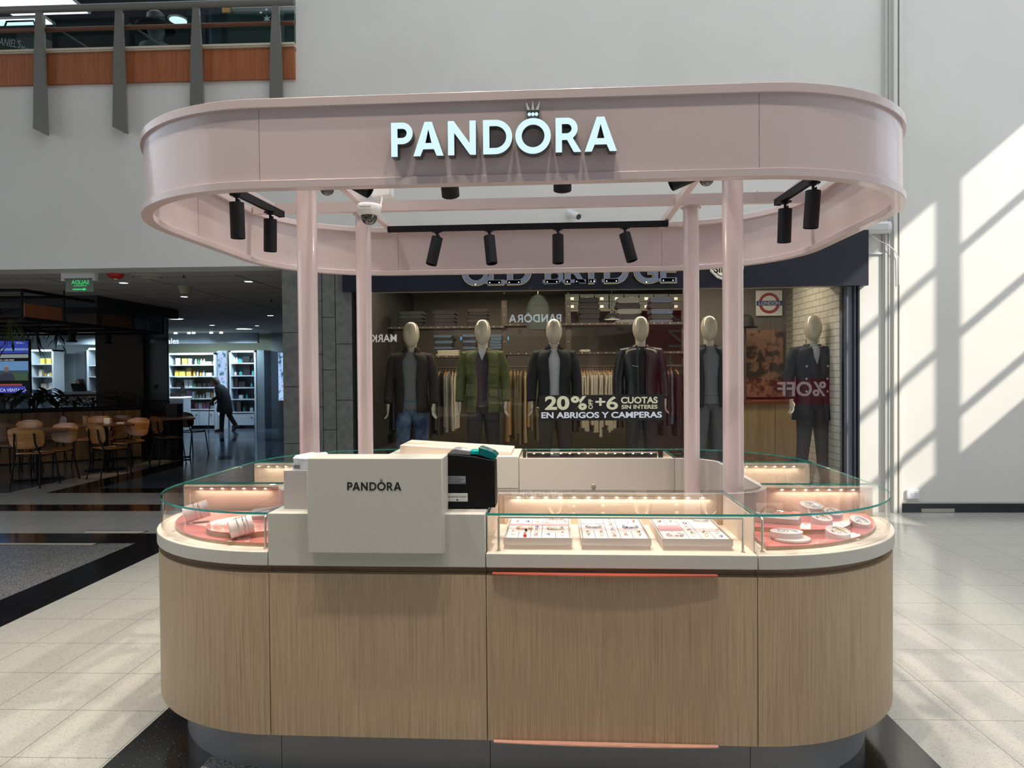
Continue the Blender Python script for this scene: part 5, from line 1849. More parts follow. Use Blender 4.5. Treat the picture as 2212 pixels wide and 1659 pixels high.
oval_stand(-1.10, 0.315, 0.8955, 0.037, 0.026, 0.022, 'small round blush stand on the coral riser behind the front bracelet pillow', 'gold and silver charms on the small stand of the coral riser', 'gold', 0.1)
kl = T('slanted_card', 'slanted blush necklace pad at the back of the left corner case', 'necklace pad', (-1.04, 0.47, 0.8725 + 0.0), KM, R(8))
q = MB().add([(-0.10, -0.045, 0), (0.09, -0.045, 0), (0.09, 0.045, 0), (-0.10, 0.045, 0), (-0.10, -0.045, 0.035), (0.09, -0.045, 0.045), (0.06, 0.045, 0.066), (-0.08, 0.045, 0.052)],
             [(0, 3, 2, 1), (4, 5, 6, 7), (0, 1, 5, 4), (1, 2, 6, 5), (2, 3, 7, 6), (3, 0, 4, 7)])
kl.part('pad_body', q, 'pillow_blush', rel=True, smooth=False, bevel=0.002)
q = MB().tube([(-0.07, -0.02, 0.045), (-0.03, -0.0, 0.052), (0.0, 0.01, 0.056), (0.04, 0.025, 0.062), (0.06, 0.02, 0.061)], 0.001, 5)
for i in range(7):
    q.ell((-0.065 + i * 0.006, -0.02 + (i % 2) * 0.005, 0.046 + (i % 2) * 0.002), 0.003, 0.003, 0.0025, 7, 5)
o = q.build('necklace', 'silver')
o.matrix_world = kl.o.matrix_world.copy()
tag(o, 'fine silver necklace on the slanted pad in the left corner case', 'necklace')

# right corner display
pf2 = T('coral_platform', 'coral topped platform with oak edge filling the near right glass counter', 'display platform', (1.2, 0.4, 0.857), KM)
pf2.part('board', MB().prism(corner_poly(-0.112, 0.925, 0.715, 1), 0.857, 0.870), 'edge_oak')
pf2.part('coral_top', MB().prism(corner_poly(-0.110, 0.924, 0.716, 1), 0.870, 0.8725), 'pink_disc')
up = [(0.925, 0.36)] + arc(1.14, 0.54, 0.235, -112, -5, 24, ry=0.235) + [(1.375, 0.66), (1.12, 0.66), (1.09, 0.60), (0.93, 0.535)]
rs2 = T('coral_riser', 'second coral layer with oak edge on the right platform, under the white tray block', 'display riser', (1.14, 0.5, 0.8725), KM)
rs2.part('riser_board', MB().prism(up, 0.8725, 0.889), 'edge_oak')
rs2.part('coral_top', MB().prism([(x * 1.0005, y - 0.0008) for x, y in up], 0.889, 0.8915), 'pink_disc')
pt = T('round_plate', 'flat white round plate at the front of the right corner case', 'plate', (1.045, 0.215, 0.8725), KM)
pt.part('plate_body', MB().lathe([(0.005, 0), (0.066, 0), (0.068, 0.003), (0.067, 0.0095), (0.06, 0.011), (0.005, 0.011)], n=48), 'tray_white', rel=True)
oval_stand(1.030, 0.222, 0.8837, 0.052, 0.043, 0.020, 'round blush stand on the white plate, near the metal rod', 'silver earrings on the round stand of the white plate', 'silver', 0.0)
oval_stand(1.232, 0.262, 0.8725, 0.040, 0.034, 0.026, 'slanted oval blush stand on the lower coral layer, nearest the curved glass front', 'gold heart necklace on the front slanted oval stand', 'gold', 0.28)
oval_stand(1.232, 0.425, 0.8915, 0.037, 0.033, 0.026, 'slanted oval blush stand on the upper coral layer, middle of the right case', 'gold charm necklace on the middle oval stand', 'gold', 0.28)
oval_stand(1.395, 0.455, 0.8725, 0.034, 0.036, 0.026, 'slanted oval blush stand at the far right beside the curved glass', 'silver earrings on the oval stand beside the curved glass', 'silver', 0.28)
oval_stand(1.325, 0.555, 0.8915, 0.034, 0.03, 0.022, 'small oval blush stand behind the middle one, upper coral layer', 'silver studs on the small rear oval stand', 'silver', 0.28)
oval_stand(1.255, 0.60, 0.8915, 0.042, 0.034, 0.040, 'tall oval blush stand at the back of the upper coral layer', 'silver ring set on the tall rear oval stand', 'silver', 0.28)
tb = T('tray_block', 'white rectangular display block on the upper coral layer near the divider', 'display block', (1.065, 0.45, 0.8915), KM, R(-24))
tb.part('block_body', MB().box(-0.10, 0.085, -0.045, 0.055, 0, 0.022), 'tray_white', rel=True, bevel=0.001)
tb.part('clear_tray', MB().box(-0.05, 0.07, -0.01, 0.06, 0.0222, 0.034), 'acrylic', rel=True)
for i in range(4):
    charm(tuple(Vector((1.00 + i * 0.035, 0.44 + i * 0.004, 0.9137))), ['ring', 'pair', 'drop', 'pair'][i], 'silver', 'silver', 'tiny silver charm on the white display block of the right case', 'charms on the white display block', i)
tagm = MB().box(-0.008, 0.008, -0.004, 0.004, 0, 0.0015)
for i, (x, y, z) in enumerate([(1.165, 0.20, 0.8725), (1.29, 0.225, 0.8725), (1.16, 0.39, 0.8915), (1.30, 0.40, 0.8915), (1.44, 0.40, 0.8725), (-1.06, 0.13, 0.8725), (-0.99, 0.13, 0.8725), (-1.37, 0.30, 0.8725), (-1.17, 0.30, 0.8955)]):
    o = MB().box(-0.008, 0.008, -0.004, 0.004, 0, 0.0012).build('price_tag', 'label_white')
    o.matrix_world = KM @ Matrix.Translation((x, y, z)) @ Matrix.Rotation(0.6 * i, 4, 'Z')
    tag(o, 'tiny pale price tag on the %s coral platform' % ('right' if x > 0 else 'left'), 'price tag', 'price tags in the %s corner case' % ('right' if x > 0 else 'left'))

# ------------------------------------------------------------------ upper gallery at the top left
BF = BACK - 0.05
xs_ = [at(q, 180, BF).x for q in (-130, 76, 86, 248, 262, 416, 430, 589, 602, 641)]
zf0_, zf1_ = at(300, 178, BF).z, at(300, 108, BF).z
gp = [(-9.0, xs_[0]), (xs_[0] + 0.03, xs_[1]), (xs_[2] + 0.07, xs_[3]), (xs_[4] + 0.03, xs_[5]), (xs_[6] + 0.02, xs_[7]), (xs_[8] + 0.02, -2.625)]
wheres = ['far left beyond the frame edge', 'leftmost, cut by the frame edge', 'between the first and second posts', 'between the second and third posts', 'between the third and fourth posts', 'short piece right of the last post']
for (x0, x1), wh in zip(gp, wheres):
    t = T('balcony_panel', 'reddish cherry wood balcony panel with stone ledge, %s' % wh, 'balcony panel', ((x0 + x1) / 2, BACK, 4.70), group='balcony wood panels')
    t.part('wood_face', MB().box(x0, x1, BACK - 0.035, BACK, 4.70, 5.035), 'cherry_wood', bevel=0.002)
    q = MB().box(x0 - 0.012, x1 + 0.008, BACK - 0.07, BACK + 0.12, 5.05, 5.075).box(x0 - 0.006, x1 + 0.004, BACK - 0.06, BACK + 0.10, 5.036, 5.05)
    t.part('stone_ledge', q, 'ledge_stone', bevel=0.004)
for px, wh in ((-90, 'just outside the left edge'), (85, 'leftmost, with its foot fully seen'), (257, 'second from the left'), (424, 'third, cut below by the canopy'), (596, 'rightmost, beside the white wall')):
    x = at(px, 100, BACK - 0.1).x
    t = T('railing_post', 'grey blade shaped metal railing post, %s' % wh, 'railing post', (x, BACK, 4.12), group='railing posts of the gallery')
    q = MB()
    q.M = Matrix.Translation((x - 0.01, 0, 0)) @ Matrix.Rotation(R(90), 4, 'Z') @ Matrix.Rotation(R(90), 4, 'X')
    q.prism([(BACK - 0.12, 5.45), (BACK - 0.03, 5.45), (BACK - 0.02, 5.1), (BACK - 0.02, 4.20), (BACK - 0.25, 4.12), (BACK - 0.25, 4.15)], 0, 0.02)
    q = MB()
    P1 = [(x - 0.035, 5.46), (x + 0.035, 5.46), (x + 0.055, 5.05), (x + 0.075, 4.12), (x - 0.085, 4.20), (x - 0.06, 5.05)]
    q.M = Matrix.Translation((0, BACK - 0.075, 0)) @ Matrix.Rotation(R(90), 4, 'X')
    q.prism(P1, 0, 0.03)
    t.part('blade', q, 'fin_metal')
    q = MB().box(x - 0.004, x + 0.004, BACK - 0.076, BACK - 0.0, 4.16, 5.46)
    t.part('web', q, 'fin_metal')
rl = T('top_rail', 'long grey tubular top rail of the gallery railing', 'railing', (-5.6, BACK - 0.12, 5.49))
rl.part('tube', MB().tube([(-9, BACK - 0.09, 5.49), (at(636, 12, BACK - 0.09).x, BACK - 0.09, 5.49)], 0.038, 16), 'fin_metal')
wr = T('wooden_handrail', 'slim dark wooden handrail behind the railing posts', 'handrail', (-5.6, BACK - 0.04, 5.29))
wr.part('rod', MB().tube([(-9, BACK - 0.02, 5.30), (-2.63, BACK - 0.02, 5.30)], 0.024, 12), 'rail_wood')
for (x0, x1), wh in list(zip(gp, wheres))[1:]:
    o = solo('railing_glass', MB().box(x0 + 0.02, x1 - 0.02, BACK + 0.03, BACK + 0.042, 5.075, 5.44), 'rail_glass', 'tinted railing glass pane, %s' % wh, 'glass pane', group='railing glass panes')
for x in (-5.38, -4.52):
    t = T('rail_strut', 'slanted steel strut behind the railing glass at the %s post' % ('leftmost' if x < -5 else 'second'), 'strut', (x, BACK + 0.06, 5.3), group='slanted railing struts')
    t.part('rod', MB().tube([(x + 0.02, BACK + 0.06, 5.38), (x + 0.33, BACK + 0.35, 5.20)], 0.012, 8), 'fin_metal')
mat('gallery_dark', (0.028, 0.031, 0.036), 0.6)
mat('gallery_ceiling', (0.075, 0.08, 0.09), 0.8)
mat('light_panel', (1, 1, 1), 0.5, emit=(0.85, 0.98, 1.0), estr=2.2)
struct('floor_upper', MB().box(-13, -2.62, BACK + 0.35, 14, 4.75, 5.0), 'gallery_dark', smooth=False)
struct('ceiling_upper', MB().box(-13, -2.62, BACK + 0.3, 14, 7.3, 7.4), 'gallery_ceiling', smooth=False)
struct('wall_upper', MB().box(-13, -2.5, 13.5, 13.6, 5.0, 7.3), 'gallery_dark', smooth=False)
for pxs, yv, wh in (((2, 168, 12), 10.3, 'brighter one at the top left corner'), ((-10, 105, 46), 12.0, 'lower one behind the glass')):
    a_ = (7.295 - 1.5)
    p0 = at(pxs[0], pxs[2], yv)
    x0, x1 = at(pxs[0], 10, yv).x, at(pxs[1], 10, yv).x
    # keep the panel on the ceiling plane: depth from the ray through its centre
    k = a_ / (p0.z - 1.5)
    t = T('ceiling_light', 'long rectangular ceiling light of the upper floor, %s' % wh, 'ceiling light', ((x0 + x1) / 2 * k, yv * k, 7.27))
    wdt = (x1 - x0) * k
    dd_ = 0.25 if pxs[2] == 12 else 0.09
    t.part('frame', MB().box(-wdt / 2 - 0.03, wdt / 2 + 0.03, -dd_ - 0.03, dd_ + 0.03, 0.0, 0.03), 'camera_white', rel=True)
    t.part('diffuser', MB().box(-wdt / 2, wdt / 2, -dd_, dd_, -0.006, 0.0), 'light_panel', rel=True)
p0 = at(385, 43, 10)
k = (7.29 - 1.5) / (p0.z - 1.5)
t = T('round_downlight', 'round bright downlight on the upper floor ceiling', 'downlight', (p0.x * k, 10 * k, 7.28))
t.part('ring', MB().cyl((0, 0, 0), 0.16, 0.02, 32), 'camera_white', rel=True)
t.part('lens', MB().cyl((0, 0, -0.008), 0.13, 0.008, 32), 'light_panel', rel=True)
# dark booth with white lettering, mirrored tall dark block, glass showcase
V1 = 8.7
a, b = at(-60, 118, V1), at(82, 60, V1)
bt_ = T('dark_booth', 'black promotion booth with white lettering at the far left of the gallery', 'booth', ((a.x + b.x) / 2, V1, 5.0))
wb = b.x - a.x
bt_.part('front', MB().box(-wb / 2, wb / 2 - 0.28, 0, 0.03, 0, b.z - 5.0 + 0.02), 'leather_black', rel=True)
q = MB().add([(wb / 2 - 0.28, 0, 0), (wb / 2, 0.25, 0), (wb / 2, 0.25, b.z - 5.0 - 0.06), (wb / 2 - 0.28, 0, b.z - 5.0 + 0.02)], [(0, 1, 2, 3)])
sd_ = bt_.part('side', q, 'leather_black', rel=True, smooth=False)
sd_.modifiers.new('t', 'SOLIDIFY').thickness = 0.02
bt_.part('arched_frame', MB().tube([(-0.1, 0.1, b.z - 4.98), (-0.05, 0.1, b.z - 4.86), (0.30, 0.1, b.z - 4.86), (0.33, 0.1, b.z - 4.96)], 0.012, 8), 'leather_black', rel=True)
p = at(16, 100, V1 - 0.01)
writing('lettering', "DANIEL'S", 0.135, 'white_ink', bt_.o, (p.x - bt_.loc[0], -0.012, p.z - 5.0), thick=0.002, tilt=Matrix.Rotation(R(10), 4, 'Y'), xscale=0.62)
p = at(56, 112, V1 - 0.01)
writing('lettering', 'MAKE IT', 0.085, 'white_ink', bt_.o, (p.x - bt_.loc[0] + 0.02, 0.03, p.z - 5.0), thick=0.002, rotz=R(38), tilt=Matrix.Rotation(R(12), 4, 'Y'), xscale=0.62)
V2 = 9.6
a, b = at(405, 95, V2), at(450, 5, V2)
solo('dark_cabinet', MB().box(0, b.x - a.x, 0, 0.4, 0, b.z - 5.0 + 0.5), 'navy_board', 'tall dark navy cabinet standing on the gallery behind the third post', 'cabinet', (a.x, V2, 5.0))
# grey statue-like bust with wide black hat
p = at(338, 100, 9.3)
hs = T('hatted_figure', 'grey bust wearing a wide black hat behind the gallery railing', 'statue', (p.x, 9.3, 5.0))
zh = at(338, 62, 9.3).z - 5.0
hs.part('bust', MB().lathe([(0.02, 0), (0.24, 0.0), (0.24, zh - 0.35), (0.20, zh - 0.24), (0.09, zh - 0.18), (0.08, zh - 0.13), (0.11, zh - 0.05), (0.10, zh + 0.02), (0.02, zh + 0.03)], n=24), mat('bust_grey', (0.10, 0.105, 0.11), 0.6).name, rel=True)
hs.part('hat', MB().lathe([(0.24, zh + 0.0), (0.245, zh + 0.03), (0.15, zh + 0.06), (0.12, zh + 0.10), (0.11, zh + 0.18), (0.07, zh + 0.22), (0.02, zh + 0.225)], n=32), 'cloth_black', rel=True)
# glass showcase with white figures and stars
V3 = 8.6
a, b = at(458, 96, V3), at(636, 22, V3)
gs = T('glass_showcase', 'glass showcase with star stickers and small white figures at the gallery end', 'showcase', ((a.x + b.x) / 2, V3 + 0.2, 5.0))
W2 = (b.x - a.x) / 2
gs.part('showcase_base', MB().box(-W2, W2, -0.2, 0.2, 0, 0.10), 'plinth_metal', rel=True)
gs.part('glass_pane', MB().box(-W2, W2, -0.2, -0.19, 0.10, b.z - 5.0), 'rail_glass', rel=True)
for f in (-1, -0.33, 0.33, 1):
    gs.part('clip', MB().box(f * W2 * 0.92 - 0.015, f * W2 * 0.92 + 0.015, -0.215, -0.2, 0.14, 0.22), 'camera_white', rel=True)
gs.part('back_board', MB().box(-W2, W2, 0.19, 0.2, 0.10, 2.2), mat('showcase_back', (0.16, 0.165, 0.16), 0.6).name, rel=True)
for i, (px, py, r_) in enumerate(((576, 40, 0.05), (563, 27, 0.022), (589, 25, 0.022), (575, 20, 0.02))):
    p = at(px, py, V3 - 0.01)
    st_ = []
    for j in range(12):
        a_ = R(90 + 30 * j)
        rr = r_ if j % 2 == 0 else r_ * 0.4
        st_.append((rr * math.cos(a_), rr * math.sin(a_)))
    put_mesh('star_sticker', shapes2d([st_], 0.002), 'white_ink', gs.o, Matrix.Translation((p.x - gs.loc[0], -0.203, p.z - 5.0)) @ STAND)
random.seed(21)
for i, px in enumerate((480, 500, 524, 548, 562, 590)):
    p = at(px, 90, V3 + 0.15)
    hgt = random.uniform(0.2, 0.42)
    solo('small_figure', MB().lathe([(0.02, 0), (0.06, 0.0), (0.05, hgt * 0.4), (0.03, hgt * 0.62), (0.035, hgt * 0.7), (0.045, hgt * 0.85), (0.02, hgt)], n=16), 'bust_grey' if i % 2 else 'plastic_bag', 'small pale figure inside the gallery showcase, number %s from the left' % ['one', 'two', 'three', 'four', 'five', 'six'][i], 'figurine', (p.x, V3 + 0.18, 5.10))
p = at(488, 28, V3 + 0.2)
solo('gold_poster', MB().box(-0.05, 0.05, 0, 0.01, 0, 0.40), mat('gold_paper', (0.55, 0.33, 0.10), 0.5).name, 'small golden upright poster on the gallery showcase', 'poster', (p.x, V3 + 0.2, p.z + 0.0))
gs.part('poster_post', MB().box(p.x - gs.loc[0] - 0.01, p.x - gs.loc[0] + 0.01, 0.0, 0.012, 0.1, p.z - 5.0), 'gallery_dark', rel=True)
p = at(622, 46, V3 + 0.1)
tr_ = T('glitter_tree', 'small golden wire tree at the right end of the gallery showcase', 'ornament', (p.x, V3 + 0.1, 5.10))
q = MB()
for i in range(26):
    q.ell((random.uniform(-0.06, 0.06) * (1 - i / 30), random.uniform(-0.04, 0.04), 0.12 + i * 0.012), 0.008, 0.008, 0.008, 6, 4)
tr_.part('gold_beads', q, 'gold', rel=True)
tr_.part('stem', MB().cyl((0, 0, 0), 0.008, 0.14), 'gold', rel=True)
p = at(522, 8, V3 + 0.2)
solo('white_pot', MB().lathe([(0.04, 0), (0.065, 0.005), (0.075, 0.16), (0.02, 0.16)], n=20), 'camera_white', 'white pot on a post at the top edge of the gallery showcase', 'pot', (p.x, V3 + 0.25, p.z - 0.04))
gs.part('pot_shelf', MB().box(p.x - gs.loc[0] - 0.12, W2, -0.02, 0.16, p.z - 5.0 - 0.06, p.z - 5.0 - 0.042), 'camera_white', rel=True)
lamp('gallery_lamp', 'AREA', (-5.5, 9.5, 7.2), 30, (0.85, 0.97, 1.0), (-5.5, 9.5, 0), 3.0, 0.6)

# ------------------------------------------------------------------ low hall behind the opening at the left: cafe and cosmetics shop
CZ = 2.69
m = mat('hall_ceiling', (0.5, 0.46, 0.41), 0.85)
nt, N, L, b = nodes(m)
v_ = tex_coord(nt, rot=(0, 0, 0))
br = N.new('ShaderNodeTexBrick')
br.offset = 0
br.inputs['Scale'].default_value = 1
br.inputs['Brick Width'].default_value = 1.2
br.inputs['Row Height'].default_value = 0.6
br.inputs['Mortar Size'].default_value = 0.012
br.inputs['Color1'].default_value = (0.52, 0.48, 0.42, 1)
br.inputs['Color2'].default_value = (0.55, 0.51, 0.45, 1)
br.inputs['Mortar'].default_value = (0.08, 0.075, 0.07, 1)
L.new(v_, br.inputs['Vector'])
L.new(br.outputs['Color'], b.inputs['Base Color'])
struct('ceiling', MB().box(-18, -2.8, 8.30, 26, CZ, CZ + 0.2), 'hall_ceiling', smooth=False)
struct('ceiling_soffit', MB().box(-18, -2.8, BACK + 0.35, 8.30, CZ, CZ + 0.2), mat('soffit_grey', (0.50, 0.48, 0.43), 0.8).name, smooth=False)
struct('wall_hall_end', MB().box(-18, -2.6, 24.0, 24.2, 0, CZ), mat('hall_wall_blue', (0.16, 0.19, 0.22), 0.7).name, smooth=False)
struct('wall_hall_right', MB().box(-2.80, -2.70, 8.15, 24, 0, CZ), mat('hall_wall_dark', (0.10, 0.11, 0.115), 0.7).name, smooth=False)
struct('wall_hall_left', MB().box(-18.1, -18, BACK, 24, 0, CZ), 'hall_wall_dark', smooth=False)
mat('brown_plaster', (0.060, 0.042, 0.026), 0.8)
mat('hall_grey', (0.10, 0.115, 0.13), 0.6)
V = 13.4
c = MB().box(at(205, 700, V).x, at(308, 700, V).x, V, V + 0.1, 0, CZ)
struct('wall_column_brown', c, 'brown_plaster', smooth=False)
V = 13.52
c = MB().box(at(300, 700, V).x, at(360, 700, V).x, V, V + 0.06, 0, CZ)
struct('wall_column_grey', c, 'hall_grey', smooth=False)
p = at(337, 840, V)
solo('wall_socket', MB().box(-0.035, 0.035, -0.015, 0, 0, 0.085), 'cloth_black', 'small black socket box on the grey column of the dim hall', 'outlet', (p.x, V, p.z))
# cash desk edge at the end of the stone pier
p0, p1 = at(603, 867, 13.2), at(612, 975, 13.2)
wd_ = T('wooden_stand', 'narrow brown wooden stand just left of the stone pier', 'stand', (p0.x + 0.2, 13.3, 0))
wd_.part('stand_body', MB().box(-0.13, 0.3, 0, 0.3, 0, p0.z - 0.04), 'cherry_wood', rel=True)
wd_.part('stand_top', MB().box(-0.2, 0.35, -0.04, 0.34, p0.z - 0.04, p0.z), 'cherry_wood', rel=True)

# exit sign
sx_ = T('exit_sign', 'hanging clear exit sign with mirrored green lettering and arrow', 'exit sign', (at(172, 600, 8.0).x, 8.0, CZ))
f = 8.0 / 1534
sx_.part('mount_box', MB().box(-0.19, 0.19, -0.04, 0.04, -0.06, 0), 'camera_white', rel=True, bevel=0.006)
sx_.part('end_bracket', MB().box(-0.20, -0.17, -0.03, 0.03, -0.09, -0.0), 'camera_white', rel=True)
sx_.part('end_bracket', MB().box(0.17, 0.20, -0.03, 0.03, -0.09, -0.0), 'camera_white', rel=True)
pnl = sx_.part('clear_panel', MB().box(-0.165, 0.165, -0.004, 0.004, -0.215, -0.065), mat('exit_panel', (0.13, 0.17, 0.13), 0.3, emit=(0.25, 0.4, 0.25), estr=0.03).name, rel=True)
mat('exit_green', (0.02, 0.35, 0.10), 0.4, emit=(0.05, 0.75, 0.22), estr=0.8)
writing('lettering', 'SALIDA', 0.064, 'exit_green', pnl, (0.01, -0.005, -0.125), mirror=True)
writing('lettering', 'DE EMERGENCIA', 0.020, 'exit_green', pnl, (0.01, -0.005, -0.150), mirror=True)
put_mesh('arrow', shapes2d([[(-0.08, -0.006), (0.045, -0.006), (0.045, -0.018), (0.085, 0.0), (0.045, 0.018), (0.045, 0.006), (-0.08, 0.006)]], 0.001), 'exit_green', pnl, Matrix.Translation((0.0, -0.006, -0.185)) @ STAND)
al = T('red_alarm', 'red fire alarm sounder on the ceiling edge near the exit sign', 'alarm', (at(250, 590, 8.1).x, 8.1, CZ))
al.part('base', MB().lathe([(0.03, 0), (0.095, 0), (0.088, -0.02), (0.055, -0.05), (0.02, -0.052)], n=28), mat('alarm_red', (0.55, 0.02, 0.015), 0.35).name, rel=True)
al.part('strobe', MB().ell((0, 0, -0.055), 0.02, 0.02, 0.012, 12, 6), 'camera_white', rel=True)
mat('hall_light', (1, 1, 1), 0.5, emit=(0.85, 0.97, 1.0), estr=6)


def ceil_at(px, py, z=CZ):
    p = at(px, py, 10)
    k = (z - 1.5) / (p.z - 1.5)
    return p.x * k, 10 * k


for px, py, r_, wh in ((267, 610, 0.05, 'near the red alarm'), (537, 607, 0.05, 'near the stone pier'), (398, 640, 0.05, 'below the cone'), (584, 681, 0.06, 'beside the pier farther back'),
                       (378, 688, 0.16, 'large one beside the grey column'), (527, 710, 0.19, 'large one before the cosmetics shop'), (458, 702, 0.06, 'small one above the shop fascia, left'), (555, 703, 0.05, 'small one above the shop fascia, right')):
    x, y = ceil_at(px, py)
    t = T('ceiling_downlight', 'round ceiling downlight of the low hall, %s' % wh, 'downlight', (x, y, CZ), group='ceiling downlights of the low hall')
    t.part('ring', MB().lathe([(r_, 0), (r_ * 1.25, 0), (r_ * 1.25, -0.008), (r_, -0.01)], n=24, hollow=True), 'camera_white', rel=True)
    t.part('lens', MB().cyl((0, 0, -0.006), r_, 0.004, 24), 'hall_light', rel=True)
x, y = ceil_at(318, 596)
t = T('air_vent', 'round air vent flush in the ceiling of the low hall', 'vent', (x, y, CZ))
for i, r_ in enumerate((0.19, 0.14, 0.09)):
    t.part('vent_ring', MB().lathe([(r_, 0), (r_, -0.012 - i * 0.004), (r_ - 0.02, -0.014 - i * 0.004), (r_ - 0.025, 0)], n=32), 'soffit_grey', rel=True)
x, y = ceil_at(400, 619)
solo('smoke_detector', MB().lathe([(0.10, 0), (0.085, -0.02), (0.055, -0.10), (0.02, -0.105)], n=24), mat('detector_beige', (0.40, 0.36, 0.27), 0.6).name, 'beige cone shaped detector on the ceiling of the low hall', 'detector', (x, y, CZ))
for px, py, wh in ((397, 597, 'near the round air vent'), (586, 650, 'near the stone pier')):
    x, y = ceil_at(px, py - 3)
    solo('sprinkler', MB().cyl((0, 0, -0.03), 0.008, 0.03).cyl((0, 0, -0.034), 0.022, 0.004), 'cloth_black', 'tiny dark sprinkler head on the ceiling, %s' % wh, 'sprinkler', (x, y, CZ))

# black steel frame hanging over the cafe with wooden boards
sf = T('ceiling_truss', 'black hanging steel frame with wooden boards over the cafe seats', 'ceiling frame', (-7.8, 10.4, 2.2))
X1, X0 = -6.55, -9.6
zt_, zb_ = 2.60, 2.24
ys_ = [8.75, 9.55, 10.35, 11.2, 12.1]
def bar(mb, a, b, w=0.022):
    mb.tube([a, b], w, 4)
q = MB()
for xx in (X1, -8.1, X0):
    for zz in (zb_, zt_):
        bar(q, (xx, ys_[0], zz), (xx, ys_[-1], zz))
    for yy in ys_:
        bar(q, (xx, yy, zb_), (xx, yy, zt_))
for yy in ys_:
    for zz in (zb_, zt_):
        bar(q, (X0, yy, zz), (X1, yy, zz), 0.018)
for yy in (9.55, 11.2):
    for xx in (X1, -8.1):
        bar(q, (xx, yy, zt_), (xx, yy, CZ), 0.012)
sf.part('steel_tubes', q, 'track_black')
for (y0, y1), mm, wh in (((8.8, 9.5), 'cherry_wood', 0), ((10.4, 11.15), 'dark_and_shaded_ply', 0), ((11.22, 11.6), 'hall_grey', 0), ((11.65, 12.05), 'hall_grey', 0)):
    sf.part('board', MB().box(X1 - 0.02, X1 - 0.005, y0, y1, zb_ + 0.03, zb_ + 0.20), mm)
sf.part('board', MB().box(X0, X1 - 0.05, 12.05, 12.065, zb_ + 0.03, zb_ + 0.2), 'brown_plaster')
sf.part('board', MB().box(-8.1, X1 - 0.05, 10.34, 10.355, zb_ + 0.03, zb_ + 0.2), 'brown_plaster')
for px, py, yy, wh in ((155, 722, 11.0, 'left'), (233, 722, 11.8, 'middle'), (308, 725, 11.9, 'right')):
    p = at(px, py, yy)
    t = T('cafe_spotlight', 'black spotlight hanging under the steel frame, %s one' % wh, 'spotlight', (p.x, yy, 2.24), group='spotlights under the cafe frame')
    t.part('stem', MB().cyl((0, 0, -0.05), 0.01, CZ - 2.24 + 0.05), 'track_black', rel=True)
    t.part('head', MB().lathe([(0.05, 0.0), (0.055, -0.12), (0.075, -0.13), (0.075, -0.15), (0.02, -0.15)], c=(0, 0, -0.04), n=20), 'track_black', rel=True)
p = at(312, 735, 13.2)
t = T('grey_camera', 'small grey security camera beside the right cafe spotlight', 'security camera', (p.x + 0.1, 13.32, p.z))
t.part('camera_body', MB().tube([(-0.05, 0.1, 0.03), (0.03, -0.08, -0.02)], 0.04, 14), 'plinth_metal', rel=True)
t.part('bracket', MB().tube([(-0.05, 0.1, 0.03), (-0.05, 0.2, 0.05)], 0.012, 8), 'plinth_metal', rel=True)

# plants
m = mat('leaf_green', (0.045, 0.085, 0.018), 0.5)
noise_col(m, (0.025, 0.055, 0.012), (0.10, 0.14, 0.03), nscale=3)
mat('leaf_dark', (0.012, 0.025, 0.012), 0.5)


def leaf(mb, base, dirv, ln, wd, droop=0.5, m=0):
    b = Vector(base)
    d = Vector(dirv).normalized()
    s = d.cross(Vector((0, 0, 1)))
    s = s.normalized() if s.length > 0.05 else Vector((1, 0, 0))
    pts = []
    for i, (t, w) in enumerate(((0, 0.1), (0.25, 0.8), (0.55, 1.0), (0.8, 0.65), (1.0, 0.05))):
        c = b + d * ln * t + Vector((0, 0, -droop * ln * t * t))
        pts.append([c - s * wd * w / 2, c + Vector((0, 0, 0.08 * wd)), c + s * wd * w / 2])
    vs = [p for r in pts for p in r]
    fs = []
    for i in range(4):
        for j in range(2):
            fs.append((i * 3 + j, i * 3 + j + 1, (i + 1) * 3 + j + 1, (i + 1) * 3 + j))
    mb.add(vs, fs, m)


def plant(loc, label, n, h, sp, ln, wd, mm, droop=0.6, seed=1, hang=False):
    random.seed(seed)
    t = T('potted_plant', label, 'plant', loc, group=None)
    lf = MB()
    stm = MB()
    for i in range(n):
        a = random.uniform(0, 2 * PI)
        r = random.uniform(0.1, 1) * sp
        if hang:
            tip = Vector((r * math.cos(a) * 0.5, r * math.sin(a) * 0.5, -random.uniform(0.1, 1) * h))
        else:
            tip = Vector((r * math.cos(a), r * math.sin(a), random.uniform(0.35, 1) * h))
        mid = Vector((tip.x * 0.3, tip.y * 0.3, tip.z * (0.3 if hang else 0.75)))
        stm.tube([(tip.x * 0.05, tip.y * 0.05, 0), mid, tip], 0.004, 5)
        leaf(lf, tip, (math.cos(a), math.sin(a), -0.6 if hang else 0.25), ln * random.uniform(0.7, 1.15), wd * random.uniform(0.8, 1.2), droop)
    t.part('stems', stm, mm, rel=True)
    t.part('leaves', lf, mm, rel=True, smooth=False)
    return t


veneer('planter_pine', (0.17, 0.10, 0.045), (0.10, 0.055, 0.025), (0.23, 0.14, 0.06), axis=(8, 8, 0.7))
struct('ceiling_dark_slab', MB().box(-18, -6.5, 10.2, 12.55, 2.52, 2.688), 'gallery_dark', smooth=False)  # dark slab added over the cafe frame
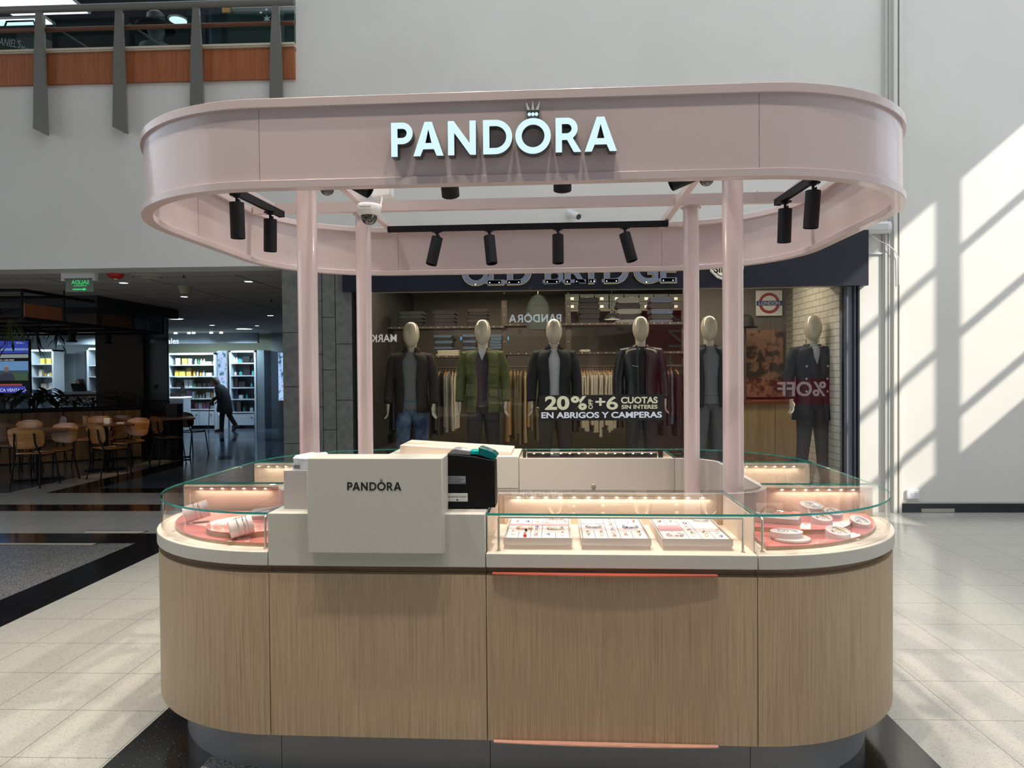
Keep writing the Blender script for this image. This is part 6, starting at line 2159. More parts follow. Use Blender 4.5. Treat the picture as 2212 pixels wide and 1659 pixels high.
# planter bench: pine boards running away from the camera
pb_ = T('planter_bench', 'long pine planter bench with black trough behind the cafe chairs', 'planter', (-8.2, 11.9, 0))
A1, A2 = at(90, 905, 12.0), at(305, 882, 12.8)
d_ = Vector((A2.x - A1.x, 0.8, 0)).normalized()
q = MB()
q.M = Matrix.Translation((A1.x - 1.5 * d_.x, 12.0 - 1.5 * d_.y, 0)) @ Matrix.Rotation(math.atan2(d_.y, d_.x), 4, 'Z')
Lg = (Vector((A2.x, 12.8)) - Vector((A1.x, 12.0))).length + 1.5
for i in range(5):
    q.box(i * Lg / 5 + 0.008, (i + 1) * Lg / 5 - 0.008, 0, 0.02, 0.02, 0.88)
pb_.part('pine_boards', q, 'planter_pine')
q2 = MB()
q2.M = q.M
q2.box(0, Lg, 0.02, 0.45, 0, 0.90)
q2.box(-0.02, Lg + 0.02, -0.02, 0.47, 0.90, 0.945)
pb_.part('black_trough', q2, 'track_black')
q2 = MB()
q2.M = q.M
for xx in (0.05, Lg * 0.45, Lg - 0.05):
    q2.box(xx - 0.02, xx + 0.02, 0.2, 0.24, 0.945, 1.16)
q2.box(0, Lg, 0.19, 0.25, 1.14, 1.18)
pb_.part('top_bar', q2, 'brown_plaster')
for px, yv, n, h, sp, ln, wd, mm, dr, sd, lb in ((62, 11.5, 26, 0.42, 0.32, 0.26, 0.10, 'leaf_dark', 0.9, 2, 'large drooping dark plant in the planter before the television'),
                                                (110, 11.6, 22, 0.22, 0.22, 0.16, 0.07, 'leaf_green', 0.5, 3, 'bushy green plant right of the television'),
                                                (150, 11.8, 24, 0.24, 0.24, 0.17, 0.05, 'leaf_green', 0.7, 4, 'feathery green plant below the lit shop cabinet'),
                                                (190, 12.0, 20, 0.2, 0.2, 0.13, 0.06, 'leaf_dark', 0.5, 5, 'dark plant below the reading woman'),
                                                (248, 12.2, 22, 0.32, 0.2, 0.14, 0.07, 'leaf_dark', 0.4, 6, 'dark leafy plant before the brown column'),
                                                (10, 11.2, 18, 0.22, 0.25, 0.16, 0.05, 'leaf_dark', 0.5, 7, 'dark plant at the left edge under the television')):
    dd = yv + 0.55
    p = at(px, 880, dd)
    plant((p.x, dd + 0.15, 0.92), lb, n, h, sp, ln, wd, mm, dr, sd)
for px, yv, lb, mm, sd in ((25, 9.4, 'yellow green hanging plant at the far left of the steel frame', 'leaf_green', 8), (75, 10.4, 'trailing hanging plant under the steel frame, left of the lit cabinet', 'leaf_dark', 9), (125, 11.2, 'thin trailing plant under the steel frame above the lit sign', 'leaf_dark', 10)):
    p = at(px, 700, yv)
    plant((p.x, yv, 2.30), lb, 14, 0.42 if sd < 10 else 0.3, 0.22, 0.14, 0.03, mm, 0.8, sd, hang=True)
p = at(30, 650, 9.6)
plant((p.x, 9.9, 2.30), 'bushy plant standing in the top of the steel frame', 20, 0.22, 0.3, 0.18, 0.07, 'leaf_dark', 0.4, 12)

# television
p0, p1 = at(-60, 857, 13.3), at(63, 733, 13.3)
tv = T('television', 'large lit television with a news picture at the left edge', 'television', ((p0.x + p1.x) / 2, 13.3, p0.z))
W3, H3 = p1.x - p0.x, p1.z - p0.z
tv.part('bezel', MB().box(-W3 / 2, W3 / 2, 0, 0.05, 0, H3), 'track_black', rel=True)
def scr(nm, px0, py0, px1, py1, col, d=0.0, st=0.5):
    a, b = at(px0, py1, 13.3), at(px1, py0, 13.3)
    return tv.part(nm, MB().box(a.x - tv.loc[0], b.x - tv.loc[0], -0.003 - d, -0.001 - d, a.z - tv.loc[2], b.z - tv.loc[2]), mat('tv_' + nm + str(px0) + str(py0), (0, 0, 0), 0.4, emit=col, estr=st).name, rel=True)
scr('picture_sky', -58, 736, 61, 764, (0.02, 0.06, 0.55))
scr('picture_stand', -58, 752, 61, 758, (0.25, 0.4, 0.8), 0.001)
scr('picture_band', -58, 765, 61, 774, (0.35, 0.42, 0.40))
scr('picture_sky', -58, 780, 61, 806, (0.16, 0.38, 0.75))
scr('picture_town', -58, 800, 61, 812, (0.03, 0.07, 0.10), 0.001)
scr('picture_trees', 28, 806, 61, 822, (0.04, 0.11, 0.03), 0.002)
scr('picture_ground', -58, 812, 61, 822, (0.02, 0.04, 0.05), 0.001)
scr('red_banner', -58, 829, 48, 834, (0.42, 0.05, 0.02))
scr('blue_banner', -58, 834, 55, 849, (0.02, 0.03, 0.60))
a = at(14, 790, 13.3)
q = MB().rings([[(0.045 * math.cos(k * PI / 8), z_, 0) for k in range(1)] * 3 for z_ in (0, 1)], cap=False) if False else None
hd_ = arc(0, 0.06, 0.045, 0, 345, 23, ry=0.065)
put_mesh('picture_head', shapes2d([hd_], 0.001), mat('tv_face', (0, 0, 0), 0.4, emit=(0.20, 0.13, 0.10), estr=0.6).name, tv.o, Matrix.Translation((a.x - tv.loc[0], -0.0075, at(14, 803, 13.3).z - tv.loc[2])) @ STAND)
hr_ = [(x, y + 0.0) for x, y in arc(0, 0.09, 0.048, 0, 180, 12, ry=0.042)]
put_mesh('picture_hair', shapes2d([hr_], 0.001), mat('tv_hair', (0, 0, 0), 0.4, emit=(0.30, 0.32, 0.34), estr=0.6).name, tv.o, Matrix.Translation((a.x - tv.loc[0], -0.0095, at(14, 803, 13.3).z - tv.loc[2])) @ STAND)
bd_ = [(-0.17, 0), (0.17, 0), (0.155, 0.10), (0.05, 0.145), (-0.05, 0.145), (-0.155, 0.10)]
put_mesh('picture_suit', shapes2d([bd_], 0.001), mat('tv_suit', (0, 0, 0), 0.4, emit=(0.01, 0.012, 0.03), estr=0.6).name, tv.o, Matrix.Translation((a.x - tv.loc[0], -0.0065, at(14, 822, 13.3).z - tv.loc[2])) @ STAND)
mat('tv_text', (0, 0, 0), 0.4, emit=(0.7, 0.75, 0.85), estr=0.8)
p = at(0, 846, 13.3)
writing('picture_text', 'CA VENTA-LA', 0.085, 'tv_text', tv.o, (p.x - tv.loc[0] - 0.0, -0.005, p.z - tv.loc[2]), align='LEFT', thick=0.001)
p = at(0, 779, 13.3)
writing('picture_text', 'NA - CABO VERDE', 0.034, 'tv_text', tv.o, (p.x - tv.loc[0], -0.005, p.z - tv.loc[2] - 0.002), align='LEFT', thick=0.001)
p = at(35, 742, 13.3)
writing('picture_text', 'TyC Sports', 0.034, 'tv_text', tv.o, (p.x - tv.loc[0], -0.006, p.z - tv.loc[2]), align='LEFT', thick=0.001)
tv.part('stand_pole', MB().box(-0.05, 0.05, 0.0, 0.04, -p0.z, 0.1), 'track_black', rel=True)

# cafe chairs
def make_chair(label, dark=False):
    wood = 'dark_and_shaded_ply' if dark else 'chair_ply'  # darker copy of the ply puts shade into the unlit chairs
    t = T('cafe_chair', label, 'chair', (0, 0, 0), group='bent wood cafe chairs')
    P = t.o
    # curved plywood backrest: rounded outline bent around the sitter
    def bent(W_, H_, z0, yb, curv, th, rr, tilt):
        nx, nz = 20, 10
        pts = []
        for side in (0, 1):
            for j in range(nz + 1):
                v2 = j / nz
                for i in range(nx + 1):
                    u2 = -1 + 2 * i / nx
                    e_ = abs(2 * v2 - 1)
                    lim = 1 - (1 - math.sqrt(max(0, 1 - max(0, (e_ - 0.35) / 0.65) ** 2.4))) * rr
                    x = u2 * W_ / 2 * lim * (1 - 0.10 * (1 - v2))
                    y = yb - curv * (2 * x / W_) ** 2 + tilt * (v2 - 0.5) + side * th
                    pts.append((x, y, z0 + v2 * H_))
        n1 = (nx + 1) * (nz + 1)
        fs = []
        for j in range(nz):
            for i in range(nx):
                a = j * (nx + 1) + i
                fs.append((a, a + 1, a + nx + 2, a + nx + 1))
                fs.append((n1 + a, n1 + a + nx + 1, n1 + a + nx + 2, n1 + a + 1))
        ed = [i for i in range(nx + 1)] + [j * (nx + 1) + nx for j in range(1, nz + 1)] + [nz * (nx + 1) + i for i in range(nx - 1, -1, -1)] + [j * (nx + 1) for j in range(nz - 1, 0, -1)]
        for k in range(len(ed)):
            a, b = ed[k], ed[(k + 1) % len(ed)]
            fs.append((a, n1 + a, n1 + b, b))
        return MB().add(pts, fs)
    bk = bent(0.50, 0.29, 0.53, 0.22, 0.05, 0.012, 0.55, 0.05).build('backrest', wood, P)
    rv = MB()
    for sx in (-0.12, 0.12):
        for z in (0.61, 0.74):
            rv.ell((sx, 0.205, z), 0.007, 0.004, 0.007, 8, 4)
    rv.build('rivets', 'satin_nickel', bk)
    # seat: rounded square with raised front and back lips
    n = 36
    top = []
    for z_, s_ in ((0, 1), (0.014, 1)):
        ring = []
        for k in range(n):
            a = 2 * PI * k / n
            c_, s2 = math.cos(a), math.sin(a)
            x = 0.21 * math.copysign(abs(c_) ** 0.6, c_)
            y = 0.20 * math.copysign(abs(s2) ** 0.6, s2)
            ring.append((x, y, 0.44 + z_ + 0.02 * (y / 0.2) ** 2 - (0.025 if y < -0.16 else 0)))
        top.append(ring)
    MB().rings(top).build('seat', wood, P)
    for sx in (-1, 1):
        MB().tube([(sx * 0.17, -0.16, 0.43), (sx * 0.20, -0.21, 0.0)], 0.010, 8).build('leg', 'track_black', P)
        MB().tube([(sx * 0.13, 0.235, 0.74), (sx * 0.14, 0.225, 0.60), (sx * 0.17, 0.16, 0.43), (sx * 0.20, 0.24, 0.0)], 0.011, 8).build('leg', 'track_black', P)
        for yy in (-0.21, 0.24):
            MB().cyl((sx * 0.20, yy, 0), 0.014, 0.01).build('foot_cap', 'track_black', P)
    MB().tube([(-0.17, -0.16, 0.43), (0.17, -0.16, 0.43), (0.17, 0.16, 0.43), (-0.17, 0.16, 0.43), (-0.17, -0.16, 0.43)], 0.009, 6).build('seat_frame', 'track_black', P)
    return t


CHAIRS = [  # pixel x of the chair, distance, turn, dark, label
    (55, 9.3, 180 + 4, False, 'light oak cafe chair nearest the camera, seen from behind at the left'),
    (64, 10.9, -8, False, 'oak cafe chair facing the camera behind the left table edge'),
    (142, 10.15, -14, False, 'bright oak cafe chair facing the camera, right side of the left table'),
    (206, 10.0, 180 - 32, False, 'reddish oak cafe chair seen from behind between the two tables'),
    (214, 11.9, -6, False, 'oak cafe chair half hidden behind the napkin holder table'),
    (114, 12.1, 10, True, 'dark cafe chair in shadow behind the left table'),
    (300, 11.3, -18, False, 'bright oak cafe chair with four rivets, facing the camera at the middle table'),
    (262, 12.0, -12, True, 'dark cafe chair in shadow left of the four-rivet chair'),
    (337, 11.7, 180 - 40, True, 'dark brown cafe chair turned away, right of the four-rivet chair'),
    (396, 13.1, 180 - 20, True, 'rightmost dark cafe chair with thin legs on the blue floor'),
    (338, 13.3, 170, True, 'dark cafe chair behind the right table, before the striped screen'),
    (2, 10.4, 178, True, 'dark cafe chair cut by the left frame edge'),
]
proto = {}
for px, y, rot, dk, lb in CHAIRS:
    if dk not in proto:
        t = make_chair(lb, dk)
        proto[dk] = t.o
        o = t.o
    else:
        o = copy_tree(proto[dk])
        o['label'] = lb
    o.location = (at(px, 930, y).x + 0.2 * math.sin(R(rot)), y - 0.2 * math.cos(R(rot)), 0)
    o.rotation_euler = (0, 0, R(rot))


def cafe_table(px, y, rot, label, w=0.72):
    t = T('cafe_table', label, 'table', (at(px, 915, y).x, y, 0), rot=R(rot), group='square cafe tables')
    t.part('tabletop', MB().box(-w / 2, w / 2, -w / 2, w / 2, 0.72, 0.75), 'dark_and_shaded_ply', rel=True, bevel=0.005)
    t.part('column', MB().box(-0.035, 0.035, -0.035, 0.035, 0.03, 0.72), 'track_black', rel=True)
    t.part('cross_foot', MB().box(-0.30, 0.30, -0.025, 0.025, 0.01, 0.04), 'track_black', rel=True)
    t.part('cross_foot', MB().box(-0.025, 0.025, -0.30, 0.30, 0.01, 0.04), 'track_black', rel=True)
    return t


cafe_table(82, 9.9, 38, 'square dark topped cafe table at the left, empty')
cafe_table(228, 10.95, 38, 'square cafe table in the middle carrying the napkin holder')
cafe_table(372, 12.5, 30, 'dark square cafe table at the right beside the thin legged chair')
tx, ty = at(228, 915, 10.95).x, 10.95
nh = T('napkin_holder', 'white napkin holder on the middle cafe table', 'napkin holder', (tx + 0.04, ty, 0.75))
nh.part('holder', MB().box(-0.05, 0.05, -0.03, 0.03, 0, 0.09), 'camera_white', rel=True, bevel=0.006)
nh.part('sugar_packets', MB().box(-0.035, 0.035, -0.02, 0.02, 0.09, 0.115), 'garment_tan', rel=True)
solo('white_packet', MB().box(-0.06, 0.06, -0.03, 0.03, 0, 0.02), 'camera_white', 'flat white packet on the middle cafe table, right of the holder', 'packet', (tx + 0.22, ty + 0.06, 0.75))
solo('paper_cup', MB().lathe([(0.02, 0), (0.03, 0), (0.038, 0.12), (0.03, 0.12)], n=16), mat('kraft_paper', (0.33, 0.22, 0.14), 0.7).name, 'tall brown paper stand at the left end of the middle table', 'menu stand', (tx - 0.36, ty + 0.05, 0.75))
# striped steel screen
V = 12.9
a, b = at(312, 943, V), at(365, 866, V)
ss = T('striped_screen', 'black steel screen of slanted bars before the grey column', 'screen', (a.x, V, 0))
Wd, Ht = b.x - a.x, b.z
q = MB()
for (x0, z0, x1, z1) in ((0, 0, 0, Ht), (Wd, 0, Wd, Ht), (0, Ht, Wd, Ht), (0, 0.45, Wd, 0.45)):
    q.tube([(x0, 0, z0), (x1, 0, z1)], 0.012, 4)
ss.part('screen_frame', q, 'track_black', rel=True)
q = MB()
for i in range(-6, 9):
    x0 = i * 0.06
    zA, zB = 0.47, Ht - 0.02
    xa_, xb_ = x0, x0 + (zB - zA) * 0.7
    if xb_ < 0 or xa_ > Wd:
        continue
    ta = max(0, (0 - xa_) / (xb_ - xa_))
    tb = min(1, (Wd - xa_) / (xb_ - xa_))
    q.tube([(xa_ + (xb_ - xa_) * ta, 0, zA + (zB - zA) * ta), (xa_ + (xb_ - xa_) * tb, 0, zA + (zB - zA) * tb)], 0.009, 4)
sb_ = ss.part('slanted_bars', q, 'track_black', rel=True)
q = MB()
for i in range(9):
    q.tube([(Wd * i / 8, 0, 0.0), (Wd * i / 8, 0, 0.45)], 0.006, 4)
ss.part('upright_bars', q, 'track_black', rel=True)
solo('dark_pedestal', MB().box(-0.10, 0.10, -0.1, 0.1, 0, at(378, 872, 12.8).z), 'track_black', 'black square pedestal right of the striped screen', 'pedestal', (at(378, 900, 12.8).x + 0.02, 12.75, 0))
lamp('cafe_lamp', 'SPOT', (at(130, 800, 10.2).x, 10.0, 2.2), 22, (1.0, 0.66, 0.33), (at(120, 900, 10.4).x, 10.6, 0.6), 0.05, spot=95, blend=0.9)
lamp('cafe_lamp', 'SPOT', (at(270, 800, 11.2).x, 10.7, 2.2), 20, (1.0, 0.66, 0.33), (at(265, 900, 11.4).x, 11.5, 0.6), 0.05, spot=95, blend=0.9)

# ------------------------------------------------------------------ cosmetics shop far back
mat('shop_white', (0.46, 0.52, 0.56), 0.45)
mat('shop_back_olive', (0.24, 0.26, 0.19), 0.7)
mat('white_lit', (0.8, 0.85, 0.9), 0.5, emit=(0.85, 0.95, 1.0), estr=1.1)
mat('fascia_blue', (0.26, 0.32, 0.36), 0.5)
mat('shop_grey_wood', (0.22, 0.26, 0.28), 0.6)
FV = 19.6
fs = lambda px, py: at(px, py, FV)
a, b = fs(120, 745), fs(556, 723)
ct = T('shop_fascia', 'long pale blue grey shop fascia with white lettering end, over the lit shelves', 'shop board', (a.x, FV, a.z))
ct.part('board', MB().box(0, b.x - a.x, 0, 0.12, 0, CZ - a.z), 'fascia_blue', rel=True)
p = fs(362, 744)
writing('lettering', 'esenciales', 0.22, 'white_lit', ct.o, (fs(387, 744).x - a.x, -0.006, p.z - a.z + 0.02), align='RIGHT', thick=0.004)
for px in (368, 399, 427, 437, 474, 495):
    x = fs(px, 720)
    solo('shop_spot', MB().lathe([(0.02, 0), (0.035, 0), (0.045, -0.04), (0.02, -0.04)], n=16), 'hall_light', 'small bright spotlight on the ceiling above the cosmetics shop board', 'spotlight', (x.x, FV - 0.5, CZ), group='small bright spots above the cosmetics shop board')
struct('wall_shop_left_panel', MB().box(fs(-200, 0).x, fs(205, 0).x, FV + 1.0, FV + 1.1, 0, CZ), 'shop_grey_wood', smooth=False)
struct('wall_cosmetics', MB().box(fs(300, 0).x, fs(560, 0).x, FV + 0.9, FV + 1.0, 0, CZ), 'shop_back_olive', smooth=False)
q = MB().box(fs(551, 0).x, fs(566, 0).x, FV - 0.2, FV + 0.9, 0, fs(551, 757).z).box(fs(566, 0).x, fs(612, 0).x + 0.3, FV + 0.3, FV + 0.4, 0, CZ)
struct('wall_grey_panel', q, 'shop_grey_wood', smooth=False)
lb_ = T('tall_lightbox', 'tall lit panel with blue and purple flower pattern between the shelves', 'lightbox', (fs(476, 0).x, FV + 0.1, fs(476, 900).z))
a, b = fs(467, 900), fs(487, 757)
lb_.part('frame', MB().box(a.x - lb_.loc[0], b.x - lb_.loc[0], 0, 0.06, 0, b.z - a.z), 'plinth_metal', rel=True)
m = mat('flower_light', (0, 0, 0), 0.4, emit=(0.5, 0.65, 1.0), estr=0.9)
nt, N, L, b_ = nodes(m)
v_ = tex_coord(nt)
n_ = N.new('ShaderNodeTexNoise')
n_.inputs['Scale'].default_value = 7
n_.inputs['Detail'].default_value = 3
L.new(v_, n_.inputs['Vector'])
r_ = N.new('ShaderNodeValToRGB')
e = r_.color_ramp
e.elements[0].position = 0.36
e.elements[0].color = (0.05, 0.12, 0.16, 1)
e.elements[1].position = 0.72
e.elements[1].color = (0.6, 0.55, 0.12, 1)
e.elements.new(0.46).color = (0.35, 0.58, 0.95, 1)
e.elements.new(0.58).color = (0.55, 0.72, 1.0, 1)
e.elements.new(0.65).color = (0.30, 0.22, 0.62, 1)
L.new(n_.outputs['Fac'], r_.inputs['Fac'])
L.new(r_.outputs['Color'], b_.inputs['Emission Color'])
lb_.part('lit_picture', MB().box(a.x - lb_.loc[0] + 0.02, b.x - lb_.loc[0] - 0.02, -0.006, -0.001, 0.02, b.z - a.z - 0.02), 'flower_light', rel=True)
lb_.part('lightbox_base', MB().box(a.x - lb_.loc[0], b.x - lb_.loc[0], 0, 0.3, -lb_.loc[2], 0), 'shop_white', rel=True)
a, b = at(602, 865, 17), at(611, 762, 17)
solo('blue_lightbox', MB().box(0, b.x - a.x + 0.25, 0, 0.08, 0, b.z - a.z), 'flower_light', 'narrow lit blue panel glimpsed beside the stone pier', 'lightbox', (a.x, 17, a.z))
solo('lightbox_plinth', MB().box(0, b.x - a.x + 0.25, 0, 0.2, 0, a.z), 'shop_grey_wood', 'grey plinth under the narrow blue panel beside the stone pier', 'plinth', (a.x, 17, 0))


def shelf_unit(px0, px1, pytop, pybot, shelves, label, depth=0.45, back='shop_back_olive', name='shelf_unit', doors=2, V=FV):
    a, b = at(px0, pybot, V), at(px1, pytop, V)
    t = T(name, label, 'shelf unit', (a.x, V, 0))
    w, h = b.x - a.x, b.z
    t.part('carcass', MB().box(0, 0.05, 0, depth, 0, h).box(w - 0.05, w, 0, depth, 0, h).box(0, w, 0, depth, h - 0.05, h), 'shop_white', rel=True)
    t.part('back', MB().box(0.05, w - 0.05, depth - 0.02, depth, 0.0, h - 0.05), back, rel=True)
    zs = []
    for py in shelves:
        z = at(px0, py, V).z
        zs.append(z)
        t.part('shelf', MB().box(0.05, w - 0.05, 0.0, depth - 0.02, z - 0.03, z), 'shop_white', rel=True)
    zl = min(zs)
    for i in range(doors):
        x0 = 0.05 + (w - 0.1) * i / doors
        x1 = 0.05 + (w - 0.1) * (i + 1) / doors
        d = t.part('door', MB().box(x0 + 0.006, x1 - 0.006, -0.02, 0.0, 0.10, zl - 0.06), 'shop_white', rel=True)
        t.part('knob', MB().ell(((x1 - 0.08), -0.03, zl - 0.16), 0.02, 0.012, 0.02, 8, 5), 'track_black', parent=d, rel=True)
    L_ = lamp('shelf_lamp', 'AREA', (0, 0, 0), 22 * w, (0.72, 0.9, 1.0), size=w * 0.8, size_y=0.04, parent=t.o)
    L_.location = (w / 2, -0.35, h + 0.12)
    L_.rotation_euler = Vector((0, 0.45, -1)).to_track_quat('-Z', 'Y').to_euler()
    return t, w, zs


PROD = {'white': mat('prod_white', (0.70, 0.72, 0.74), 0.4), 'yellow': mat('prod_yellow', (0.62, 0.46, 0.08), 0.5), 'gold': mat('prod_gold', (0.45, 0.27, 0.06), 0.4),
        'black': mat('prod_black', (0.015, 0.015, 0.017), 0.3), 'teal': mat('prod_teal', (0.05, 0.30, 0.30), 0.35), 'green': mat('prod_green', (0.03, 0.14, 0.06), 0.4),
        'purple': mat('prod_purple', (0.22, 0.10, 0.30), 0.4), 'pink': mat('prod_pink', (0.50, 0.12, 0.20), 0.4), 'cream': mat('prod_cream', (0.55, 0.50, 0.38), 0.5), 'navy': mat('prod_navy', (0.02, 0.03, 0.09), 0.4)}


def product(px, py, w, h, colr, kind, where, V=FV + 0.12):
    p = at(px, py, FV)
    nm = {'box': 'product_box', 'bottle': 'bottle', 'jar': 'jar'}[kind]
    ww, hh = w * FV / 1534, h * FV / 1534
    if kind == 'box':
        q = MB().box(-ww / 2, ww / 2, 0, 0.1, 0, hh)
    elif kind == 'bottle':
        r = ww / 2
        q = MB().lathe([(r * 0.3, 0), (r, 0), (r, hh * 0.68), (r * 0.4, hh * 0.76), (r * 0.4, hh * 0.84), (r * 0.5, hh * 0.85), (r * 0.5, hh), (r * 0.2, hh)], c=(0, 0.05, 0), n=12)
    else:
        r = ww / 2
        q = MB().lathe([(r * 0.3, 0), (r * 0.9, 0), (r, hh * 0.7), (r * 1.0, hh), (r * 0.3, hh)], c=(0, 0.05, 0), n=12)
    key = {'box': 'box', 'bottle': 'bottle', 'jar': 'jar'}[kind]
    return q, nm, key, p


cnt = {}


def put_products(rows, where):
    for (py, rowname, items) in rows:
        z = at(420, py, FV).z
        for (px, w, h, colr, kind) in items:
            q, nm, key, p = product(px, py, w, h, colr, kind, where)
            lab = '%s %s on the %s of the %s' % (colr, key, rowname, where)
            solo(nm, q, 'prod_' + colr, lab, key, (p.x, FV + 0.12, z + 0.001), group='%s %ses, %s of the %s' % (colr, key, rowname, where))


u1, w1, z1 = shelf_unit(364, 465, 762, 925, (788, 813, 837, 861, 884), 'wide lit white shelf unit full of products behind the walking person', doors=3)
u2, w2, z2 = shelf_unit(497, 552, 757, 926, (784, 811, 837, 862, 890), 'narrower lit white shelf unit with dark and teal products, right of the flower panel', back='shop_grey_wood', doors=1)
random.seed(4)
put_products([
    (788, 'top shelf', [(378, 11, 15, 'white', 'jar'), (394, 11, 14, 'yellow', 'box'), (405, 5, 14, 'white', 'box'), (411, 5, 14, 'black', 'bottle'), (417, 5, 13, 'white', 'bottle'), (423, 5, 13, 'green', 'bottle'), (429, 5, 13, 'white', 'bottle'), (435, 5, 13, 'white', 'bottle'), (446, 12, 7, 'white', 'box'), (458, 7, 8, 'white', 'jar')]),
    (813, 'second shelf', [(377, 9, 14, 'yellow', 'box'), (389, 13, 13, 'yellow', 'box'), (403, 10, 19, 'gold', 'box'), (414, 6, 17, 'gold', 'bottle'), (421, 5, 13, 'white', 'bottle'), (428, 5, 13, 'gold', 'bottle'), (434, 5, 13, 'white', 'bottle'), (447, 13, 8, 'white', 'box'), (459, 6, 9, 'gold', 'jar')]),
    (837, 'third shelf', [(383, 13, 11, 'black', 'box'), (397, 8, 17, 'white', 'box'), (407, 8, 17, 'white', 'box'), (415, 9, 9, 'green', 'box'), (426, 10, 9, 'black', 'box'), (437, 8, 9, 'black', 'box'), (453, 20, 9, 'black', 'box')]),
    (861, 'fourth shelf', [(405, 9, 17, 'purple', 'box'), (413, 5, 15, 'white', 'box'), (420, 5, 9, 'cream', 'bottle'), (427, 5, 9, 'cream', 'bottle'), (434, 5, 11, 'white', 'bottle'), (445, 9, 13, 'white', 'box'), (455, 8, 12, 'gold', 'box')]),
    (884, 'lowest shelf', [(390, 10, 15, 'yellow', 'box'), (403, 8, 16, 'pink', 'box'), (420, 6, 13, 'pink', 'box'), (428, 7, 13, 'white', 'box'), (437, 6, 12, 'pink', 'box'), (445, 6, 12, 'purple', 'box'), (456, 12, 7, 'white', 'box')]),
], 'wide shelf unit')
put_products([
    (784, 'top shelf', [(501, 5, 11, 'white', 'bottle'), (506, 5, 11, 'white', 'bottle'), (511, 4, 10, 'teal', 'bottle'), (515, 4, 10, 'teal', 'bottle'), (528, 15, 13, 'black', 'box'), (541, 5, 10, 'black', 'jar'), (546, 5, 10, 'black', 'jar')]),
    (811, 'second shelf', [(503, 5, 8, 'white', 'bottle'), (508, 5, 8, 'black', 'bottle'), (515, 7, 9, 'teal', 'bottle'), (529, 15, 21, 'black', 'box'), (541, 4, 10, 'teal', 'bottle'), (546, 4, 10, 'teal', 'bottle')]),
    (837, 'third shelf', [(505, 10, 20, 'black', 'box'), (519, 15, 12, 'black', 'box'), (538, 4, 10, 'teal', 'bottle'), (543, 4, 10, 'black', 'bottle'), (548, 7, 7, 'white', 'jar')]),
    (862, 'fourth shelf', [(506, 9, 19, 'navy', 'box'), (516, 8, 8, 'white', 'box'), (528, 5, 10, 'teal', 'bottle'), (534, 5, 11, 'black', 'jar'), (541, 6, 10, 'black', 'jar'), (547, 5, 10, 'black', 'jar')]),
    (890, 'lowest shelf', [(512, 9, 22, 'black', 'box'), (522, 4, 11, 'teal', 'bottle'), (527, 5, 13, 'black', 'jar'), (532, 4, 12, 'black', 'bottle'), (539, 9, 8, 'white', 'jar'), (547, 8, 22, 'black', 'box')]),
], 'narrow shelf unit')
# sales counter with till before the wide shelf
a, b = at(364, 925, 19.0), at(400, 857, 19.0)
sc_ = T('display_plinth', 'white display plinth with a black cash register before the wide shelf unit', 'counter', (a.x, 18.9, 0))
sc_.part('plinth_body', MB().box(0, b.x - a.x, 0, 0.4, 0, b.z - 0.03), 'shop_white', rel=True)
sc_.part('plinth_top', MB().box(-0.02, b.x - a.x + 0.02, -0.02, 0.42, b.z - 0.03, b.z), 'white_lit', rel=True)
rg = T('cash_register', 'black cash register on the white display plinth', 'cash register', (at(382, 857, 19.0).x, 19.1, b.z))
rg.part('drawer', MB().box(-0.18, 0.14, -0.12, 0.15, 0, 0.10), 'prod_black', rel=True)
rg.part('screen', MB().box(0.06, 0.16, -0.02, 0.02, 0.10, 0.28), 'prod_black', rel=True)

# left part seen between the television and the brown column
u3, w3, z3 = shelf_unit(66, 115, 755, 870, (786, 813, 840), 'white lit cabinet seen between the television and the grey panel', back='shop_white', doors=0, name='lit_cabinet')
put_products([
    (786, 'top shelf', [(85, 9, 15, 'yellow', 'box'), (99, 10, 15, 'yellow', 'box')]),
    (813, 'middle shelf', [(81, 7, 18, 'cream', 'box'), (90, 5, 13, 'gold', 'bottle'), (96, 5, 10, 'white', 'bottle'), (101, 5, 14, 'yellow', 'bottle'), (106, 5, 7, 'white', 'jar')]),
    (840, 'lower shelf', [(88, 12, 14, 'cream', 'box'), (103, 9, 16, 'white', 'box'), (110, 6, 14, 'yellow', 'box')]),
], 'left lit cabinet')
a, b = fs(117, 850), fs(136, 757)
solo('glass_poster', MB().box(0, b.x - a.x, 0, 0.04, 0, b.z - a.z), 'hall_wall_blue', 'tall grey green poster panel right of the left lit cabinet', 'poster', (a.x, FV + 0.955, a.z))
u4, w4, z4 = shelf_unit(189, 212, 752, 865, (789, 813), 'narrow lit shelf glimpsed left of the brown column', back='shop_white', doors=0, name='lit_cabinet')
a, b = fs(150, 793), fs(178, 749)
ee = T('lit_sign', 'lit square sign with white frame and lettering on the grey panel', 'sign', ((a.x + b.x) / 2, FV + 0.9, a.z))
hw, hh = (b.x - a.x) / 2, b.z - a.z
ee.part('sign_panel', MB().box(-hw, hw, 0, 0.06, 0, hh), 'fascia_blue', rel=True)
ee.part('lit_border', MB().box(-hw, hw, -0.01, 0, 0, 0.025).box(-hw, hw, -0.01, 0, hh - 0.025, hh).box(-hw, -hw + 0.025, -0.01, 0, 0, hh).box(hw - 0.025, hw, -0.01, 0, 0, hh), 'white_lit', rel=True)
writing('lettering', 'E:e', 0.19, 'white_lit', ee.o, (-0.02, -0.012, hh - 0.22), thick=0.004, bold=0.003)
writing('lettering', 'Elementos', 0.062, 'white_lit', ee.o, (-hw + 0.04, -0.012, 0.10), align='LEFT', thick=0.004, bold=0.001)
writing('lettering', 'Esenciales', 0.062, 'white_lit', ee.o, (-hw + 0.04, -0.012, 0.04), align='LEFT', thick=0.004, bold=0.001)
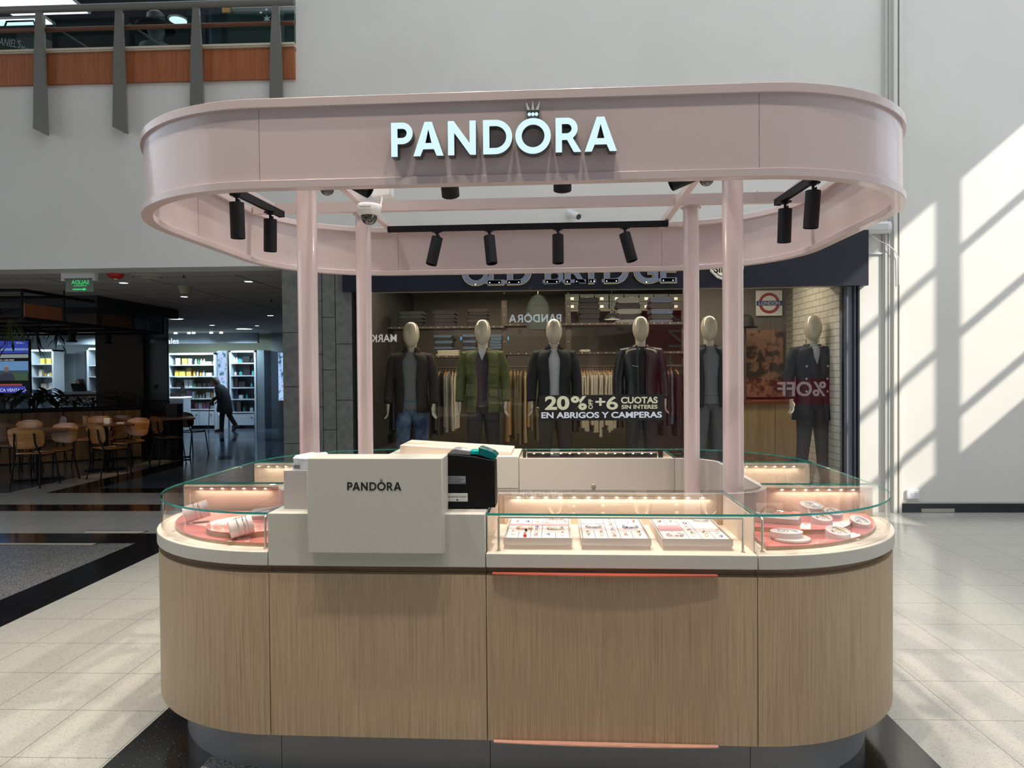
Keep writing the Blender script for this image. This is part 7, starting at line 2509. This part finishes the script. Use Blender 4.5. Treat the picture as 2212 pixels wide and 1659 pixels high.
for px, yy, e_, col in ((90, 18.6, 45, (0.72, 0.88, 1.0)), (170, 18.6, 45, (0.72, 0.88, 1.0)), (200, 19.2, 40, (0.72, 0.88, 1.0)), (385, 19.0, 50, (0.60, 0.80, 1.0)), (430, 19.0, 60, (0.60, 0.80, 1.0)), (520, 18.8, 60, (0.55, 0.76, 1.0)), (575, 18.2, 50, (0.5, 0.72, 1.0))):
    lamp('shop_fill', 'SPOT', (at(px, 800, yy).x, yy, 2.62), e_, col, (at(px, 800, yy + 0.9).x, yy + 0.9, 0.6), 0.06, spot=120, blend=0.9)
lamp('shop_fill', 'SPOT', (at(173, 800, 17.0).x, 16.9, 2.6), 22, (0.8, 0.9, 1.0), (at(173, 829, 17.9).x, 17.9, 1.3), 0.06, spot=70, blend=0.8)  # added lamp without a fixture, brightens the seated woman's face
for px, yy in ((500, 13.5), (430, 15.5), (560, 16.0)):
    lamp('hall_lamp', 'SPOT', (at(px, 800, yy).x, yy, 2.64), 22, (0.45, 0.65, 1.0), (at(px, 800, yy).x, yy, 0), 0.06, spot=110, blend=0.9)

# counter, laptop and the seated woman
a, b = at(132, 925, 17.0), at(207, 846, 17.0)
rc_ = T('reception_counter', 'white counter carrying the open laptop, left of the brown column', 'counter', (a.x, 17.0, 0))
rc_.part('counter_body', MB().box(0, b.x - a.x, 0, 0.6, 0, b.z - 0.04), 'shop_white', rel=True)
rc_.part('counter_top', MB().box(-0.03, b.x - a.x + 0.03, -0.03, 0.63, b.z - 0.04, b.z), 'shop_white', rel=True)
lp_ = T('laptop', 'open black laptop seen from behind on the white counter', 'laptop', (at(157, 846, 17.0).x, 17.25, b.z))
lp_.part('screen_lid', MB().add([(-0.17, 0, 0.01), (0.17, 0, 0.01), (0.18, -0.06, 0.20), (-0.18, -0.06, 0.20)], [(0, 1, 2, 3)]), 'prod_black', rel=True, smooth=False)
lp_.part('keyboard_base', MB().box(-0.17, 0.17, 0.0, 0.22, 0, 0.012), 'prod_black', rel=True)

mat('skin', (0.42, 0.24, 0.16), 0.5)
mat('hair_dark', (0.012, 0.008, 0.006), 0.5)
mat('hair_grey', (0.10, 0.085, 0.07), 0.6)
mat('coat_black', (0.008, 0.008, 0.010), 0.8)


def head(mb, c, s=1.0, yaw=0.0, pitch=0.0):
    """skull, jaw, nose, lips, ears; the face looks towards -y before turning"""
    M = Matrix.Translation(c) @ Matrix.Rotation(yaw, 4, 'Z') @ Matrix.Rotation(pitch, 4, 'X') @ Matrix.Scale(s, 4)
    keep = mb.M
    mb.M = M
    rs = []
    for z, rx, ry, cy in ((-0.115, 0.025, 0.03, -0.045), (-0.105, 0.042, 0.05, -0.035), (-0.08, 0.056, 0.072, -0.02), (-0.05, 0.064, 0.086, -0.008), (-0.02, 0.069, 0.093, 0.0), (0.02, 0.073, 0.097, 0.004), (0.06, 0.071, 0.094, 0.008), (0.09, 0.058, 0.078, 0.01), (0.108, 0.035, 0.048, 0.01), (0.115, 0.01, 0.015, 0.01)):
        rs.append(ell_ring(0, cy, z, rx, ry, 20))
    mb.rings(rs)
    mb.tube([(0, -0.092, 0.012), (0, -0.108, -0.02), (0, -0.112, -0.032), (0, -0.095, -0.038)], [0.007, 0.010, 0.013, 0.008], 8)
    mb.ell((0, -0.088, -0.062), 0.022, 0.010, 0.006, 10, 5)
    mb.ell((0.072, 0.008, -0.012), 0.008, 0.018, 0.028, 8, 6).ell((-0.072, 0.008, -0.012), 0.008, 0.018, 0.028, 8, 6)
    mb.M = keep
    return M


def eyes(parent, M):
    w_ = MB()
    w_.M = M
    for sx in (-1, 1):
        w_.ell((sx * 0.028, -0.083, 0.004), 0.013, 0.009, 0.008, 10, 6)
    w_.build('eyes', 'camera_white', parent)
    k_ = MB()
    k_.M = M
    for sx in (-1, 1):
        k_.ell((sx * 0.028, -0.092, 0.004), 0.006, 0.003, 0.006, 8, 5)
    k_.build('pupils', 'black_ink', parent)
    b_2 = MB()
    b_2.M = M
    for sx in (-1, 1):
        b_2.tube([(sx * 0.012, -0.092, 0.022), (sx * 0.03, -0.091, 0.027), (sx * 0.046, -0.08, 0.022)], 0.0035, 6)
    b_2.build('eyebrows', 'hair_dark', parent)


# seated woman behind the laptop
hp_ = at(173, 829, 17.9)
wm = T('person', 'person with long dark hair and dark top sitting behind the laptop', 'person', (hp_.x, 17.9, 0))
hz = hp_.z
B_ = MB()
M_ = head(B_, (0, 0, hz), 1.0, R(-25), R(8))
B_.tube([(0, 0.02, hz - 0.08), (0, 0.03, hz - 0.17)], [0.048, 0.052], 14)
B_.rings([ell_ring(0, 0.03, z, rx, ry, 20) for z, rx, ry in ((hz - 0.72, 0.16, 0.12), (hz - 0.55, 0.14, 0.11), (hz - 0.35, 0.165, 0.11), (hz - 0.24, 0.17, 0.09), (hz - 0.19, 0.10, 0.07), (hz - 0.15, 0.05, 0.05))])
for sd in (-1, 1):
    B_.tube([(sd * 0.05, 0.03, hz - 0.74), (sd * 0.10, -0.38, hz - 0.74), (sd * 0.10, -0.42, hz - 1.15)], [0.09, 0.065, 0.045], 14)
    B_.tube([(sd * 0.17, 0.03, hz - 0.24), (sd * 0.23, -0.02, hz - 0.46), (sd * 0.16, -0.26, hz - 0.38)], [0.05, 0.042, 0.032], 12)
    hand(B_, (sd * 0.155, -0.28, hz - 0.38), sd, 0.9, (0, -1, -0.2))
body = B_.build('body', 'skin', wm.o)
eyes(body, M_)
q = MB()
q.M = M_
q.rings([ell_ring(0, cy, z, rx, ry, 20) for z, rx, ry, cy in ((0.13, 0.02, 0.02, 0.02), (0.12, 0.06, 0.07, 0.02), (0.08, 0.085, 0.09, 0.03), (0.02, 0.09, 0.075, 0.055), (-0.08, 0.095, 0.06, 0.07), (-0.2, 0.10, 0.045, 0.075), (-0.3, 0.07, 0.03, 0.075))])
for sd in (-1, 1):
    q.tube([(sd * 0.06, -0.04, 0.09), (sd * 0.083, -0.02, 0.0), (sd * 0.09, 0.0, -0.12), (sd * 0.085, 0.0, -0.27)], [0.025, 0.028, 0.03, 0.012], 10)
q.build('hair', 'hair_dark', wm.o)
q = MB().rings([ell_ring(0, 0.03, z, rx, ry, 24) for z, rx, ry in ((hz - 0.75, 0.175, 0.14), (hz - 0.55, 0.155, 0.125), (hz - 0.35, 0.18, 0.125), (hz - 0.235, 0.185, 0.105), (hz - 0.18, 0.11, 0.085), (hz - 0.15, 0.065, 0.065))])
for sd in (-1, 1):
    q.tube([(sd * 0.15, 0.03, hz - 0.22), (sd * 0.18, 0.03, hz - 0.25), (sd * 0.235, -0.02, hz - 0.46), (sd * 0.17, -0.24, hz - 0.385)], [0.06, 0.06, 0.052, 0.045], 14)
q.build('top', 'cloth_navy', wm.o)
st2 = T('office_chair', 'dark stool under the person behind the laptop', 'chair', (hp_.x, 17.95, 0))
st2.part('seat', MB().cyl((0, 0, hz - 0.88), 0.2, 0.06, 24), 'track_black', rel=True)
st2.part('column', MB().cyl((0, 0, 0.03), 0.03, hz - 0.91), 'track_black', rel=True)
st2.part('base', MB().cyl((0, 0, 0.0), 0.22, 0.03, 24), 'track_black', rel=True)

# walking person with a cane, seen from the left side, leaning forward
wy = 18.7
foot = at(478, 930, wy)
wp = T('person', 'person in a long black coat walking left with a cane, head bent forward', 'person', (foot.x, wy, 0))
B_ = MB()
# walks towards -x: hips, bent back, head forward
hip = (0.10, 0, 0.72)
B_.rings([[(c_[0] + rx * math.cos(a * PI / 10) * math.cos(tl), ry * math.sin(a * PI / 10), c_[1] + rx * math.cos(a * PI / 10) * math.sin(tl)) for a in range(20)] for c_, rx, ry, tl in
          (((0.10, 0.66), 0.13, 0.15, 0.0), ((0.09, 0.76), 0.135, 0.16, 0.1), ((0.06, 0.92), 0.125, 0.15, 0.2), ((0.01, 1.08), 0.13, 0.17, 0.3), ((-0.05, 1.17), 0.10, 0.16, 0.45), ((-0.09, 1.22), 0.05, 0.07, 0.6))])
B_.tube([(-0.07, 0, 1.19), (-0.125, 0, 1.26)], [0.05, 0.045], 12)
M_ = head(B_, (-0.165, 0, 1.325), 0.92, R(-90), R(24))
# front leg straight, rear leg trailing with raised heel
B_.tube([(0.09, -0.07, 0.72), (0.06, -0.075, 0.40), (0.04, -0.075, 0.08)], [0.085, 0.058, 0.042], 14)
B_.tube([(0.11, 0.07, 0.72), (0.20, 0.07, 0.42), (0.38, 0.07, 0.14)], [0.085, 0.058, 0.042], 14)
B_.tube([(-0.03, -0.16, 1.13), (0.0, -0.20, 0.92), (-0.15, -0.18, 0.84)], [0.052, 0.044, 0.034], 12)
B_.tube([(-0.03, 0.16, 1.13), (0.02, 0.19, 0.92), (-0.12, 0.17, 0.84)], [0.052, 0.044, 0.034], 12)
hand(B_, (-0.17, -0.18, 0.835), -1, 0.9, (-0.7, 0, -0.6))
hand(B_, (-0.14, 0.17, 0.835), 1, 0.9, (-0.7, 0, -0.6))
body = B_.build('body', 'skin', wp.o)
eyes(body, M_)
q = MB()
q.rings([[(c_[0] + rx * math.cos(a * PI / 12) * math.cos(tl), ry * math.sin(a * PI / 12), c_[1] + rx * math.cos(a * PI / 12) * math.sin(tl)) for a in range(24)] for c_, rx, ry, tl in
         (((0.09, 0.50), 0.20, 0.19, -0.25), ((0.10, 0.56), 0.21, 0.20, -0.1), ((0.10, 0.72), 0.185, 0.20, 0.0), ((0.08, 0.90), 0.17, 0.185, 0.15), ((0.02, 1.08), 0.16, 0.20, 0.3), ((-0.04, 1.18), 0.125, 0.18, 0.45), ((-0.085, 1.235), 0.075, 0.09, 0.6))])
for sd in (-1, 1):
    q.tube([(-0.01, sd * 0.14, 1.16), (0.0, sd * 0.18, 1.1), (0.02, sd * 0.205, 0.93), (-0.13, sd * 0.18, 0.85)], [0.068, 0.066, 0.058, 0.046], 14)
q.build('coat', 'coat_black', wp.o)
q = MB().tube([(0.09, -0.07, 0.60), (0.06, -0.075, 0.40), (0.042, -0.075, 0.07)], [0.088, 0.068, 0.056], 14)
q.tube([(0.13, 0.07, 0.60), (0.20, 0.07, 0.42), (0.37, 0.07, 0.15)], [0.088, 0.068, 0.054], 14)
q.build('trousers', 'coat_black', wp.o)
q = MB()
q.rings([[(x, -0.075 + 0.045 * s_ * math.cos(a * PI / 6), 0.04 * h_ + 0.04 * h_ * math.sin(a * PI / 6)) for a in range(12)] for x, s_, h_ in ((0.10, 0.7, 1.0), (0.04, 0.9, 1.3), (-0.06, 1.0, 0.9), (-0.14, 0.7, 0.6))])
q.build('shoe', 'prod_black', wp.o)
q = MB()
q.M = Matrix.Translation((0.38, 0.07, 0.05)) @ Matrix.Rotation(R(-38), 4, 'Y')
q.rings([[(x, 0.045 * s_ * math.cos(a * PI / 6), 0.04 * h_ + 0.04 * h_ * math.sin(a * PI / 6)) for a in range(12)] for x, s_, h_ in ((0.10, 0.7, 1.0), (0.04, 0.9, 1.3), (-0.06, 1.0, 0.9), (-0.13, 0.7, 0.6))])
q.build('shoe', 'prod_black', wp.o)
q = MB()
q.M = M_
q.rings([ell_ring(0, cy, z, rx, ry, 20) for z, rx, ry, cy in ((0.135, 0.02, 0.02, 0.02), (0.125, 0.06, 0.07, 0.02), (0.085, 0.088, 0.092, 0.035), (0.02, 0.095, 0.078, 0.06), (-0.06, 0.095, 0.066, 0.075), (-0.11, 0.07, 0.045, 0.075))])
q.build('hair', 'hair_grey', wp.o)
cn = T('walking_cane', 'thin dark walking cane held by the walking person', 'cane', (foot.x - 0.20, wy - 0.19, 0))
cn.part('shaft', MB().tube([(-0.06, 0, 0.012), (-0.02, 0, 0.80)], 0.010, 10), 'dark_and_shaded_ply', rel=True)
cn.part('handle', MB().tube([(-0.09, 0, 0.79), (-0.03, 0, 0.815), (0.05, 0, 0.80)], 0.014, 10), 'track_black', rel=True)
cn.part('rubber_tip', MB().cyl((-0.06, 0, 0), 0.015, 0.03), 'track_black', rel=True)

# ------------------------------------------------------------------ shop signs on the wall behind the camera (seen mirrored in the shop window)
mat('sign_white_lit', (0, 0, 0), 0.5, emit=(1.0, 0.95, 0.9), estr=9)
mat('sign_cyan_lit', (0, 0, 0), 0.5, emit=(0.05, 0.55, 1.0), estr=14)
mat('banner_letter', (0, 0, 0), 0.5, emit=(0.9, 0.7, 0.7), estr=4)
mat('red_added_glow', (0, 0, 0), 0.5, emit=(0.45, 0.01, 0.03), estr=1.3)  # glow added so the red shows in the window reflection
mat('maroon_added_glow', (0, 0, 0), 0.5, emit=(0.30, 0.02, 0.06), estr=1.2)  # glow added so the maroon shows in the window reflection
MIR = 2 * (BACK + 0.015) + 7.99
MIR2 = 2 * (BACK + 0.015) + 3.0


def mir(px, py, m=None):
    p = at(px, py, m or MIR)
    return p.x, p.z


for body, px0, px1, pyb, cap, mm, lb in (('MARKA', 788, 857, 739, 17, 'sign_white_lit', 'white lit shop lettering on the opposite mall wall, mirrored in the window'),):
    x0, z0 = mir(px0, pyb)
    x1, _ = mir(px1, pyb)
    me = text_mesh(body[::1], 1.0, 0.02, 'LEFT', 0.01)
    xa_ = min(v.co.x for v in me.vertices)
    xb_ = max(v.co.x for v in me.vertices)
    k = (x1 - x0) / (xb_ - xa_)
    o = put_mesh('wall_sign', me, mm, None, Matrix.Translation((x1, -7.99, z0)) @ Matrix.Rotation(PI, 4, 'Z') @ STAND @ Matrix.Diagonal((k, cap * MIR / 1534 / 0.73, 1, 1)) @ Matrix.Translation((-xa_, 0, 0)))
    tag(o, lb, 'sign')
t = T('neon_sign', 'cyan neon bar sign on the opposite mall wall, mirrored in the window', 'sign', (mir(1046, 730)[0], -7.98, mir(1046, 735)[1]))
for px, ya, yb in ((996, 715, 735), (1003, 715, 725), (1009, 715, 725), (1020, 715, 725), (1027, 715, 720), (1064, 714, 722), (1070, 714, 722), (1077, 714, 722), (1086, 714, 719), (1098, 714, 735)):
    x0, z0 = mir(px, yb)
    _, z1_ = mir(px, ya)
    t.part('neon_bar', MB().box(x0 - 0.02, x0 + 0.02, -7.99, -7.95, z0, z1_), 'sign_cyan_lit')
x0, z0 = mir(1396, 945)
x1, z1_ = mir(1478, 640)
pn_ = T('maroon_display', 'maroon shop panel with letters and added glow on the opposite mall wall', 'display', ((x0 + x1) / 2, -7.97, max(z0, 0.05)))
pn_.part('panel', MB().box(-(x1 - x0) / 2, (x1 - x0) / 2, -0.03, 0, 0, z1_ - max(z0, 0.05)), 'maroon_added_glow', rel=True)
put_mesh('lettering', text_mesh('JUNK', 0.9, 0.01), 'white_ink', pn_.o, Matrix.Translation((0.1, 0.012, 2.4)) @ Matrix.Rotation(PI, 4, 'Z') @ STAND @ Matrix.Rotation(R(90), 4, 'Z'))
x0, z0 = mir(1606, 874, MIR2)
x1, z1_ = mir(1795, 818, MIR2)
rd = T('red_banner', 'glowing red discount panel added behind the camera for its window reflection', 'banner', ((x0 + x1) / 2, -2.97, z0))  # stand and place invented so the reflection falls in the window
rd.part('leg', MB().box(-(x1 - x0) / 2, -(x1 - x0) / 2 + 0.05, -0.03, 0, -z0, 0), 'track_black', rel=True)
rd.part('leg', MB().box((x1 - x0) / 2 - 0.05, (x1 - x0) / 2, -0.03, 0, -z0, 0), 'track_black', rel=True)
rd.part('panel', MB().box(-(x1 - x0) / 2, (x1 - x0) / 2, -0.03, 0, 0, z1_ - z0), 'red_added_glow', rel=True)
put_mesh('lettering', text_mesh('%OFF', 0.50, 0.01, 'CENTER', 0.01), 'banner_letter', rd.o, Matrix.Translation((0.35, 0.012, 0.22)) @ Matrix.Rotation(PI, 4, 'Z') @ STAND)

# ------------------------------------------------------------------ labels: where look-alikes share one, say which one it is in its row
bpy.context.view_layer.update()
ORD = ['first', 'second', 'third', 'fourth', 'fifth', 'sixth', 'seventh', 'eighth', 'ninth', 'tenth', 'eleventh', 'twelfth', 'thirteenth', 'fourteenth', 'fifteenth', 'sixteenth', 'seventeenth', 'eighteenth', 'nineteenth', 'twentieth']
by = {}
for o in C.objects:
    if o.parent is None and o.get('label') and o.get('category'):
        by.setdefault(o['label'], []).append(o)
for lb, os_ in by.items():
    if len(os_) < 2 or len(os_) > 20:
        continue
    P = [o.matrix_world.translation for o in os_]
    sx_ = max(p.x for p in P) - min(p.x for p in P)
    sy_ = max(p.y for p in P) - min(p.y for p in P)
    ax = 'left' if sx_ >= sy_ * 0.6 else 'front'
    os_.sort(key=lambda o: o.matrix_world.translation.x if ax == 'left' else o.matrix_world.translation.y)
    for i, o in enumerate(os_):
        o['label'] = '%s, %s from the %s' % (lb, ORD[i], ax)
